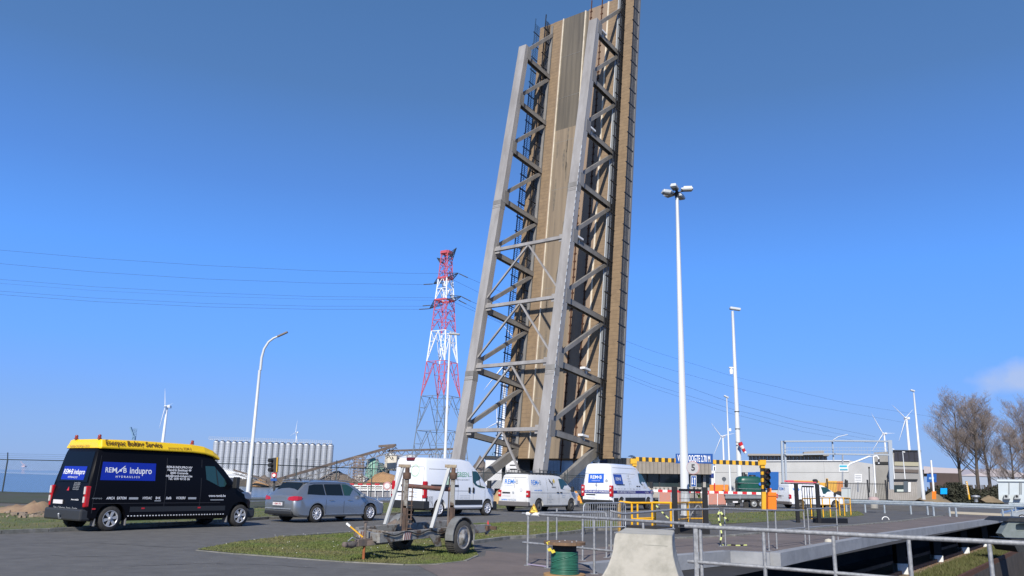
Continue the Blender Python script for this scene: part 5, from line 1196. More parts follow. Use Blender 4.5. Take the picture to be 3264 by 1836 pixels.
# ---------------------------------------------------------------- white delivery van with green lettering
van_w = mat('white van paint', (.74, .76, .8), .3, coat=.5)
def rear_doors(t, B, hw, z0, z1, mid=0, handle=True):
    m = MB()
    for y in (mid, hw - .16, -hw + .16): r = B.rearp([(y + .007, z0), (y - .007, z0), (y - .007, z1), (y + .007, z1)], .008); m.add(r.v, r.f)
    r = B.rearp([(hw - .16, z1), (-hw + .16, z1), (-hw + .16, z1 + .012), (hw - .16, z1 + .012)], .008); m.add(r.v, r.f); m.build('door_gap', MC['panel gap'], t)
t = thing('delivery_van', 'white high roof van with green lettering behind the trailer frame', 'van'); L, H, W = 5.22, 2.52, 2.05; hw = W / 2
B = Body(van_st(L, H, W, .32, 1.2, .88, .05, (3.15, H - .05), (4.4, 1.45), 1.26, 1.08, .15), .04, 1.0, .6); ro, fo = .98, 4.43
b = B.mesh().build('body', van_w, t); carve(b, [(ro, .36, .42), (fo, .36, .42)]); underbody(t, L, hw); wheels(t, (ro, fo), hw - .02, .34, .22, 'cap', rim_m)
rear_doors(t, B, hw, .62, 2.1, .02); seam(t, B, (2.2, 3.3, 4.2), .5, 2.1, ((.25, 2.2, 2.02), (.25, 3.3, 1.1), (2.25, 3.25, 1.75)))
B.rect(.35, 2.25, 1.28, 1.37, .01).build('slide_rail', black, t); B.rect(2.0, 4.0, .5, .72, .014).build('side_moulding', black, t)
B.side([(3.3, 2.0), (3.3, 1.5), (3.45, 1.37), (3.75, 1.28), (4.22, 1.24), (4.2, 1.45), (3.75, 1.92), (3.6, 2.0)], .012).build('side_window', gl_s, t); B.side([(3.84, 1.28), (3.88, 1.28), (3.82, 1.82), (3.78, 1.86)], .016).build('window_pillar', black, t)
mirror(t, 4.3, hw, 1.42, .95)
for x in (3.0, 3.3): m = MB(); c = V(x, -(B.sy(x, 1.15) + .02), 1.15); m.cell(c, V(.06, 0, 0), V(0, .02, 0), V(0, 0, .12)); m.build('door_handle', black, t, bev=.02)
grn = mat('green lettering', (.16, .4, .27), .5)
B.stext('REIN GREEN', 2.22, 1.82, .3, bold=.008, wide=1.0).build('lettering', grn, t); B.stext('ENVIRONMENTAL MANAGEMENT', 2.4, 1.6, .085, bold=.004).build('lettering', grey_letter, t)
for k in range(3): B.stext('www.green - cleaning and sorting', 2.7, .92 - k * .07, .055).build('lettering', grey_letter, t)
B.side([(1.25, 1.3), (1.75, 1.9), (1.55, 1.3)], .008).build('leaf_motif', mat('pale green motif', (.5, .68, .5), .5), t)
for sg in (-1, 1):
    m = MB(); m.cell(V(.05, sg * (hw - .08), 1.14), V(.1, 0, 0), V(0, .085, 0), V(0, 0, .36)); l_ = m.build('tail_light', lamp_red, t, bev=.04); MB().cell(V(-.04, sg * (hw - .1), 1.02), V(.03, 0, 0), V(0, .05, 0), V(0, 0, .1)).build('lens', lamp_clear, l_)
    MB().cell(V(L - .4, sg * (hw - .14), 1.12), V(.22, 0, 0), V(0, .06, 0), V(0, 0, .13)).build('headlight', lamp_clear, t, bev=.04)
m = MB(); m.cell(V(.1, 0, .5), V(.2, 0, 0), V(0, hw + .01, 0), V(0, 0, .17)); m.cell(V(.3, -hw + .03, .62), V(.25, 0, 0), V(0, .03, 0), V(0, 0, .28)); m.build('rear_bumper', black, t, bev=.04)
m = MB(); m.cell(V(L - .1, 0, .45), V(.17, 0, 0), V(0, hw - .1, 0), V(0, 0, .2)); m.build('front_bumper', black, t, bev=.06)
m = MB(); m.cell(V(.08, 0, H - .08), V(.08, 0, 0), V(0, .24, 0), V(0, 0, .07)); m.build('brake_light', mat('dark red lamp', (.12, .01, .02), .3), t, bev=.03)
B.rearp([(.62, .86), (.1, .86), (.1, .96), (.62, .96)], .02, .015).build('number_plate', plate_m, t); B.rearp([(.7, 1.0), (.12, 1.0), (.12, 1.06), (.7, 1.06)], .012).build('handle_strip', black, t)
m = MB(); m.lathe([(.05, 0), (.05, .012)], B.warp(V(0, .42, 1.3)) - V(.02, 0, 0), 16, V(1, 0, 0)); m.build('lock_badge', black, t)
m = MB()
for i in range(26): g = 2 * math.pi * i / 26; c = B.warp(V(0, -.33 + math.cos(g) * .24, 1.95 + math.sin(g) * .24)); m.cell(c - V(.012, 0, 0), V(.003, 0, 0), V(0, .018, 0), V(0, 0, .03))
m.build('wreath_motif', MC['pale green motif'], t)
for k in range(6): B.rtext('www.green.be' if k == 0 else 'Tel. 03 210 12', -.38, 1.32 - k * .1, .06, .012).build('lettering', grey_letter, t)
place_vehicle(t, G(1400, 1648), G(1554, 1644), ro, hw, 1.06, fo - ro)

# ---------------------------------------------------------------- smaller white vans (one design, two vans)
wdirty = mat('dusty white paint', (.66, .66, .66), .38, col2=(.52, .51, .48), scale=.7, coat=.3, lo=.42, hi=.75)
def small_van(label, paint, rack, extra, group):
    t = thing('delivery_van', label, 'van', group=group); L, H, W = 5.2, 1.93, 1.9; hw = W / 2
    B = Body(van_st(L, H, W, .3, 1.05, .78, .05, (3.2, H - .04), (4.4, 1.2), 1.1, .94, .13), .1, .9, .6); ro, fo = .95, 4.15
    b = B.mesh().build('body', paint, t); carve(b, [(ro, .34, .4), (fo, .34, .4)]); underbody(t, L, hw); wheels(t, (ro, fo), hw - .01, .325, .21, 'disc', rim_d)
    rear_doors(t, B, hw, .5, 1.75, -.02); seam(t, B, (1.75, 2.85, 4.0), .45, 1.75, ((.2, 4.0, .98),))
    B.side([(3.05, 1.2), (4.1, 1.12), (4.2, 1.14), (4.16, 1.24), (3.5, 1.7), (3.3, 1.74), (2.98, 1.74)], .012).build('side_window', gl_s, t); mirror(t, 4.05, hw, 1.2, .75)
    for x in (2.72, 3.05): MB().cell(V(x, -(B.sy(x, 1.02) + .02), 1.02), V(.09, 0, 0), V(0, .015, 0), V(0, 0, .025)).build('door_handle', dark_steel, t)
    for sg in (-1, 1):
        l_ = MB().cell(V(.05, sg * (hw - .07), .93), V(.09, 0, 0), V(0, .09, 0), V(0, 0, .17)).build('tail_light', lamp_red, t, bev=.03); MB().cell(V(-.035, sg * (hw - .08), .93), V(.02, 0, 0), V(0, .06, 0), V(0, 0, .04)).build('lens', lamp_clear, l_)
        MB().cell(V(L - .38, sg * (hw - .14), .9), V(.2, 0, 0), V(0, .06, 0), V(0, 0, .1)).build('headlight', lamp_clear, t, bev=.04)
    MB().cell(V(.08, 0, .42), V(.14, 0, 0), V(0, hw - .005, 0), V(0, 0, .12)).build('rear_bumper', mat('grey van bumper', (.13, .12, .12), .65), t, bev=.04)
    MB().cell(V(L - .1, 0, .42), V(.16, 0, 0), V(0, hw - .12, 0), V(0, 0, .16)).build('front_bumper', MC['grey van bumper'], t, bev=.05)
    B.rearp([(.72, .93), (.22, .93), (.22, 1.0), (.72, 1.0)], .012).build('handle_strip', black, t); B.rearp([(.7, .8), (.2, .8), (.2, .9), (.7, .9)], .014).build('number_plate', plate_m, t)
    def logo(fn, x, z, s, sub=True):
        fn('REM', x, z, s, bold=.01).build('lettering', logo_blue, t); fn('B', x + (s * 1.55 if fn == B.stext else -s * 1.55), z, s, bold=-.005).build('lettering', grey_letter, t)
        fn('\u25aa', x + (s * 1.12 if fn == B.stext else -s * 1.12), z, s * .6, bold=.05).build('lettering', logo_blue, t)
    logo(B.stext, .6, 1.5, .34); logo(B.rtext, .33, 1.52, .32)
    MB().lathe([(.06, 0), (.06, .01)], B.warp(V(0, -.02 + .05, .98)) - V(.015, 0, 0), 16, V(1, 0, 0)).build('badge', grey_letter, t)
    if rack:
        m = MB()
        for sg in (-1, 1):
            m.bar(V(.3, sg * .7, H + .06), V(3.0, sg * .7, H + .06), .045)
            if rack > 1: m.bar(V(1.3, sg * .7, H + .2), V(3.0, sg * .7, H + .2), .03)
        k = .35
        while k < 3.0:
            m.bar(V(k, -.7, H + .04), V(k, .7, H + .04), .04)
            for sg in (-1, 1): m.bar(V(k, sg * .7, H - .04), V(k, sg * .7, H + (.2 if rack > 1 and k > 1.2 else .06)), .03)
            k += .34
        m.build('roof_rack', black, t)
    extra(t, B)
    return t, ro, hw
def ex1(t, B):
    B.stext('HYDRAULICS', .6, 1.34, .075, spacing=1.3).build('lettering', mat('pale blue lettering', (.4, .5, .65), .5), t); B.rtext('HYDRAULICS', .3, 1.34, .07, spacing=1.3).build('lettering', MC['pale blue lettering'], t)
    B.stext('www.remb.be', .85, 1.12, .13, bold=.008, wide=.95).build('lettering', logo_blue, t); B.rtext('www', .58, .62, .17, bold=.012, shear=.1).build('lettering', logo_blue, t); B.rtext('.remb.be', .12, .62, .16, bold=.006).build('lettering', mat('steel blue lettering', (.2, .28, .42), .5), t)
    B.stext('ENERPAC', 2.4, 1.28, .1, bold=.02, shear=.2).build('lettering', dark_letter, t)
    m = MB()
    for a, b_ in (((2.0, 1.72), (2.3, 1.45)), ((2.03, 1.62), (2.3, 1.42)), ((2.3, 1.35), (2.36, 1.6)), ((2.36, 1.6), (2.48, 1.62))):
        d = V(b_[0] - a[0], b_[1] - a[1], 0).normalized(); n = V(-d.y, d.x, 0) * .022; r = B.side([(a[0] + n.x, a[1] + n.y), (b_[0] + n.x, b_[1] + n.y), (b_[0] - n.x, b_[1] - n.y), (a[0] - n.x, a[1] - n.y)], .01); m.add(r.v, r.f)
    m.build('tool_picture', dark_letter, t)
    B.side([(2.38, 1.66), (2.52, 1.74), (2.58, 1.6), (2.5, 1.48), (2.42, 1.52)], .011).build('tool_picture', mat('tool yellow', (.6, .45, .1), .5), t)
    for k, s_ in enumerate(('Pompen', 'Motoren', 'Ventielen', 'Cilinders en slangen', 'Service', 'Reparatie')): B.stext(s_, 2.0, .9 - k * .075, .07).build('lettering', grey_letter, t)
    for k, s_ in enumerate(('Training &', 'Service')): B.stext(s_, 3.3, .88 - k * .1, .1).build('lettering', MC['pale blue lettering'], t)
    MB().lathe([(.08, 0), (.08, .008)], B.warp(V(0, -.45, 1.12)) - V(.01, 0, 0), 20, V(1, 0, 0)).build('round_sticker', grey_letter, t); MB().lathe([(.065, 0), (.065, .01)], B.warp(V(0, -.45, 1.12)) - V(.014, 0, 0), 20, V(1, 0, 0)).build('round_sticker', plate_m, t)
t, ro, hw = small_van('dusty white low van with blue lettering and a black roof rack', wdirty, 2, ex1, 'white vans with blue lettering')
place_vehicle(t, G(1718, 1634), G(1822, 1629.5), ro, hw, 1.1, 3.2, 1822)
def ex2(t, B):
    m = MB(); m.bar(V(.2, -.3, 2.1), V(2.9, -.3, 2.1), .14, .1); m.build('pipe_tube', mat('pink red tube', (.55, .07, .1), .5), t)
t, ro, hw = small_van('white low van with a roof rack beside the orange barrier cabinet', van_w, 1, ex2, 'white vans with blue lettering')
pr = G(2554, 1621.5); place_vehicle(t, pr, pr + V(math.sin(R(75)), math.cos(R(75)), 0) * 3.55, ro, hw, 1.09, 3.2)

# ---------------------------------------------------------------- white high van with a blue stripe
t = thing('delivery_van', 'white high roof van with a dark blue stripe and blue logo panels', 'van'); L, H, W = 6.05, 2.66, 1.96; hw = W / 2
B = Body(van_st(L, H, W, .34, 1.2, .8, .07, (3.7, H - .12), (5.1, 1.4), 1.22, 1.03, .2), .1, 1.1, .6); ro, fo = 1.2, 4.86
b = B.mesh().build('body', van_w, t); carve(b, [(ro, .36, .43), (fo, .36, .43)]); underbody(t, L, hw); wheels(t, (ro, fo), hw - .02, .345, .22, 'disc', rim_d)
rear_doors(t, B, hw, .55, 2.05, .05); seam(t, B, (2.3, 3.4, 4.4), .5, 2.1, ((.3, 3.4, 2.1), (.3, 3.5, 2.42)))
nb = mat('navy stripe paint', (.02, .025, .2), .4)
B.rect(.18, 5.6, .97, 1.14, .008).build('blue_stripe', nb, t); B.rearp([(hw - .14, .97), (-hw + .14, .97), (-hw + .14, 1.13), (hw - .14, 1.13)], .012).build('blue_stripe', nb, t)
B.stext('WE CARE ABOUT HYDRAULICS', 1.8, 1.06, .17, .014, bold=.015, wide=1.0).build('lettering', white_letter, t); B.rtext('WE CARE ABOUT HYDRAULICS', 0, 1.05, .125, .02, bold=.02, wide=.88).build('lettering', white_letter, t)
B.stext('www.remb.be', 4.6, 1.06, .1, .014, bold=.01).build('lettering', white_letter, t)
p_ = B.side([(.26, 2.06), (1.36, 2.06), (1.5, 1.5), (.44, 1.5)], .01).build('logo_panel', mat('blue logo panel', (.02, .07, .36), .35), t)
B.stext('REM\u2022B', .9, 1.78, .26, .015, bold=.012, wide=.9).build('lettering', white_letter, p_)
p_ = B.rearp([(.6, 1.55), (-.42, 1.57), (-.42, 2.08), (.58, 2.06)], .012).build('logo_panel', mat('bright blue logo panel', (.025, .11, .52), .35), t)
B.rtext('REM\u2022B', .09, 1.86, .27, .018, bold=.012).build('lettering', white_letter, p_); B.rtext('HYDRAULICS', .09, 1.67, .07, .018, bold=.01, spacing=1.35).build('lettering', white_letter, p_)
for k, s_ in enumerate(('POMPEN', 'MOTOREN', 'VENTIELEN', 'CILINDERS')): B.stext(s_, 2.2 + k * .06, 1.98 - k * .15, .08).build('lettering', grey_letter, t)
for k, s_ in enumerate(('Eaton', 'HYDAC', 'amca', 'Bosch', 'H+', 'Staffa', 'Vickers', 'Enerpac', 'Parker')): B.stext(s_, .42 + k * .4, 1.24, .08, bold=.012).build('supplier_logo', grey_letter if k % 3 else dark_letter, t)
B.rtext('www.remb.be     059 43 53 36', 0, 1.22, .075, .012).build('lettering', mat('faint grey lettering', (.5, .52, .54), .5), t)
B.rect(.55, 1.65, 1.45, 1.49, .02).build('slide_rail', black, t); B.rect(1.65, 4.4, .4, .74, .014).build('side_moulding', black, t); B.rect(.2, .76, .42, .72, .014).build('side_moulding', black, t)
B.side([(3.72, 1.62), (4.0, 1.48), (4.9, 1.34), (4.98, 1.4), (4.9, 1.52), (4.2, 2.1), (4.0, 2.18), (3.7, 2.18)], .012).build('side_window', gl_s, t); mirror(t, 4.95, hw, 1.5, 1.0)
for x in (3.3, 3.6): MB().cell(V(x, -(B.sy(x, 1.4) + .02), 1.4), V(.09, 0, 0), V(0, .015, 0), V(0, 0, .025)).build('door_handle', dark_steel, t)
for sg in (-1, 1):
    l_ = MB().cell(V(.05, sg * (hw - .07), 1.1), V(.1, 0, 0), V(0, .1, 0), V(0, 0, .32)).build('tail_light', lamp_red, t, bev=.03)
    for z in (1.28, 1.02): MB().lathe([(.055, 0), (.055, .02)], (-.065, sg * (hw - .08), z), 14, V(1, 0, 0)).build('lens', lamp_clear, l_)
    MB().cell(V(L - .42, sg * (hw - .15), 1.05), V(.24, 0, 0), V(0, .06, 0), V(0, 0, .13)).build('headlight', lamp_clear, t, bev=.04)
MB().cell(V(.1, 0, .5), V(.16, 0, 0), V(0, hw - .01, 0), V(0, 0, .1)).build('rear_bumper', black, t, bev=.04); MB().cell(V(L - .1, 0, .5), V(.16, 0, 0), V(0, hw - .12, 0), V(0, 0, .2)).build('front_bumper', black, t, bev=.05)
B.rearp([(.62, .68), (.12, .68), (.12, .78), (.62, .78)], .016).build('number_plate', plate_m, t); B.rearp([(.7, .85), (.1, .85), (.1, .91), (.7, .91)], .012).build('handle_strip', black, t)
MB().lathe([(.07, 0), (.07, .01)], B.warp(V(0, .05, 1.44)) - V(.015, 0, 0), 16, V(1, 0, 0)).build('badge', grey_letter, t); MB().lathe([(.09, 0), (.09, .008)], B.warp(V(0, -.6, 1.68)) - V(.01, 0, 0), 20, V(1, 0, 0)).build('round_sticker', grey_letter, t)
place_vehicle(t, G(1982, 1628), G(2068, 1624.5), ro, hw, 1.13, fo - ro, 2068)

# ---------------------------------------------------------------- flat trailer with the green tank
bt = G(2400, 1619); Yt = bt.y
t = thing('flatbed_trailer', 'grey twin axle flatbed trailer carrying the green tank', 'trailer', bt)
def fb(x0, x1, y0, y1, dy, dpt, m_, nm, par=None, sl=0):
    m = MB(); m.prism([at(x0, y1, Yt + dy), at(x1, y1 + sl, Yt + dy), at(x1, y0 + sl, Yt + dy), at(x0, y0, Yt + dy)], V(0, dpt, 0)); return m.build(nm, m_, par or t, world=True)
fb(2312, 2432, 1577, 1589, 0, 2.3, mat('grey trailer board', (.22, .24, .26), .6, .2, (.15, .165, .18), 2), 'side_board'); fb(2310, 2434, 1574.5, 1577, -.05, 2.4, galv, 'board_rim'); fb(2316, 2432, 1589, 1594, .1, 2, black, 'chassis')
fb(2314, 2366, 1592, 1603, .12, 2, dark_steel, 'rear_frame'); fb(2336, 2352, 1597.5, 1602.5, .05, .04, plate_m, 'number_plate'); fb(2358, 2360, 1575, 1592, -.08, .06, galv, 'board_post')
for x in (2403, 2428):
    c_ = at(x, 1612, Yt); ty, rm, bk = wheel_mesh(.34, .22, 'disc'); o = ty.build('wheel', rubber, t); o.location = wm(t).inverted() @ V(c_.x, Yt, .34); rm.build('rim', mat('grey steel rim', (.35, .36, .36), .5, .5), o)
    o2 = copy_tree(o, t); o2.location = o.location + V(0, 1.9, 0)
for sx in (2345, 2372): fb(sx, sx + 14, 1600, 1619, .3, .25, rubber, 'rear_tyre')
t2 = thing('green_tank', 'dark green ribbed plastic tank standing on the flatbed trailer', 'tank', at(2390, 1576, Yt + .4)); gt = mat('dark green plastic', (.012, .085, .065), .35, col2=(.01, .065, .05), scale=2)
c0 = at(2388, 1576, Yt + 1.1); hw_ = (at(2430, 1540, Yt).x - at(2349, 1540, Yt).x) / 2; hh = at(2388, 1518, Yt + .4).z - c0.z
m = MB(); rows = []
for z, k in ((0, .96), (.12, 1), (.3, .985), (.34, 1), (.6, .985), (.64, 1), (.82, .97), (.93, .88), (1, .68)):
    rows.append([V(c0.x + hw_ * k * (1 - .03 * (abs(math.sin(g * 5)) < .35)) * (abs(math.cos(g)) ** .45) * math.copysign(1, math.cos(g)), c0.y + .85 * k * (1 - .12 * (abs(math.sin(g * 5)) < .3)) * (abs(math.sin(g)) ** .5) * math.copysign(1, math.sin(g)), c0.z + hh * z) for g in [2 * math.pi * i / 32 + .01 for i in range(32)]])
m.add([p for r_ in rows for p in r_], [(i * 32 + j, i * 32 + (j + 1) % 32, i * 32 + 32 + (j + 1) % 32, i * 32 + 32 + j) for i in range(8) for j in range(32)] + [tuple(range(32)), tuple(range(256, 288))], True); m.build('tank_shell', gt, t2, world=True)
m = MB(); 
for z in (.31, .62): m.cell(V(c0.x, c0.y, c0.z + hh * z), V(hw_ * 1.005, 0, 0), V(0, .86, 0), V(0, 0, .012))
m.build('straps', galv, t2, world=True)
for x, r_, h_ in ((2372, .16, .3), (2381, .1, .15), (2400, .3, .1)): p = at(x, 1519, Yt + .9); MB().lathe([(r_, -.15), (r_, h_), (r_ * .7, h_ + .04)], (p.x, c0.y, c0.z + hh), 14).build('valve', black, t2, world=True)
p = at(2423, 1543, Yt + .15); MB().lathe([(.13, 0), (.13, .02)], p, 16, V(0, 1, 0)).build('blue_label', mat('blue label', (.03, .15, .6), .5), t2, world=True)
# car at the far right edge
bc = at(3258, 1642, 60); t = thing('parked_car', 'silver car nose cut by the right edge beyond the guard rail', 'car', bc)
B = Body(St); b = B.mesh().build('body', mat('silver car paint', (.4, .42, .42), .3, .5, coat=.6), t); carve(b, [(1.04, .33, .375), (3.76, .33, .375)]); wheels(t, (1.04, 3.76), .9, .325, .22, 'ten', rim_m)
MB().box(.3, 4.4, -.66, .66, .2, .6).build('underbody', black, t)
for sg in (-1, 1): B.side([(.62, .95), (3.4, .9), (2.8, 1.3), (2.6, 1.37), (1.0, 1.36), (.78, 1.3)], .01, sg).build('side_window', cg, t)
m = MB(); m.add([V(2.75, .58, 1.47), V(2.75, -.58, 1.47), V(3.6, -.72, 1.0), V(3.6, .72, 1.0)], [(0, 1, 2, 3)]); m.v = [v + V(.02, 0, .04) for v in m.v]; m.build('windscreen', cg, t)
t.location = (bc.x + 6.1, 64, -.45); t.rotation_euler = (0, 0, R(172))
# ================================================================ lamps, masts, fence
def mast(xb, yb, xt, yt, Y, r0, r1, label, name='lamp_post', cat='lamp post', m_=tw, group=None):
    b = G(xb, yb) if Y is None else at(xb, yb, Y); top = at(xt, yt, b.y); b.x = at((xb + xt) / 2, (yb + yt) / 2, b.y).x; t = thing(name, label, cat, b, group=group)
    h = top.z - b.z; MB().lathe([(r0 * 1.25, 0), (r0 * 1.25, .04), (r0, .05), (r1, h)], (0, 0, 0), 14).build('pole', m_, t); return t, b, h
polem = mat('white lacquered pole', (.6, .62, .63), .4, .1, (.52, .54, .56), .5, stretch=(1, 1, .2))
lampg = mat('lamp underside', (.16, .17, .18), .3)
# tall mast with four floodlights
t, b, h = mast(2186, 1643, 2157, 626, None, .26, .1, 'very tall white lamp mast with a cluster of floodlights on top', 'lamp_mast', 'lamp mast', polem)
MB().lathe([(.13, h - .1), (.13, h + .25), (.05, h + .45)], (0, 0, 0), 12).build('head_frame', dark_steel, t)
for (dx, dy, z, fx, fy) in ((-.62, -.1, .2, -1, -.3), (-.25, -.5, .42, -.45, -.9), (.62, -.15, .45, 1, -.15), (.32, .4, .12, .5, .8), (-.35, .5, .3, -.6, .7)):
    u = V(fx, fy, 0).normalized(); n = V(-u.y, u.x, 0); c = V(dx, dy, h + z)
    m = MB(); m.cell(c, u * .38, n * .2, V(0, 0, .06)); m.cell(c + u * .05 + V(0, 0, .1), u * .28, n * .17, V(0, 0, .07)); l_ = m.build('floodlight', alu, t, bev=.04)
    m = MB(); m.cell(c + V(0, 0, -.085), u * .3, n * .17, V(0, 0, .03)); m.build('lens', lampg, l_); MB().bar(V(0, 0, h + .2), c, .07).build('bracket', dark_steel, t)
# curved street lamp on the left
t, b, h = mast(787, 1572, 830, 1180, 43, .1, .075, 'white street lamp with a curved arm behind the black van', m_=polem)
P = [at(x, y, 43) - b for x, y in ((830, 1180), (834, 1140), (842, 1112), (856, 1090), (872, 1078), (886, 1072))]
MB().tube(P, [.075, .07, .065, .06, .055, .05], 10).build('arm', polem, t)
a = at(884, 1073, 43) - b; c = at(917, 1058, 43) - b; m = MB(); m.bar(a, c, .16, .1); m.build('lamp_head', mat('brown grey lamp head', (.16, .14, .13), .5), t, bev=.03)
t, b, h = mast(1412, 1600, 1435, 1070, 62, .13, .075, 'white street lamp with a flat head in front of the red and white pylon', m_=polem)
m = MB(); a = at(1431, 1064, 62) - b; c = at(1466, 1066, 62) - b; m.bar(a, c, .24, .14); m.build('lamp_head', mat('grey lamp head', (.3, .31, .32), .5), t, bev=.05)
t, b, h = mast(2358, 1600, 2338, 992, 92, .3, .16, 'tall white mast right of the tallest lamp mast with a camera and windsock', 'lamp_mast', 'lamp mast', polem)
m = MB(); a = at(2326, 982, 92) - b; c = at(2360, 987, 92) - b; m.bar(a, c, .6, .3); m.build('lamp_head', alu, t, bev=.08)
for yy in (1312, 1367): 
    q = at(2350, yy, 92) - b; MB().lathe([(.3, -.03), (.3, .03)], (0, 0, q.z), 14).build('clamp_band', dark_steel, t)
m = MB(); a = V(-.5, 0, (at(2334, 1172, 92) - b).z); m.bar(a, V(0, 0, a.z), .08); m.cell(a, V(.2, 0, 0), V(0, .2, 0), V(0, 0, .06)); m.lathe([(.17, -.75), (.2, -.35), (.14, -.06)], a + V(.05, 0, 0), 12); m.build('camera', white_paint, t)
# windsock
ws = at(2360, 1410, 91); t = thing('windsock', 'limp red and white striped windsock hanging from the mast', 'windsock', ws)
P = [at(x, y, 91) for x, y in ((2358, 1411), (2363, 1420), (2368, 1430), (2373, 1439), (2377, 1444))]; rr = [.27, .24, .2, .17, .15]
for i in range(4):
    m = MB(); m.tube([P[i], P[i + 1]], [rr[i], rr[i + 1]], 14, caps=False); m.build('red_band' if i % 2 == 0 else 'white_band', red if i % 2 == 0 else sign_white, t, world=True)
MB().bar(at(2345, 1409, 91.5), at(2362, 1411, 91), .06).build('bracket', dark_steel, t, world=True)
t, b, h = mast(2327, 1600, 2319, 1268, 84, .12, .06, 'thin white street lamp between the two big masts', m_=polem)
m = MB(); a = at(2308, 1261, 84) - b; c = at(2322, 1268, 84) - b; m.bar(a, c, .3, .16); m.build('lamp_head', alu, t, bev=.04)
m = MB(); a = V(.2, 0, (at(2329, 1370, 84) - b).z); m.cell(a, V(.1, 0, 0), V(0, .1, 0), V(0, 0, .14)); m.build('camera', white_paint, t)
t, b, h = mast(2945, 1592, 2912, 1252, 98, .2, .09, 'white street lamp right of the dark tower building', m_=polem)
m = MB(); a = at(2902, 1243, 98) - b; c = at(2915, 1247, 98) - b; m.bar(a, c, .35, .2); m.build('lamp_head', alu, t, bev=.05)
for x, yt, Y, lab in ((2882, 1440, 130, 'thin lamp post before the dark slatted tower screen'), (2848, 1431, 140, 'thin lamp post at the left edge of the grey tower building')):
    t, b, h = mast(x + 4, 1590, x, yt, Y, .08, .06, lab, m_=polem); MB().bar(at(x - 6, yt, Y) - b, at(x + 2, yt + 1, Y) - b, .2, .12).build('lamp_head', white_paint, t)
t, b, h = mast(2655, 1470, 2656, 1402, 160, .08, .06, 'far lamp arm rising above the steel sign gantry', m_=polem); MB().tube([at(2656, 1402, 160) - b, at(2672, 1392, 160) - b, at(2702, 1385, 160) - b], .08, 6).build('arm', polem, t)
t, b, h = mast(2013, 1560, 2013, 1456, 115, .06, .05, 'small distant lamp above the roof of the control building', m_=polem); MB().lathe([(.45, -.06), (.5, 0), (.1, .12)], at(2013, 1454, 115) - b, 14).build('lamp_head', alu, t)

# ---- chain link fence along the dock
wire_f = mat('dark fence wire', (.03, .045, .055), .6, .2)
FP = [(-260, 60.5), (12, 60), (430, 57.5), (802, 54.5), (942, 57), (1070, 60), (1184, 63), (1335, 66), (1540, 71), (1720, 73), (1895, 75)]
t = thing('chain_link_fence', 'tall dark chain link fence with wire on top along the dock', 'fence', at(802, 1596, 54.5)); HF = 2.42
pts = [V(at(x, 1540, Y).x, Y, -.35) for x, Y in FP]
mt, ms = MB(), MB()
for a, b in zip(pts, pts[1:]):
    n = max(1, round((b - a).length / (17 if a.x < -20 else 3.6))) if a.x > -37 else 3
    for k in range(n + 1 if b is pts[-1] else n):
        p = a.lerp(b, k / n); MB().bar(p, p + V(0, 0, HF + .35), .07).build('post', wire_f, t, world=True)
        MB().bar(p + V(0, 0, HF + .3), p + V(-.02, -.1, HF + .85), .05).build('post_arm', wire_f, t, world=True)
    m = MB(); m.tube([a + V(0, 0, HF + .35), b + V(0, 0, HF + .35)], .035, 6); m.build('top_rail', wire_f, t, world=True)
    for j in range(3): ms.tube([a + V(-.04 * j, -.03 * j, HF + .5 + .13 * j), b + V(-.04 * j, -.03 * j, HF + .5 + .13 * j)], .006, 3, smooth=False)
    L = (b - a).length; u = (b - a) / L; hh = HF + .35; st = .16; k = -hh
    while k < L:
        for sg in (1, -1):
            x0, x1 = max(0, k), min(L, k + hh)
            if x1 > x0:
                z0, z1 = x0 - k, x1 - k
                if sg < 0: z0, z1 = hh - z0, hh - z1
                p = a + u * x0 + V(0, 0, z0); q = a + u * x1 + V(0, 0, z1); w_ = V(0, 0, .006); ms.add([p - w_, q - w_, q + w_, p + w_], [(0, 1, 2, 3)])
        k += st
ms.build('wire_netting', wire_f, t, world=True, fix=False)
# low pipe rail along the verge behind the cars
t = thing('low_rail', 'low grey pipe rail along the far edge of the verge', 'low rail', G(840, 1606)); P = [(790, 1590), (1070, 1590), (1350, 1590)]; a = G(640, 1606); b = G(1340, 1599)
for z in (.32, .12): MB().bar(a + V(0, 0, z), b + V(0, 0, z), .06, .09).build('rail', galv, t, world=True)
for k in range(9): p = a.lerp(b, k / 8); MB().bar(p, p + V(0, 0, .42), .07).build('post', galv, t, world=True)
# traffic signal by the fence
b = at(910, 1612, 52); t = thing('traffic_light', 'traffic light with a yellow edged black box beside the curved lamp', 'traffic light', b)
MB().bar(b, at(918, 1565, 52), .1).build('lower_post', dark_steel, t, world=True)
MB().bar(at(870 + 0, 1576, 52) + (at(912, 1576, 52) - at(870, 1576, 52)), at(914, 1536, 52), .17).build('yellow_post', yellow, t, world=True); MB().bar(at(913, 1546, 51.9), at(914, 1539, 51.9), .18).build('black_band', black, t, world=True)
m = MB(); m.prism([at(864, 1505, 51.8), at(880, 1506, 51.8), at(882, 1458, 51.8), at(866, 1460, 51.8)], V(0, .25, 0)); m.build('signal_box', black, t, world=True)
m = MB(); m.prism([at(880, 1505, 51.8), at(883, 1504, 51.8), at(885, 1457, 51.8), at(882, 1458, 51.8)], V(0, .25, 0)); m.build('yellow_edge', yellow, t, world=True)
for y in (1467, 1482, 1497): m = MB(); m.tube([at(866, y, 51.8), at(858, y + .5, 51.6)], [.12, .13], 10); m.build('hood', black, t, world=True)
MB().bar(at(874, 1506, 52), at(874, 1612, 52), .1).build('signal_post', dark_steel, t, world=True)
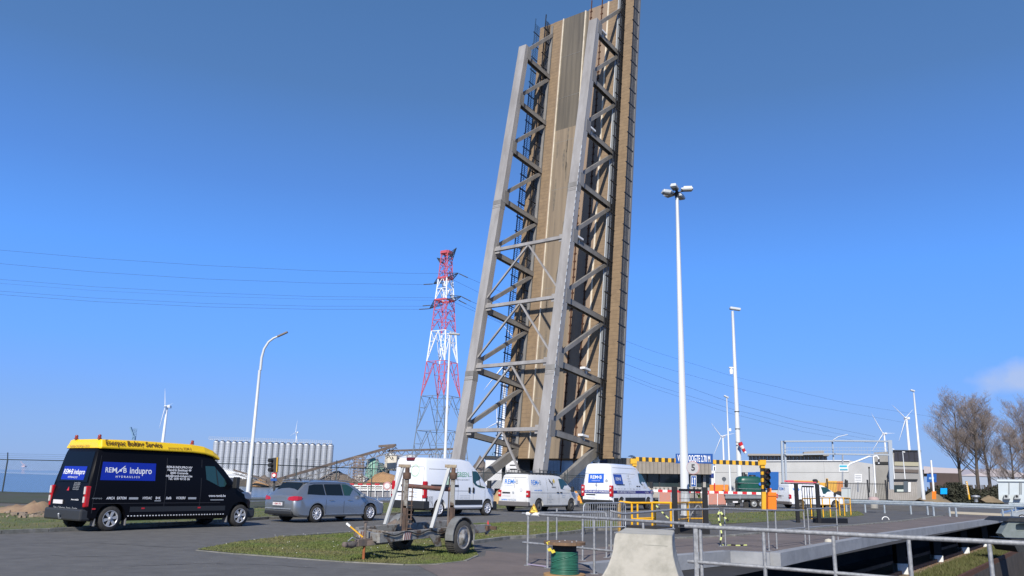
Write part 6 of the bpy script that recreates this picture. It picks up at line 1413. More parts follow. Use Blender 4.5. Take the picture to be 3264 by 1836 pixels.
m = MB(); m.prism([at(866, 1522, 51.8), at(881, 1522, 51.8), at(881, 1507, 51.8), at(866, 1507, 51.8)], V(0, .05, 0)); m.build('red_white_sign', red, t, world=True); MB().lathe([(.1, 0), (.1, .02)], at(873, 1515, 51.74), 14, V(0, 1, 0)).build('sign_centre', white_paint, t, world=True)
m = MB(); m.prism([at(862, 1533, 51.8), at(883, 1533, 51.8), at(881, 1525, 51.8), at(864, 1525, 51.8)], V(0, .05, 0)); m.build('blue_plate', blue_sign, t, world=True)
# earth heap by the fence at the left
heap(ridge(-90, 175, 0, 1640, 1594, n=22, skew=.86), 33, 1640, mat('sandy earth', (.3, .21, .13), .95, col2=(.2, .13, .09), scale=1.6, bump=.7, bscale=6), 'sandy earth heap on the verge left of the black van', cat='earth heap')
m = MB()
for i in range(70):
    p = G(rnd.uniform(-20, 150), rnd.uniform(1634, 1652)); s_ = rnd.uniform(.02, .09); m.cell(p + V(0, 0, s_ * .6), V(s_, rnd.uniform(-.05, .05), rnd.uniform(-.04, .04)), V(rnd.uniform(-.05, .05), s_ * .8, 0), V(0, rnd.uniform(-.03, .03), s_ * .6))
tag(m.build('rubble', mat('pale rubble', (.3, .24, .19), .9, col2=(.18, .14, .11), scale=4), bev=.02), 'broken stones and clods at the foot of the sandy earth heap', 'rubble')['kind'] = 'stuff'
# ================================================================ overhead height bar
Yh = 60.5
b = at(2436, 1627, Yh); t = thing('height_bar', 'yellow and black striped overhead height bar on two posts', 'height barrier', b)
A = at(2016, 1463, Yh); Bq = at(2436, 1478, Yh); n = 41
for k in range(n):
    MB().bar(A.lerp(Bq, k / n), A.lerp(Bq, (k + 1) / n - .0004), .2, .3).build('yellow_stripe' if k % 2 else 'black_stripe', yellow if k % 2 else black, t, world=True)
def fq(x0, x1, y0, y1, Y, dpt, m_, nm, sl=0, par=None):
    m = MB(); m.prism([at(x0, y1, Y), at(x1, y1 + sl, Y), at(x1, y0 + sl, Y), at(x0, y0, Y)], V(0, dpt, 0)); return m.build(nm, m_, par or t, world=True)
fq(2010, 2030, 1462, 1478, Yh - .15, .5, yellow, 'end_bracket'); fq(2016, 2030, 1478, 1486, Yh - .1, .4, yellow, 'end_bracket'); fq(2019, 2027, 1486, 1612, Yh, .2, yellow, 'left_post')
fq(2422, 2442, 1466, 1482, Yh - .15, .5, yellow, 'end_bracket'); fq(2426, 2439, 1482, 1492, Yh - .1, .4, yellow, 'end_bracket')
for k, (y0, y1) in enumerate([(1492, 1503), (1503, 1513), (1513, 1524), (1524, 1536), (1536, 1546), (1546, 1558), (1558, 1568)]): fq(2426 + k * .6, 2437 + k * .6, y0, y1, Yh, .25, black if k % 2 == 0 else yellow, 'post_stripe')
fq(2429.5, 2442, 1568, 1628, Yh, .25, yellow, 'yellow_post')
t = thing('clearance_sign', 'dark blue sign board with white clearance lettering on the height bar', 'sign', at(2213, 1475, Yh - .3)); fq(2154, 2272, 1446, 1477, Yh - .3, .06, blue_sign, 'board', .5)
c_ = at(2212, 1462.5, Yh - .32); text_mb('VRIJE HOOGTE 2.70 M', lambda u, v: c_ + V(u, 0, v - u * .004), .66, bold=.018, wide=.375).build('lettering', white_letter, t, world=True)
t = thing('traffic_light', 'black traffic light box hanging on the striped height bar post', 'traffic light', at(2448, 1556, Yh)); fq(2438, 2454, 1492, 1556, Yh - .3, .3, black, 'signal_box', 1)
for i, y in enumerate((1503, 1522, 1541)):
    c = at(2444, y, Yh - .35); m = MB(); m.tube([c, c - V(-.03, .3, 0)], [.17, .18], 14, caps=False); m.build('hood', black, t, world=True); MB().lathe([(.14, 0), (.14, .02)], c - V(0, .04, 0), 14, V(0, 1, 0)).build('lens', mat(['unlit red lens', 'unlit amber lens', 'unlit green lens'][i], [(.06, .01, .01), (.05, .03, .01), (.01, .04, .025)][i], .25), t, world=True)
t = thing('barrier_cabinet', 'orange barrier cabinet with its red and white boom lowered across the road', 'barrier', at(2464, 1622, 61)); fq(2449, 2475, 1569, 1623, 60.3, .7, mat('cabinet orange', (.85, .2, .01), .45, col2=(.75, .18, .01), scale=2), 'cabinet', 1); fq(2450, 2459, 1556, 1569, 60.5, .4, orange, 'boom_pivot'); fq(2449, 2476, 1580, 1581.5, 60.25, .04, mat('dark orange', (.3, .08, .01), .5), 'lid_gap')
A = at(2082, 1564, 60.2); Bq = at(2425, 1573, 60.2); n = 23
for k in range(n): MB().bar(A.lerp(Bq, k / n), A.lerp(Bq, (k + 1) / n), .1, .17).build('boom_white' if k % 2 == 0 else 'boom_red', white_paint if k % 2 == 0 else red, t, world=True)
# speed sign and two-way sign
Y5 = 47
t = thing('speed_sign', 'round white speed sign above a blue two arrow sign beside the mast', 'traffic sign', at(2214, 1650, Y5)); MB().bar(at(2215, 1652, Y5), at(2211, 1478, Y5), .08).build('post', dark_steel, t, world=True)
c = at(2209, 1491, Y5 - .08); MB().lathe([(.37, 0), (.37, .03)], c, 32, V(0, 1, 0)).build('rim', mat('faded red rim', (.48, .27, .27), .5), t, world=True); d_ = MB().lathe([(.335, 0), (.335, .035)], c - V(.02, .01, 0), 32, V(0, 1, 0)).build('face', mat('grey white face', (.42, .42, .43), .5), t, world=True)
text_mb('5', lambda u, v: c + V(u, -.03, v), .5, bold=.025).build('numeral', dark_letter, t, world=True)
fq(2202, 2220, 1516, 1552, Y5 - .1, .03, sign_white, 'blue_sign_edge'); fq(2203.3, 2218.7, 1517.5, 1550.5, Y5 - .11, .02, blue_sign, 'blue_sign')
for x, up in ((2207.3, False), (2214.3, True)):
    fq(x - .9, x + .9, 1522, 1546, Y5 - .13, .01, white_letter, 'arrow_shaft'); yt = 1521 if up else 1547; yb_ = 1528 if up else 1540
    m = MB(); m.prism([at(x - 3, yb_, Y5 - .13), at(x + 3, yb_, Y5 - .13), at(x, yt, Y5 - .13)], V(0, .01, 0)); m.build('arrow_head', white_letter, t, world=True)
t = thing('round_sign', 'small grey backed round sign on a post before the concrete hall', 'traffic sign', at(2307, 1575, 78)); MB().lathe([(.2, 0), (.2, .03)], at(2308, 1527, 78), 20, V(0, 1, 0)).build('face', mat('dark grey sign back', (.08, .09, .1), .5), t, world=True); MB().bar(at(2308, 1572, 78.1), at(2308, 1527, 78.1), .06).build('post', galv, t, world=True)
t = thing('round_sign', 'round red ringed sign hanging on the lowered boom', 'traffic sign', at(2251, 1572, 59.8)); c = at(2251, 1570, 59.9); MB().lathe([(.2, 0), (.2, .03)], c, 20, V(0, 1, 0)).build('rim', red, t, world=True); MB().lathe([(.13, 0), (.13, .04)], c - V(0, .01, 0), 20, V(0, 1, 0)).build('face', sign_white, t, world=True)
t = thing('white_gate_post', 'thin red and white pole with a small lamp before the concrete hall', 'signal post', at(2279, 1575, 79)); fq(2276, 2279, 1488, 1540, 79, .1, tw, 'pole'); fq(2276.5, 2279.5, 1540, 1575, 79, .1, red, 'red_foot'); fq(2272, 2282, 1484, 1500, 79, .15, shed_w, 'lamp_box')

# ================================================================ gates, yellow rails, barriers (near)
def px_bar(mb, x0, y0, Y0, x1, y1, Y1, w, h=None): mb.bar(at(x0, y0, Y0), at(x1, y1, Y1), w, h)
yr = mat('yellow railing paint', (.8, .42, .01), .4, col2=(.7, .36, .01), scale=4)
def gate(xl, xr, pl0, pl1, ztop, label, mesh_step, frame_in, bar_only=False):
    a = G(*pl0); b = G(*pl1); t = thing('swing_gate', label, 'gate', (a + b) / 2); gm = mat('gate black steel', (.012, .012, .014), .5, .2, bump=.05)
    u = (b - a).normalized(); L = (b - a).length
    for p in (a, b): MB().bar(p, p + V(0, 0, ztop), .17).build('post', gm, t, world=True, bev=.01)
    p0 = a + u * frame_in; p1 = b - u * .16
    for z in (.28, ztop - .12): MB().bar(p0 + V(0, 0, z), p1 + V(0, 0, z), .07, .09).build('frame_bar', gm, t, world=True)
    m = MB(); k = 0
    while k < (p1 - p0).length: m.bar(p0 + u * k + V(0, 0, .28), p0 + u * k + V(0, 0, ztop - .12), .012 if not bar_only else .03); k += mesh_step
    z = .4
    while z < ztop - .15: m.bar(p0 + V(0, 0, z), p1 + V(0, 0, z), .008, .014); z += .2 if not bar_only else 9
    m.build('wire_mesh', gm, t, world=True, fix=False); return t, a, b, gm
t, a, b, gm = gate(0, 0, (2153, 1702), (2251, 1702), 1.62, 'black mesh swing gate at the foot of the tall lamp mast', .055, .2)
MB().bar(a + V(-1.6, .35, .12), b + V(.1, -.1, .1), .1, .2).build('base_beam', gm, t, world=True)
MB().cell(a + V(-.85, .45, .12), V(.9, -.1, 0), V(0, .3, 0), V(0, 0, .12)).build('base_box', gm, t, world=True)
t, a, b, gm = gate(0, 0, (2544, 1666), (2612, 1668), 1.9, 'smaller black barred gate in front of the rightmost white van', .12, .28, True)
m = MB(); m.cell(b + V(.75, .5, .12), V(.85, .35, 0), V(-.1, .2, 0), V(0, 0, .13)); m.build('base_box', gm, t, world=True)
m = MB(); m.tube([a + V(.3, 0, 1.65), a + V(.3, 0, 1.75), a + V(.4, 0, 1.8), b + V(-.25, 0, 1.8)], .02, 6); m.build('hoop', gm, t, world=True)
def yrail(name, label, posts, tops, mids, Y, group=None, r=.04):
    """posts: (x, ytop, ybase); everything measured at its own ground point"""
    t = thing(name, label, 'safety railing', G(posts[0][0], posts[0][2]), group=group)
    base = []
    for x, yt, yb in posts:
        g = G(x, yb); z = at(x, yt, g.y).z; base.append((g, z)); m = MB(); m.tube([g, V(g.x, g.y, z)], r, 8); m.build('post', yr, t, world=True)
    for lst, nm in ((tops, 'top_rail'), (mids, 'mid_rail')):
        for i, j, f in lst:
            (g0, z0), (g1, z1) = base[i], base[j]; m = MB(); m.tube([V(g0.x, g0.y, z0 * f), V(g1.x, g1.y, z1 * f)], r * (1 if f > .9 else .8), 8); m.build(nm, yr, t, world=True)
    return t, base
yrail('safety_railing', 'yellow safety railing left of the black mesh gate', [(2015, 1603, 1691), (2033, 1603, 1685), (2080, 1603, 1696), (2089, 1603, 1683), (1975, 1599, 1690)], [(4, 0, 1), (0, 2, 1), (1, 3, 1), (2, 3, 1)], [(0, 2, .42), (1, 3, .4)], 0)
yrail('safety_railing', 'yellow safety railing in front of the black mesh gate', [(2140, 1603, 1700), (2194, 1602, 1690), (2244, 1602, 1690), (2080, 1602, 1697)], [(3, 0, 1), (0, 1, 1), (1, 2, 1)], [(0, 1, .42), (1, 2, .42)], 0)
t = thing('safety_railing', 'yellow safety railing behind the low black box right of the small gate', 'safety railing', G(2640, 1655)); P0_ = [(2610, 1588, 1652), (2625, 1587, 1650), (2648, 1587, 1649), (2668, 1587, 1646), (2678, 1587, 1644), (2693, 1587, 1645), (2713, 1588, 1644), (2562, 1589, 1656), (2588, 1589, 1654)]
tops = []
for x, yt, yb in P0_:
    g = G(x, yb); z = at(x, yt, g.y).z; q = V(g.x, g.y, z); tops.append(q); MB().tube([g, q], .035, 8).build('post', yr, t, world=True)
for i, j in ((7, 8), (8, 0), (0, 1), (1, 2), (2, 3), (3, 4), (4, 5), (5, 6)):
    MB().tube([tops[i], tops[j]], .035, 8).build('top_rail', yr, t, world=True)
for i, j in ((4, 5), (5, 6), (0, 1), (1, 2)): MB().tube([V(tops[i].x, tops[i].y, .75), V(tops[j].x, tops[j].y, .75)], .028, 8).build('mid_rail', yr, t, world=True)
# galvanised diagonal prop on the gate railing
t = thing('gate_prop', 'bent galvanised pipe prop leaning between the yellow rails', 'pipe prop', G(2195, 1690)); Yp = G(2195, 1690).y
MB().tube([at(2194, 1662, Yp), at(2203, 1640, Yp), at(2222, 1611, Yp), at(2228, 1610, Yp), at(2234, 1622, Yp)], .03, 8).build('pipe', galv_old, t, world=True)
# crowd control barrier
t = thing('crowd_barrier', 'galvanised crowd control barrier beside the yellow railing', 'crowd barrier', G(1870, 1700)); a = G(1860, 1704); b = G(1994, 1700); ya = at(1860, 1604, a.y).z; yb_ = at(1994, 1602, b.y).z
def cb(u, z): p = a.lerp(b, u); return V(p.x, p.y, z)
r_ = .05; m = MB(); m.tube([cb(0, .22), cb(0, ya - .12), cb(.02, ya - .03), cb(.05, ya), cb(.95, yb_), cb(.98, yb_ - .03), cb(1, yb_ - .12), cb(1, .22), cb(0, .22)], .022, 8); m.build('frame', galv, t, world=True)
for k in range(1, 19): MB().tube([cb(k / 19, .22), cb(k / 19, ya)], .009, 6).build('bar', galv, t, world=True)
m = MB(); p = cb(0, .22); m.tube([p + V(-.1, -.28, -.2), p + V(0, -.05, .02), p + V(.1, .28, -.2)], .02, 6); m.build('foot', galv, t, world=True)
m = MB(); p = cb(1, .22); m.tube([p + V(-.1, -.28, -.2), p + V(0, -.05, .02), p + V(.1, .28, -.2)], .02, 6); m.build('foot', galv, t, world=True)
b0 = G(1973, 1697); m = MB(); m.tube([b0, V(b0.x, b0.y, at(1972, 1607, b0.y).z)], .04, 10); solo(m, 'yellow_post', mat('worn yellow post', (.62, .36, .05), .6, col2=(.25, .2, .12), scale=9), b0, 'worn yellow steel post standing behind the crowd barrier', 'post')

# ---- galvanised hand rails
def handrail(label, top, posts, r=.027, mid=None, extra=None, plate=True):
    """top: points of the hand rail; posts: (point on ground, height)"""
    t = thing('handrail', label, 'handrail', posts[0][0])
    m = MB(); m.tube(top, r, 10); m.build('top_rail', galv_old, t, world=True)
    for g, z in posts:
        m = MB(); m.tube([g, V(g.x, g.y, z)], r * .85, 8); o = m.build('post', galv_old, t, world=True)
        if plate and g.z > -.1: MB().cell(g + V(0, 0, .006), V(.07, 0, 0), V(0, .07, 0), V(0, 0, .006)).build('base_plate', galv_old, o, world=True)
    for q in mid or []:
        m = MB(); m.tube(q, r * .8, 8); m.build('mid_rail', galv_old, t, world=True)
    return t
H1 = 1.0
# near rail A
A0 = G(1666, 1637, H1); A1 = G(2262, 1674, H1); uA = (A1 - A0).normalized()
def onA(x, h=H1):
    """point of the rail line at photo column x"""
    lo_, hi_ = A0 - uA, A1 + uA * 2
    for _ in range(40):
        mi = (lo_ + hi_) / 2; d = mi - EYE
        if 1632 + FPX * d.dot(Rv) / d.dot(Fv) < x: lo_ = mi
        else: hi_ = mi
    return V(mi.x, mi.y, h)
PA = [onA(x) for x in (1684, 1747, 1894, 2050)]
tA = handrail('long galvanised handrail above the cable reel and concrete block', [A0, A1], [(V(p.x, p.y, 0), H1 - .03) for p in PA], mid=[[onA(1668, .44), onA(1740, .44), onA(1894, .44), onA(2060, .44)]])
m = MB(); m.tube([V(PA[0].x, PA[0].y, .03), V(PA[1].x, PA[1].y, .03)], .015, 6); m.build('foot_cord', mat('lilac cord', (.3, .26, .36), .7), tA, world=True)
q = onA(1697, H1 + .005); m = MB(); m.tube([onA(1680, H1), onA(1719, H1)], .038, 10); m.build('white_tape', white_paint, tA, world=True)
# slip hazard triangle
t = thing('warning_sign', 'small yellow triangular slip hazard sign on the handrail corner', 'warning sign', onA(1701, 1.03)); c = onA(1701, 1.03); hT = .165
def tri(s, dy): return [c + V(-.083 * s, -.05 + dy, hT * .33 * (1 - s)), c + V(.083 * s, -.05 + dy, hT * .33 * (1 - s)), c + V(0, -.05 + dy, hT * .33 * (1 - s) + hT * s)]
MB().prism(tri(1, 0), V(0, .01, 0)).build('rim', black, t, world=True); MB().prism(tri(1.16, .004), V(0, .008, 0)).build('yellow_edge', yellow, t, world=True); MB().prism(tri(.82, -.003), V(0, .004, 0)).build('face', mat('warning yellow', (.78, .55, .08), .5), t, world=True)
m = MB()
for p, q, w_ in (((-.02, .07), (.005, .045), .012), ((.005, .045), (.035, .04), .01), ((0, .055), (-.03, .045), .008), ((.0, .05), (.01, .02), .009), ((.02, .06), (.035, .05), .006)): m.bar(c + V(p[0], -.055, p[1]), c + V(q[0], -.055, q[1]), w_, .004)
m.lathe([(.011, 0), (.011, .004)], c + V(-.028, -.057, .078), 10, V(0, 1, 0)); m.build('falling_figure', black, t, world=True)
# rail D on the right
D0 = G(2184, 1677, H1); D1 = G(3264, 1732, H1); D2 = D1 + (D1 - D0).normalized() * 1.2; uD = (D1 - D0).normalized()
def onD(x, h=H1):
    lo_, hi_ = D0 - uD * .5, D2
    for _ in range(40):
        mi = (lo_ + hi_) / 2; d = mi - EYE
        if 1632 + FPX * d.dot(Rv) / d.dot(Fv) < x: lo_ = mi
        else: hi_ = mi
    return V(mi.x, mi.y, h)
pd_ = [onD(x) for x in (2222, 2433, 2655, 2895, 3152)]
tD = handrail('near galvanised handrail crossing the lower right corner above the pit', [D0, D2], [(V(p.x, p.y, -.25), H1 - .03) for p in pd_[1:]], mid=[[onD(2190, .47), onD(2440, .47), onD(2700, .46), onD(3250, .44)]], plate=False, r=.034)
MB().cell(V(pd_[0].x - .03, pd_[0].y, .35), V(.032, 0, 0), V(0, .02, 0), V(0, 0, .62)).build('flat_post', galv_old, tD, world=True); MB().tube([V(pd_[0].x + .06, pd_[0].y, -.25), V(pd_[0].x + .045, pd_[0].y, H1 - .03)], .03, 8).build('post', galv_old, tD, world=True)
# rail B/C beyond the coping
def gz(x, yb, yt): g = G(x, yb); return g, at(x, yt, g.y).z
gB = [gz(1857, 1787, 1634), gz(1933, 1778, 1632)]; zB = gB[1][1]; p0 = G(1718, 1635, zB)
p0 = V(p0.x, p0.y, zB); tB = handrail('galvanised handrail with a curved end behind the cable reel', [p0, V(gB[0][0].x, gB[0][0].y, zB), V(gB[1][0].x - .06, gB[1][0].y, zB), V(gB[1][0].x - .01, gB[1][0].y, zB - .03), V(gB[1][0].x, gB[1][0].y, zB - .1)], [(g, zB - .03) for g, z in gB] + [(V(*G(1774, 1742).xy, 0), zB - .03)])
gC = [gz(1948, 1775, 1630), gz(2148, 1757, 1624), gz(2297, 1742, 1623), gz(2313, 1741, 1623)]
tC = handrail('bent galvanised handrail running behind the concrete block', [at(1944, 1628, gC[0][0].y), at(1960, 1632, gC[0][0].y), at(1985, 1638, gC[0][0].y + .2), at(2010, 1636, gC[0][0].y + .5), at(2140, 1625, gC[1][0].y), at(2290, 1622, gC[2][0].y)], [(g, z - .02) for g, z in gC[:3]], r=.027)
MB().tube([at(2150, 1686, gC[1][0].y), at(1960, 1698, gC[0][0].y)], .022, 8).build('mid_rail', galv_old, tC, world=True)
gE = [gz(2313, 1741, 1621), gz(2452, 1757, 1627), gz(2477, 1751, 1627), gz(2568, 1738, 1627)]
tE = handrail('galvanised handrail around the corner of the pit coping', [V(g.x, g.y, z) for g, z in (gE[0], gE[1])], [(g, z) for g, z in gE[:2]], r=.024, mid=[[at(2313, 1677, gE[0][0].y), at(2455, 1686, gE[1][0].y)]])
for lst, nm in (((gE[1], gE[2]), 'top_rail'), ((gE[2], gE[3]), 'top_rail')):
    (g0, z0), (g1, z1) = lst; MB().tube([V(g0.x, g0.y, z0), V(g1.x, g1.y, z1)], .024, 8).build(nm, galv_old, tE, world=True); MB().tube([V(g0.x, g0.y, z0 * .5), V(g1.x, g1.y, z1 * .5)], .02, 8).build('mid_rail', galv_old, tE, world=True)
for g, z in gE[2:]: MB().tube([g, V(g.x, g.y, z)], .022, 8).build('post', galv_old, tE, world=True)
gF = [gz(2581, 1736, 1622), gz(2672, 1724, 1620)]
tF = handrail('short galvanised handrail in front of the small black gate', [V(g.x, g.y, z) for g, z in gF], [(g, z) for g, z in gF], r=.024, mid=[[V(g.x, g.y, z * .48) for g, z in gF]])
# striped tape
tape_y = mat('fluorescent tape', (.62, .68, .25), .5)
def tape(name, label, pts, w_, Yoff=0, n=None):
    t = thing(name, label, 'barrier tape', pts[0]); 
    for i in range(len(pts) - 1):
        m = MB(); m.bar(pts[i], pts[i + 1], w_ * rnd.uniform(.7, 1.1), .006, up=V(0, 1, .2)); m.build('yellow_piece' if i % 2 == 0 else 'black_piece', tape_y if i % 2 == 0 else black, t, world=True)
g, z = gz(2296, 1742, 1623); Yg_ = g.y - .06
tape('barrier_tape', 'yellow and black tape hanging down the handrail post', [at(x, y, Yg_) for x, y in ((2293, 1631), (2289, 1640), (2290, 1650), (2292, 1660), (2295, 1668), (2298, 1678), (2298, 1690), (2300, 1700), (2299, 1712), (2297, 1722), (2296, 1733))], .05)
tape('barrier_tape', 'loose end of striped tape fluttering beside the handrail post', [at(x, y, Yg_) for x, y in ((2297, 1632), (2303, 1640), (2309, 1648), (2315, 1654), (2322, 1661))], .06)
tape('barrier_tape', 'striped tape lying on the brown paving', [G(x, y) + V(0, 0, .02) for x, y in ((2298, 1739), (2308, 1740), (2318, 1741), (2330, 1740), (2345, 1741), (2360, 1741), (2370, 1740), (2381, 1740))], .05)
Yt_ = G(2089, 1683).y - .05; tape('barrier_tape', 'striped tape strung slanting from the yellow railing', [at(x, y, Yt_) for x, y in ((2090, 1611), (2098, 1617), (2106, 1626), (2114, 1636), (2122, 1644), (2131, 1652))], .06)
t = thing('warning_rag', 'bright yellow green rag tied to the top of the black gate', 'rag', at(2228, 1580, 30)); m = MB()
for i in range(8): m.bar(at(2220 + rnd.uniform(0, 12), 1572 + rnd.uniform(0, 6), 30), at(2224 + rnd.uniform(0, 10), 1584 + rnd.uniform(0, 8), 30), .07, .01)
m.build('cloth', mat('fluorescent rag', (.55, .72, .02), .6), t, world=True)

# ================================================================ concrete block, cable reel
t = thing('concrete_barrier', 'pale concrete barrier block with flared foot in front of the handrail', 'concrete barrier', V(2.0, 9.6, 0))
cm = mat('pale cast concrete', (.43, .41, .36), .85, col2=(.29, .28, .24), scale=3.2, bump=.35, bscale=14, lo=.45, hi=.7)
Yc = 9.9
prf = [(1962, 1699), (2143, 1707), (2143.5, 1740), (2147, 1775), (2154, 1805), (2168, 1850), (2185, 1900), (2192, 1990), (1885, 1990), (1895, 1862), (1920, 1833), (1935, 1808), (1946, 1780), (1953, 1755), (1957, 1720)]
P = [at(x, y, Yc) for x, y in prf]; m = MB(); m.prism(P, V(.28, 1.25, 0)); m.build('block', cm, t, world=True, bev=.018)
c0_ = at(2100, 1738, Yc - .003); MB().prism([at(2052, 1736, Yc - .002), at(2128, 1740, Yc - .002), at(2128, 1741.5, Yc - .002), at(2052, 1737, Yc - .002)], V(0, .001, 0)).build('scratch', mat('scratch grey', (.25, .25, .22), .9), t, world=True)
bx = G(1799, 1838); t = thing('cable_reel', 'wooden cable reel wound with green cable', 'cable reel', (bx.x, bx.y, 0))
HR = .6; RF = .375
MB().lathe([(RF, 0), (RF, .05)], (0, 0, 0), 40, smooth=False).build('bottom_flange', mat('fresh pine wood', (.4, .24, .1), .8, col2=(.3, .17, .07), scale=4), t, bev=.006)
MB().lathe([(RF, HR - .05), (RF, HR)], (0, 0, 0), 40, smooth=False).build('top_flange', wood_mat, t, bev=.008)
MB().lathe([(.215, .05), (.215, HR - .05)], (0, 0, 0), 32).build('drum', mat('dark drum', (.02, .02, .022), .8), t)
gc = mat('green cable', (.03, .15, .1), .45, col2=(.022, .11, .078), scale=6)
m = MB(); z = .062; k = 0
while z < HR - .16:
    rr_ = .236 + rnd.uniform(-.003, .004) + (.012 if z < .12 else 0); m.lathe([(rr_ + .011 * math.cos(g), z + .011 * math.sin(g)) for g in [-1.6 + .45 * i for i in range(8)]], (0, 0, 0), 36); z += .0225
o = m.build('cable_winding', gc, t)
m = MB(); m.tube([V(math.cos(a) * .248, math.sin(a) * .248, .26 + .075 * (a + 2.6)) for a in [-2.75 + .12 * i for i in range(21)]], .008, 8); m.build('loose_turn', gc, t)
m = MB(); m.tube([V(math.cos(a) * .252, math.sin(a) * .252, .145 + .01 * math.sin(a * 2)) for a in [-3 + .15 * i for i in range(20)]], .008, 8); m.build('loose_turn', gc, t)
m = MB()
for p in ((-.3, -.2, .58), (-.28, -.2, .47), (-.22, -.22, .44)): m.cell(p, V(.03, 0, .012), V(0, .01, 0), V(-.015, 0, .022))
m.build('yellow_rag', mat('yellow rag', (.6, .5, .05), .7), t)
for (x, y) in ((-.1, -.1), (.12, -.15), (.02, .2), (.22, .1)): MB().cell((x, y, HR + .006), V(.012, 0, 0), V(0, .012, 0), V(0, 0, .006)).build('bolt', galv, t)
# white hoop and small stones on the far apron
b0 = G(2823, 1658); t = thing('half_hoop', 'white half buried hoop standing at the edge of the path', 'hoop', b0)
m = MB(); P = [G(2813, 1656), None, None, None, None, G(2831, 1657)]
P = [V(b0.x - .2 + .2 * (1 - math.cos(a)), b0.y, .02 + .17 * math.sin(a)) for a in [math.pi * i / 10 for i in range(11)]]; m.tube(P, .025, 8); m.build('hoop', white_paint, t, world=True)
for x, y, s_, lab in ((2632, 1730, .13, 'pale lump of stone on the pit coping'), (1545, 1741, .0, '')):
    if not s_: continue
    m = MB(); g = G(x, y); m.lathe([(s_, 0), (s_ * 1.1, s_ * .3), (s_ * .8, s_ * .8), (.01, s_)], g + V(.1, 0, 0), 9); solo(m, 'stone', mat('pale stone', (.45, .42, .36), .9), g, lab, 'stone')

# ---- guard rail
gr_m = mat('guard rail zinc', (.38, .43, .47), .45, .5, (.48, .53, .56), 4)
def guard(label, a, b, z, posts, lam=None):
    t = thing('guard_rail', label, 'guard rail', (a + b) / 2 - V(0, 0, (a.z + b.z) / 2)); u = (b - a).normalized(); n = V(u.y, -u.x, 0)
    if n.y > 0: n = -n
    sec = [(-.155, 0), (-.12, .0), (-.09, .06), (-.04, .06), (0, .0), (.04, .06), (.09, .06), (.12, 0), (.155, 0)]
    vs = [p + n * d + V(0, 0, h) for p in (a, b) for h, d in sec]; m = MB(); m.add(vs, [(i, i + 1, i + 10, i + 9) for i in range(8)]); o = m.build('beam', gr_m, t, world=True); s_ = o.modifiers.new('t', 'SOLIDIFY'); s_.thickness = .008
    for f in posts: p = a.lerp(b, f); MB().bar(V(p.x, p.y, -.3) - n * .06, V(p.x, p.y, p.z + .1) - n * .06, .1).build('post', gr_m, t, world=True)
gp0 = at(2690, 1598, 66); gp1 = at(2975, 1606, 62); guard('long zinc guard rail beyond the dark path', gp0, gp1, 0, (.02, .24, .46, .75, .93))
guard('nearer zinc guard rail overlapping the first on the right', at(2968, 1607, 60), at(3232, 1616, 57), 0, (.02, .22, .3, .86, .97))
guard('guard rail leaving the picture at the far right', at(3215, 1609, 64), at(3420, 1612, 62), 0, (.1, .5, .9))
m = MB(); m.prism([at(3030, 1637, 62), at(3220, 1646, 58), at(3220, 1638, 58), at(3030, 1630, 62)], V(0, .3, 0)); solo(m, 'low_wall', mat('cream kerb wall', (.5, .45, .36), .85), at(3120, 1640, 60), 'low cream kerb wall below the nearer guard rail', 'kerb wall')

# ================================================================ old lifting trailer
w1 = G(1460, 1769); w2 = G(1275, 1754); ax = (w2 - w1).normalized(); fwd = V(ax.x, ax.y, 0).cross(Z) * -1; fwd.normalize()
if fwd.x > 0: fwd = -fwd
t = thing('frame_trailer', 'old rusty two wheeled frame trailer with two upright masts on the grass', 'trailer', V(w1.x, w1.y, 0))
TM = Matrix.Translation(V(w1.x, w1.y, 0)) @ Matrix((fwd, ax, Z)).transposed().to_4x4()
def T(x, y, z): return TM @ V(x, y, z)      # x towards the coupling, y to the far wheel, z up
gpaint = mat('chipped grey paint', (.25, .245, .23), .7, col2=(.09, .06, .042), scale=5, bump=.4, lo=.48, hi=.62)
gp2 = mat('rusty brown steel', (.13, .075, .05), .8, col2=(.05, .035, .03), scale=4, bump=.3)
dst = mat('dirty dark steel', (.09, .085, .08), .75, col2=(.16, .12, .1), scale=6)
TW = (w2 - w1).length
def tb(p, q, w_, h_, m_, nm): m = MB(); m.bar(T(*p), T(*q), w_, h_); return m.build(nm, m_, t, world=True, bev=.008)
tyr, rm, bk = wheel_mesh(.385, .26, 'disc')
for k, yy in ((0, 0.0), (1, TW)):
    if k == 0:
        o = tyr.build('wheel', mat('dusty truck tyre', (.07, .066, .06), .9, col2=(.04, .038, .036), scale=5, bump=.5, bscale=30), t); rmo = rm.build('rim', mat('worn silver rim', (.5, .49, .47), .55, .4, (.2, .17, .14), 8), o); bko = bk.build('hub_back', black, o); first = o
    else: o = copy_tree(first, t)
    c = T(0, yy, .385); o.location = wm(t).inverted() @ c; o.rotation_euler = (0, 0, math.atan2(fwd.y, fwd.x) + (math.pi if k == 0 else 0))
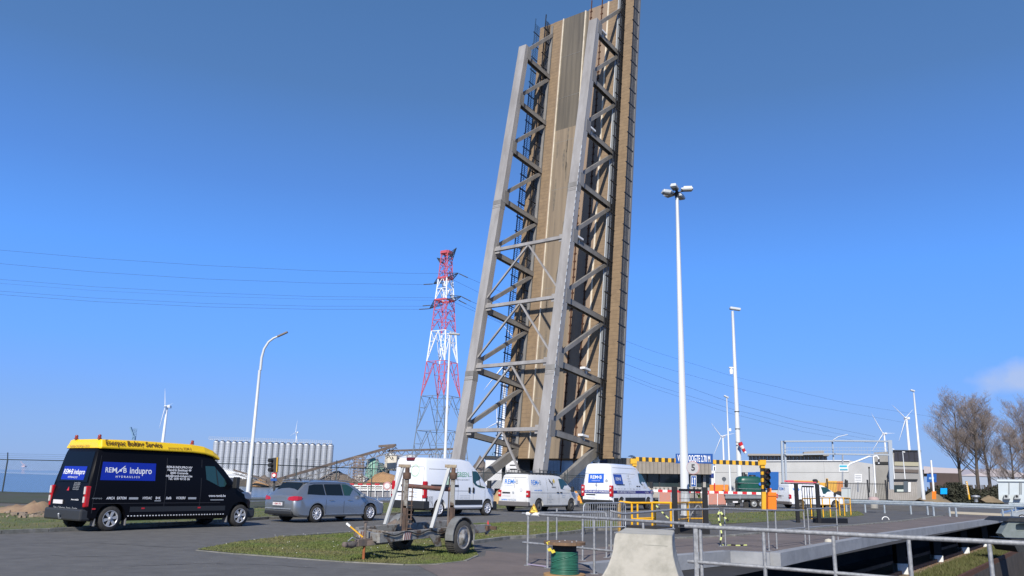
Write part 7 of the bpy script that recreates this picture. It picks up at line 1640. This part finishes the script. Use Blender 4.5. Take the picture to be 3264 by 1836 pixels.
# near wheel outward face is -y local; check side
for yy in (.0, TW):
    m = MB(); vs = []
    for i in range(13):
        g = math.pi * (-.05 + 1.12 * i / 12)
        for rr_, y_ in ((.42, -.15), (.44, -.15), (.44, .06), (.42, .06)): vs.append(T(math.cos(g) * rr_, yy + y_, .4 + math.sin(g) * rr_))
    m.add(vs, [(i * 4 + j, i * 4 + (j + 1) % 4, i * 4 + 4 + (j + 1) % 4, i * 4 + 4 + j) for i in range(12) for j in range(4)] + [(0, 1, 2, 3), (48, 49, 50, 51)]); m.build('mudguard', mat('grey mudguard', (.2, .21, .215), .6, col2=(.11, .11, .11), scale=3), t, world=True)
tb((0, .15, .385), (0, TW - .15, .385), .09, .09, dst, 'axle')
n1 = .28; n2 = TW - .28
tb((-1.55, n1, .52), (2.45, n1, .45), .1, .19, gpaint, 'side_beam'); tb((-1.55, n2, .56), (1.85, n2, .5), .1, .19, gpaint, 'side_beam')
tb((2.43, n1, .46), (1.86, n2, .48), .12, .16, gpaint, 'cross_beam'); tb((-1.5, n1 - .1, .52), (-1.5, n2 + .1, .56), .1, .12, gp2, 'cross_beam'); tb((.3, n1, .42), (.3, n2, .46), .12, .12, gp2, 'cross_beam'); tb((1.5, n1, .44), (1.5, n2, .48), .1, .14, gpaint, 'cross_beam')
YC_ = .58
tb((2.1, n1, .38), (2.6, YC_, .33), .08, .1, dst, 'drawbar_arm'); tb((1.8, n2, .4), (2.6, YC_, .33), .08, .1, dst, 'drawbar_arm'); tb((2.35, YC_, .36), (2.85, YC_, .33), .1, .1, dst, 'drawbar')
m = MB(); m.tube([T(2.8, YC_, .33), T(2.88, YC_, .33), T(2.92, YC_, .33), T(3.05, YC_, .33)], [.05, .075, .06, .05], 12); m.lathe([(.045, -.04), (.065, 0), (.04, .05)], T(3.08, YC_, .34), 12); m.build('coupling', dst, t, world=True)
tb((3.02, YC_ - .02, .4), (2.9, YC_ - .02, .47), .022, .022, galv, 'coupling_lever'); tb((2.9, YC_ - .02, .47), (2.7, YC_ - .02, .4), .022, .022, galv, 'coupling_lever')
jx, jy = 1.93, TW / 2 - .2
jb = G(1158, 1788); jl = TM.inverted() @ jb; jx, jy = jl.x, jl.y
tb((jx, jy, .0), (jx, jy, .4), .05, .05, mat('orange rust leg', (.32, .1, .03), .8, col2=(.2, .06, .02), scale=8), 'jockey_leg'); tb((jx, jy, .36), (jx, jy, .74), .05, .05, dst, 'jockey_housing'); tb((jx - .06, jy, .76), (jx + .06, jy, .76), .03, .03, dst, 'jockey_handle'); tb((jx - .16, jy, .36), (jx + .2, jy + .04, .36), .13, .14, dst, 'jockey_clamp')
p = at(1105, 1668, jb.y + .2); q = at(1157, 1712, jb.y + .1); MB().bar(p, q, .025).build('yellow_rod', yellow, t, world=True); MB().bar(p, p.lerp(q, .22), .035).build('white_tip', white_paint, t, world=True)
# masts: placed where the photograph shows them, standing on the beams
def mastT(xc, ytop, depth_pt, zb, nm):
    Y = depth_pt.y; a = at(xc, ytop, Y); x = a.x; zt = a.z
    m = MB(); m.box(x - .05, x + .05, Y - .05, Y + .05, zt - .95, zt - .28); m.build('mast_tube', gpaint, t, world=True, bev=.008)
    m = MB(); m.box(x - .05, x + .03, Y - .05, Y + .05, zb, zt - .9); m.box(x + .035, x + .07, Y - .03, Y + .03, zb, zt - .95); m.build('mast_foot', gp2, t, world=True)
    m = MB(); m.lathe([(.05, zt - .3), (.05, zt)], (x, Y, 0), 12); m.lathe([(.085, zt - .31), (.095, zt - .27), (.095, zt - .2), (.085, zt - .16)], (x, Y, 0), 14); m.build('mast_head', gp2, t, world=True)
    m = MB(); m.box(x - .2, x + .07, Y - .05, Y + .05, zt - .05, zt + .02); m.build('top_plate', mat('cream grey plate', (.4, .34, .24), .7, col2=(.15, .1, .07), scale=6), t, world=True)
    m = MB(); m.box(x - .1, x - .065, Y - .03, Y + .03, zb + .1, zt - .3); m.build('slide_tube', dst, t, world=True)
    return V(x, Y, zt)
lp_ = T(.95, n1 + .3, 0); lp2 = T(-.12, n1 + .25, 0)
M1 = mastT(1299, 1483, V(0, 18.9, 0), .5, ''); M2 = mastT(1446, 1484, V(0, 19.3, 0), .5, '')
MB().tube([V(M1.x + .04, M1.y, at(1310, 1549, M1.y).z), V(M2.x - .06, M2.y, at(1430, 1560, M2.y).z)], .05, 12).build('connecting_pipe', mat('red brown pipe', (.2, .085, .06), .7, col2=(.11, .06, .05), scale=5), t, world=True)
st_w = mat('pale grey strut', (.42, .44, .44), .6, col2=(.4, .4, .4), scale=5)
MB().bar(at(1285, 1487, M1.y), at(1227, 1672, M1.y - .4), .075, .05).build('strut', st_w, t, world=True); MB().bar(at(1432, 1490, M2.y), at(1375, 1684, M2.y - .9), .075, .05).build('strut', st_w, t, world=True)
m = MB(); c = V(M1.x + .14, M1.y, M1.z - .95); m.bar(V(c.x, c.y, M1.z - .45), V(c.x, c.y, .75), .025)
for k in range(9): m.box(c.x - .07, c.x + .03, c.y - .02, c.y + .02, M1.z - .6 - k * .1, M1.z - .58 - k * .1)
m.build('ratchet_bar', gp2, t, world=True)
for (x, yy) in ((2.2, n1 + .62), (1.6, n1 - .07)):
    o = MB().cell(T(x, yy, .47), (T(1, 0, 0) - T(0, 0, 0)) * .12, (T(0, 1, 0) - T(0, 0, 0)) * .008, V(0, 0, .085)).build('striped_plate', mat('pale reflector plate', (.55, .5, .47), .6), t, world=True)
    m = MB()
    for k in range(4):
        a_0 = x - .1 + k * .06; P = [T(a_0, yy - .012, .39), T(a_0 + .025, yy - .012, .39), T(a_0 - .01, yy - .012, .55), T(a_0 - .035, yy - .012, .55)]; m.add(P, [(0, 1, 2, 3)])
    m.build('stripes', mat('faded red stripe', (.3, .1, .08), .6), o, world=True)
m = MB(); m.tube([T(2.4 - i * .125, n1 - .08, .56 - .07 * math.sin(i * .5) ** 2) for i in range(20)], .012, 6); m.build('cable', black, t, world=True)
m = MB(); P = [T(.85, n1 - .1, .44), T(.5, n1 - .12, .44), T(.38, n1 - .1, .2), T(.6, n1 - .1, .2)]; m.prism(P, (T(0, 1, 0) - T(0, 0, 0)) * .02); m.build('bracket_plate', gpaint, t, world=True)
m = MB(); P = [T(-1.5, n1, .6), T(-1.75, n1, .6), T(-1.8, n1, .5), T(-1.6, n1, .36)]; m.prism(P, (T(0, 1, 0) - T(0, 0, 0)) * .06); m.build('tail_bracket', gpaint, t, world=True)
m = MB(); m.bar(T(-1.7, n1 - .2, .52), T(-1.7, n2, .56), .05, .08); m.build('tail_bar', gp2, t, world=True)
c = at(1554, 1669, T(-1.7, n1, 0).y); m = MB(); m.prism([c + V(-.03, 0, -.09), c + V(.05, 0, -.07), c + V(.01, 0, .09)], V(0, .02, 0)); m.build('reflector', red, t, world=True)
m = MB(); c = at(1268, 1676, 19.6); m.tube([c + V(-.25, 0, -.05), c + V(-.05, 0, .05), c + V(.25, 0, .03)], [.08, .11, .1], 10); m.build('winch', dst, t, world=True)
# finish: nothing is left parented to a missing helper
bpy.context.view_layer.update()
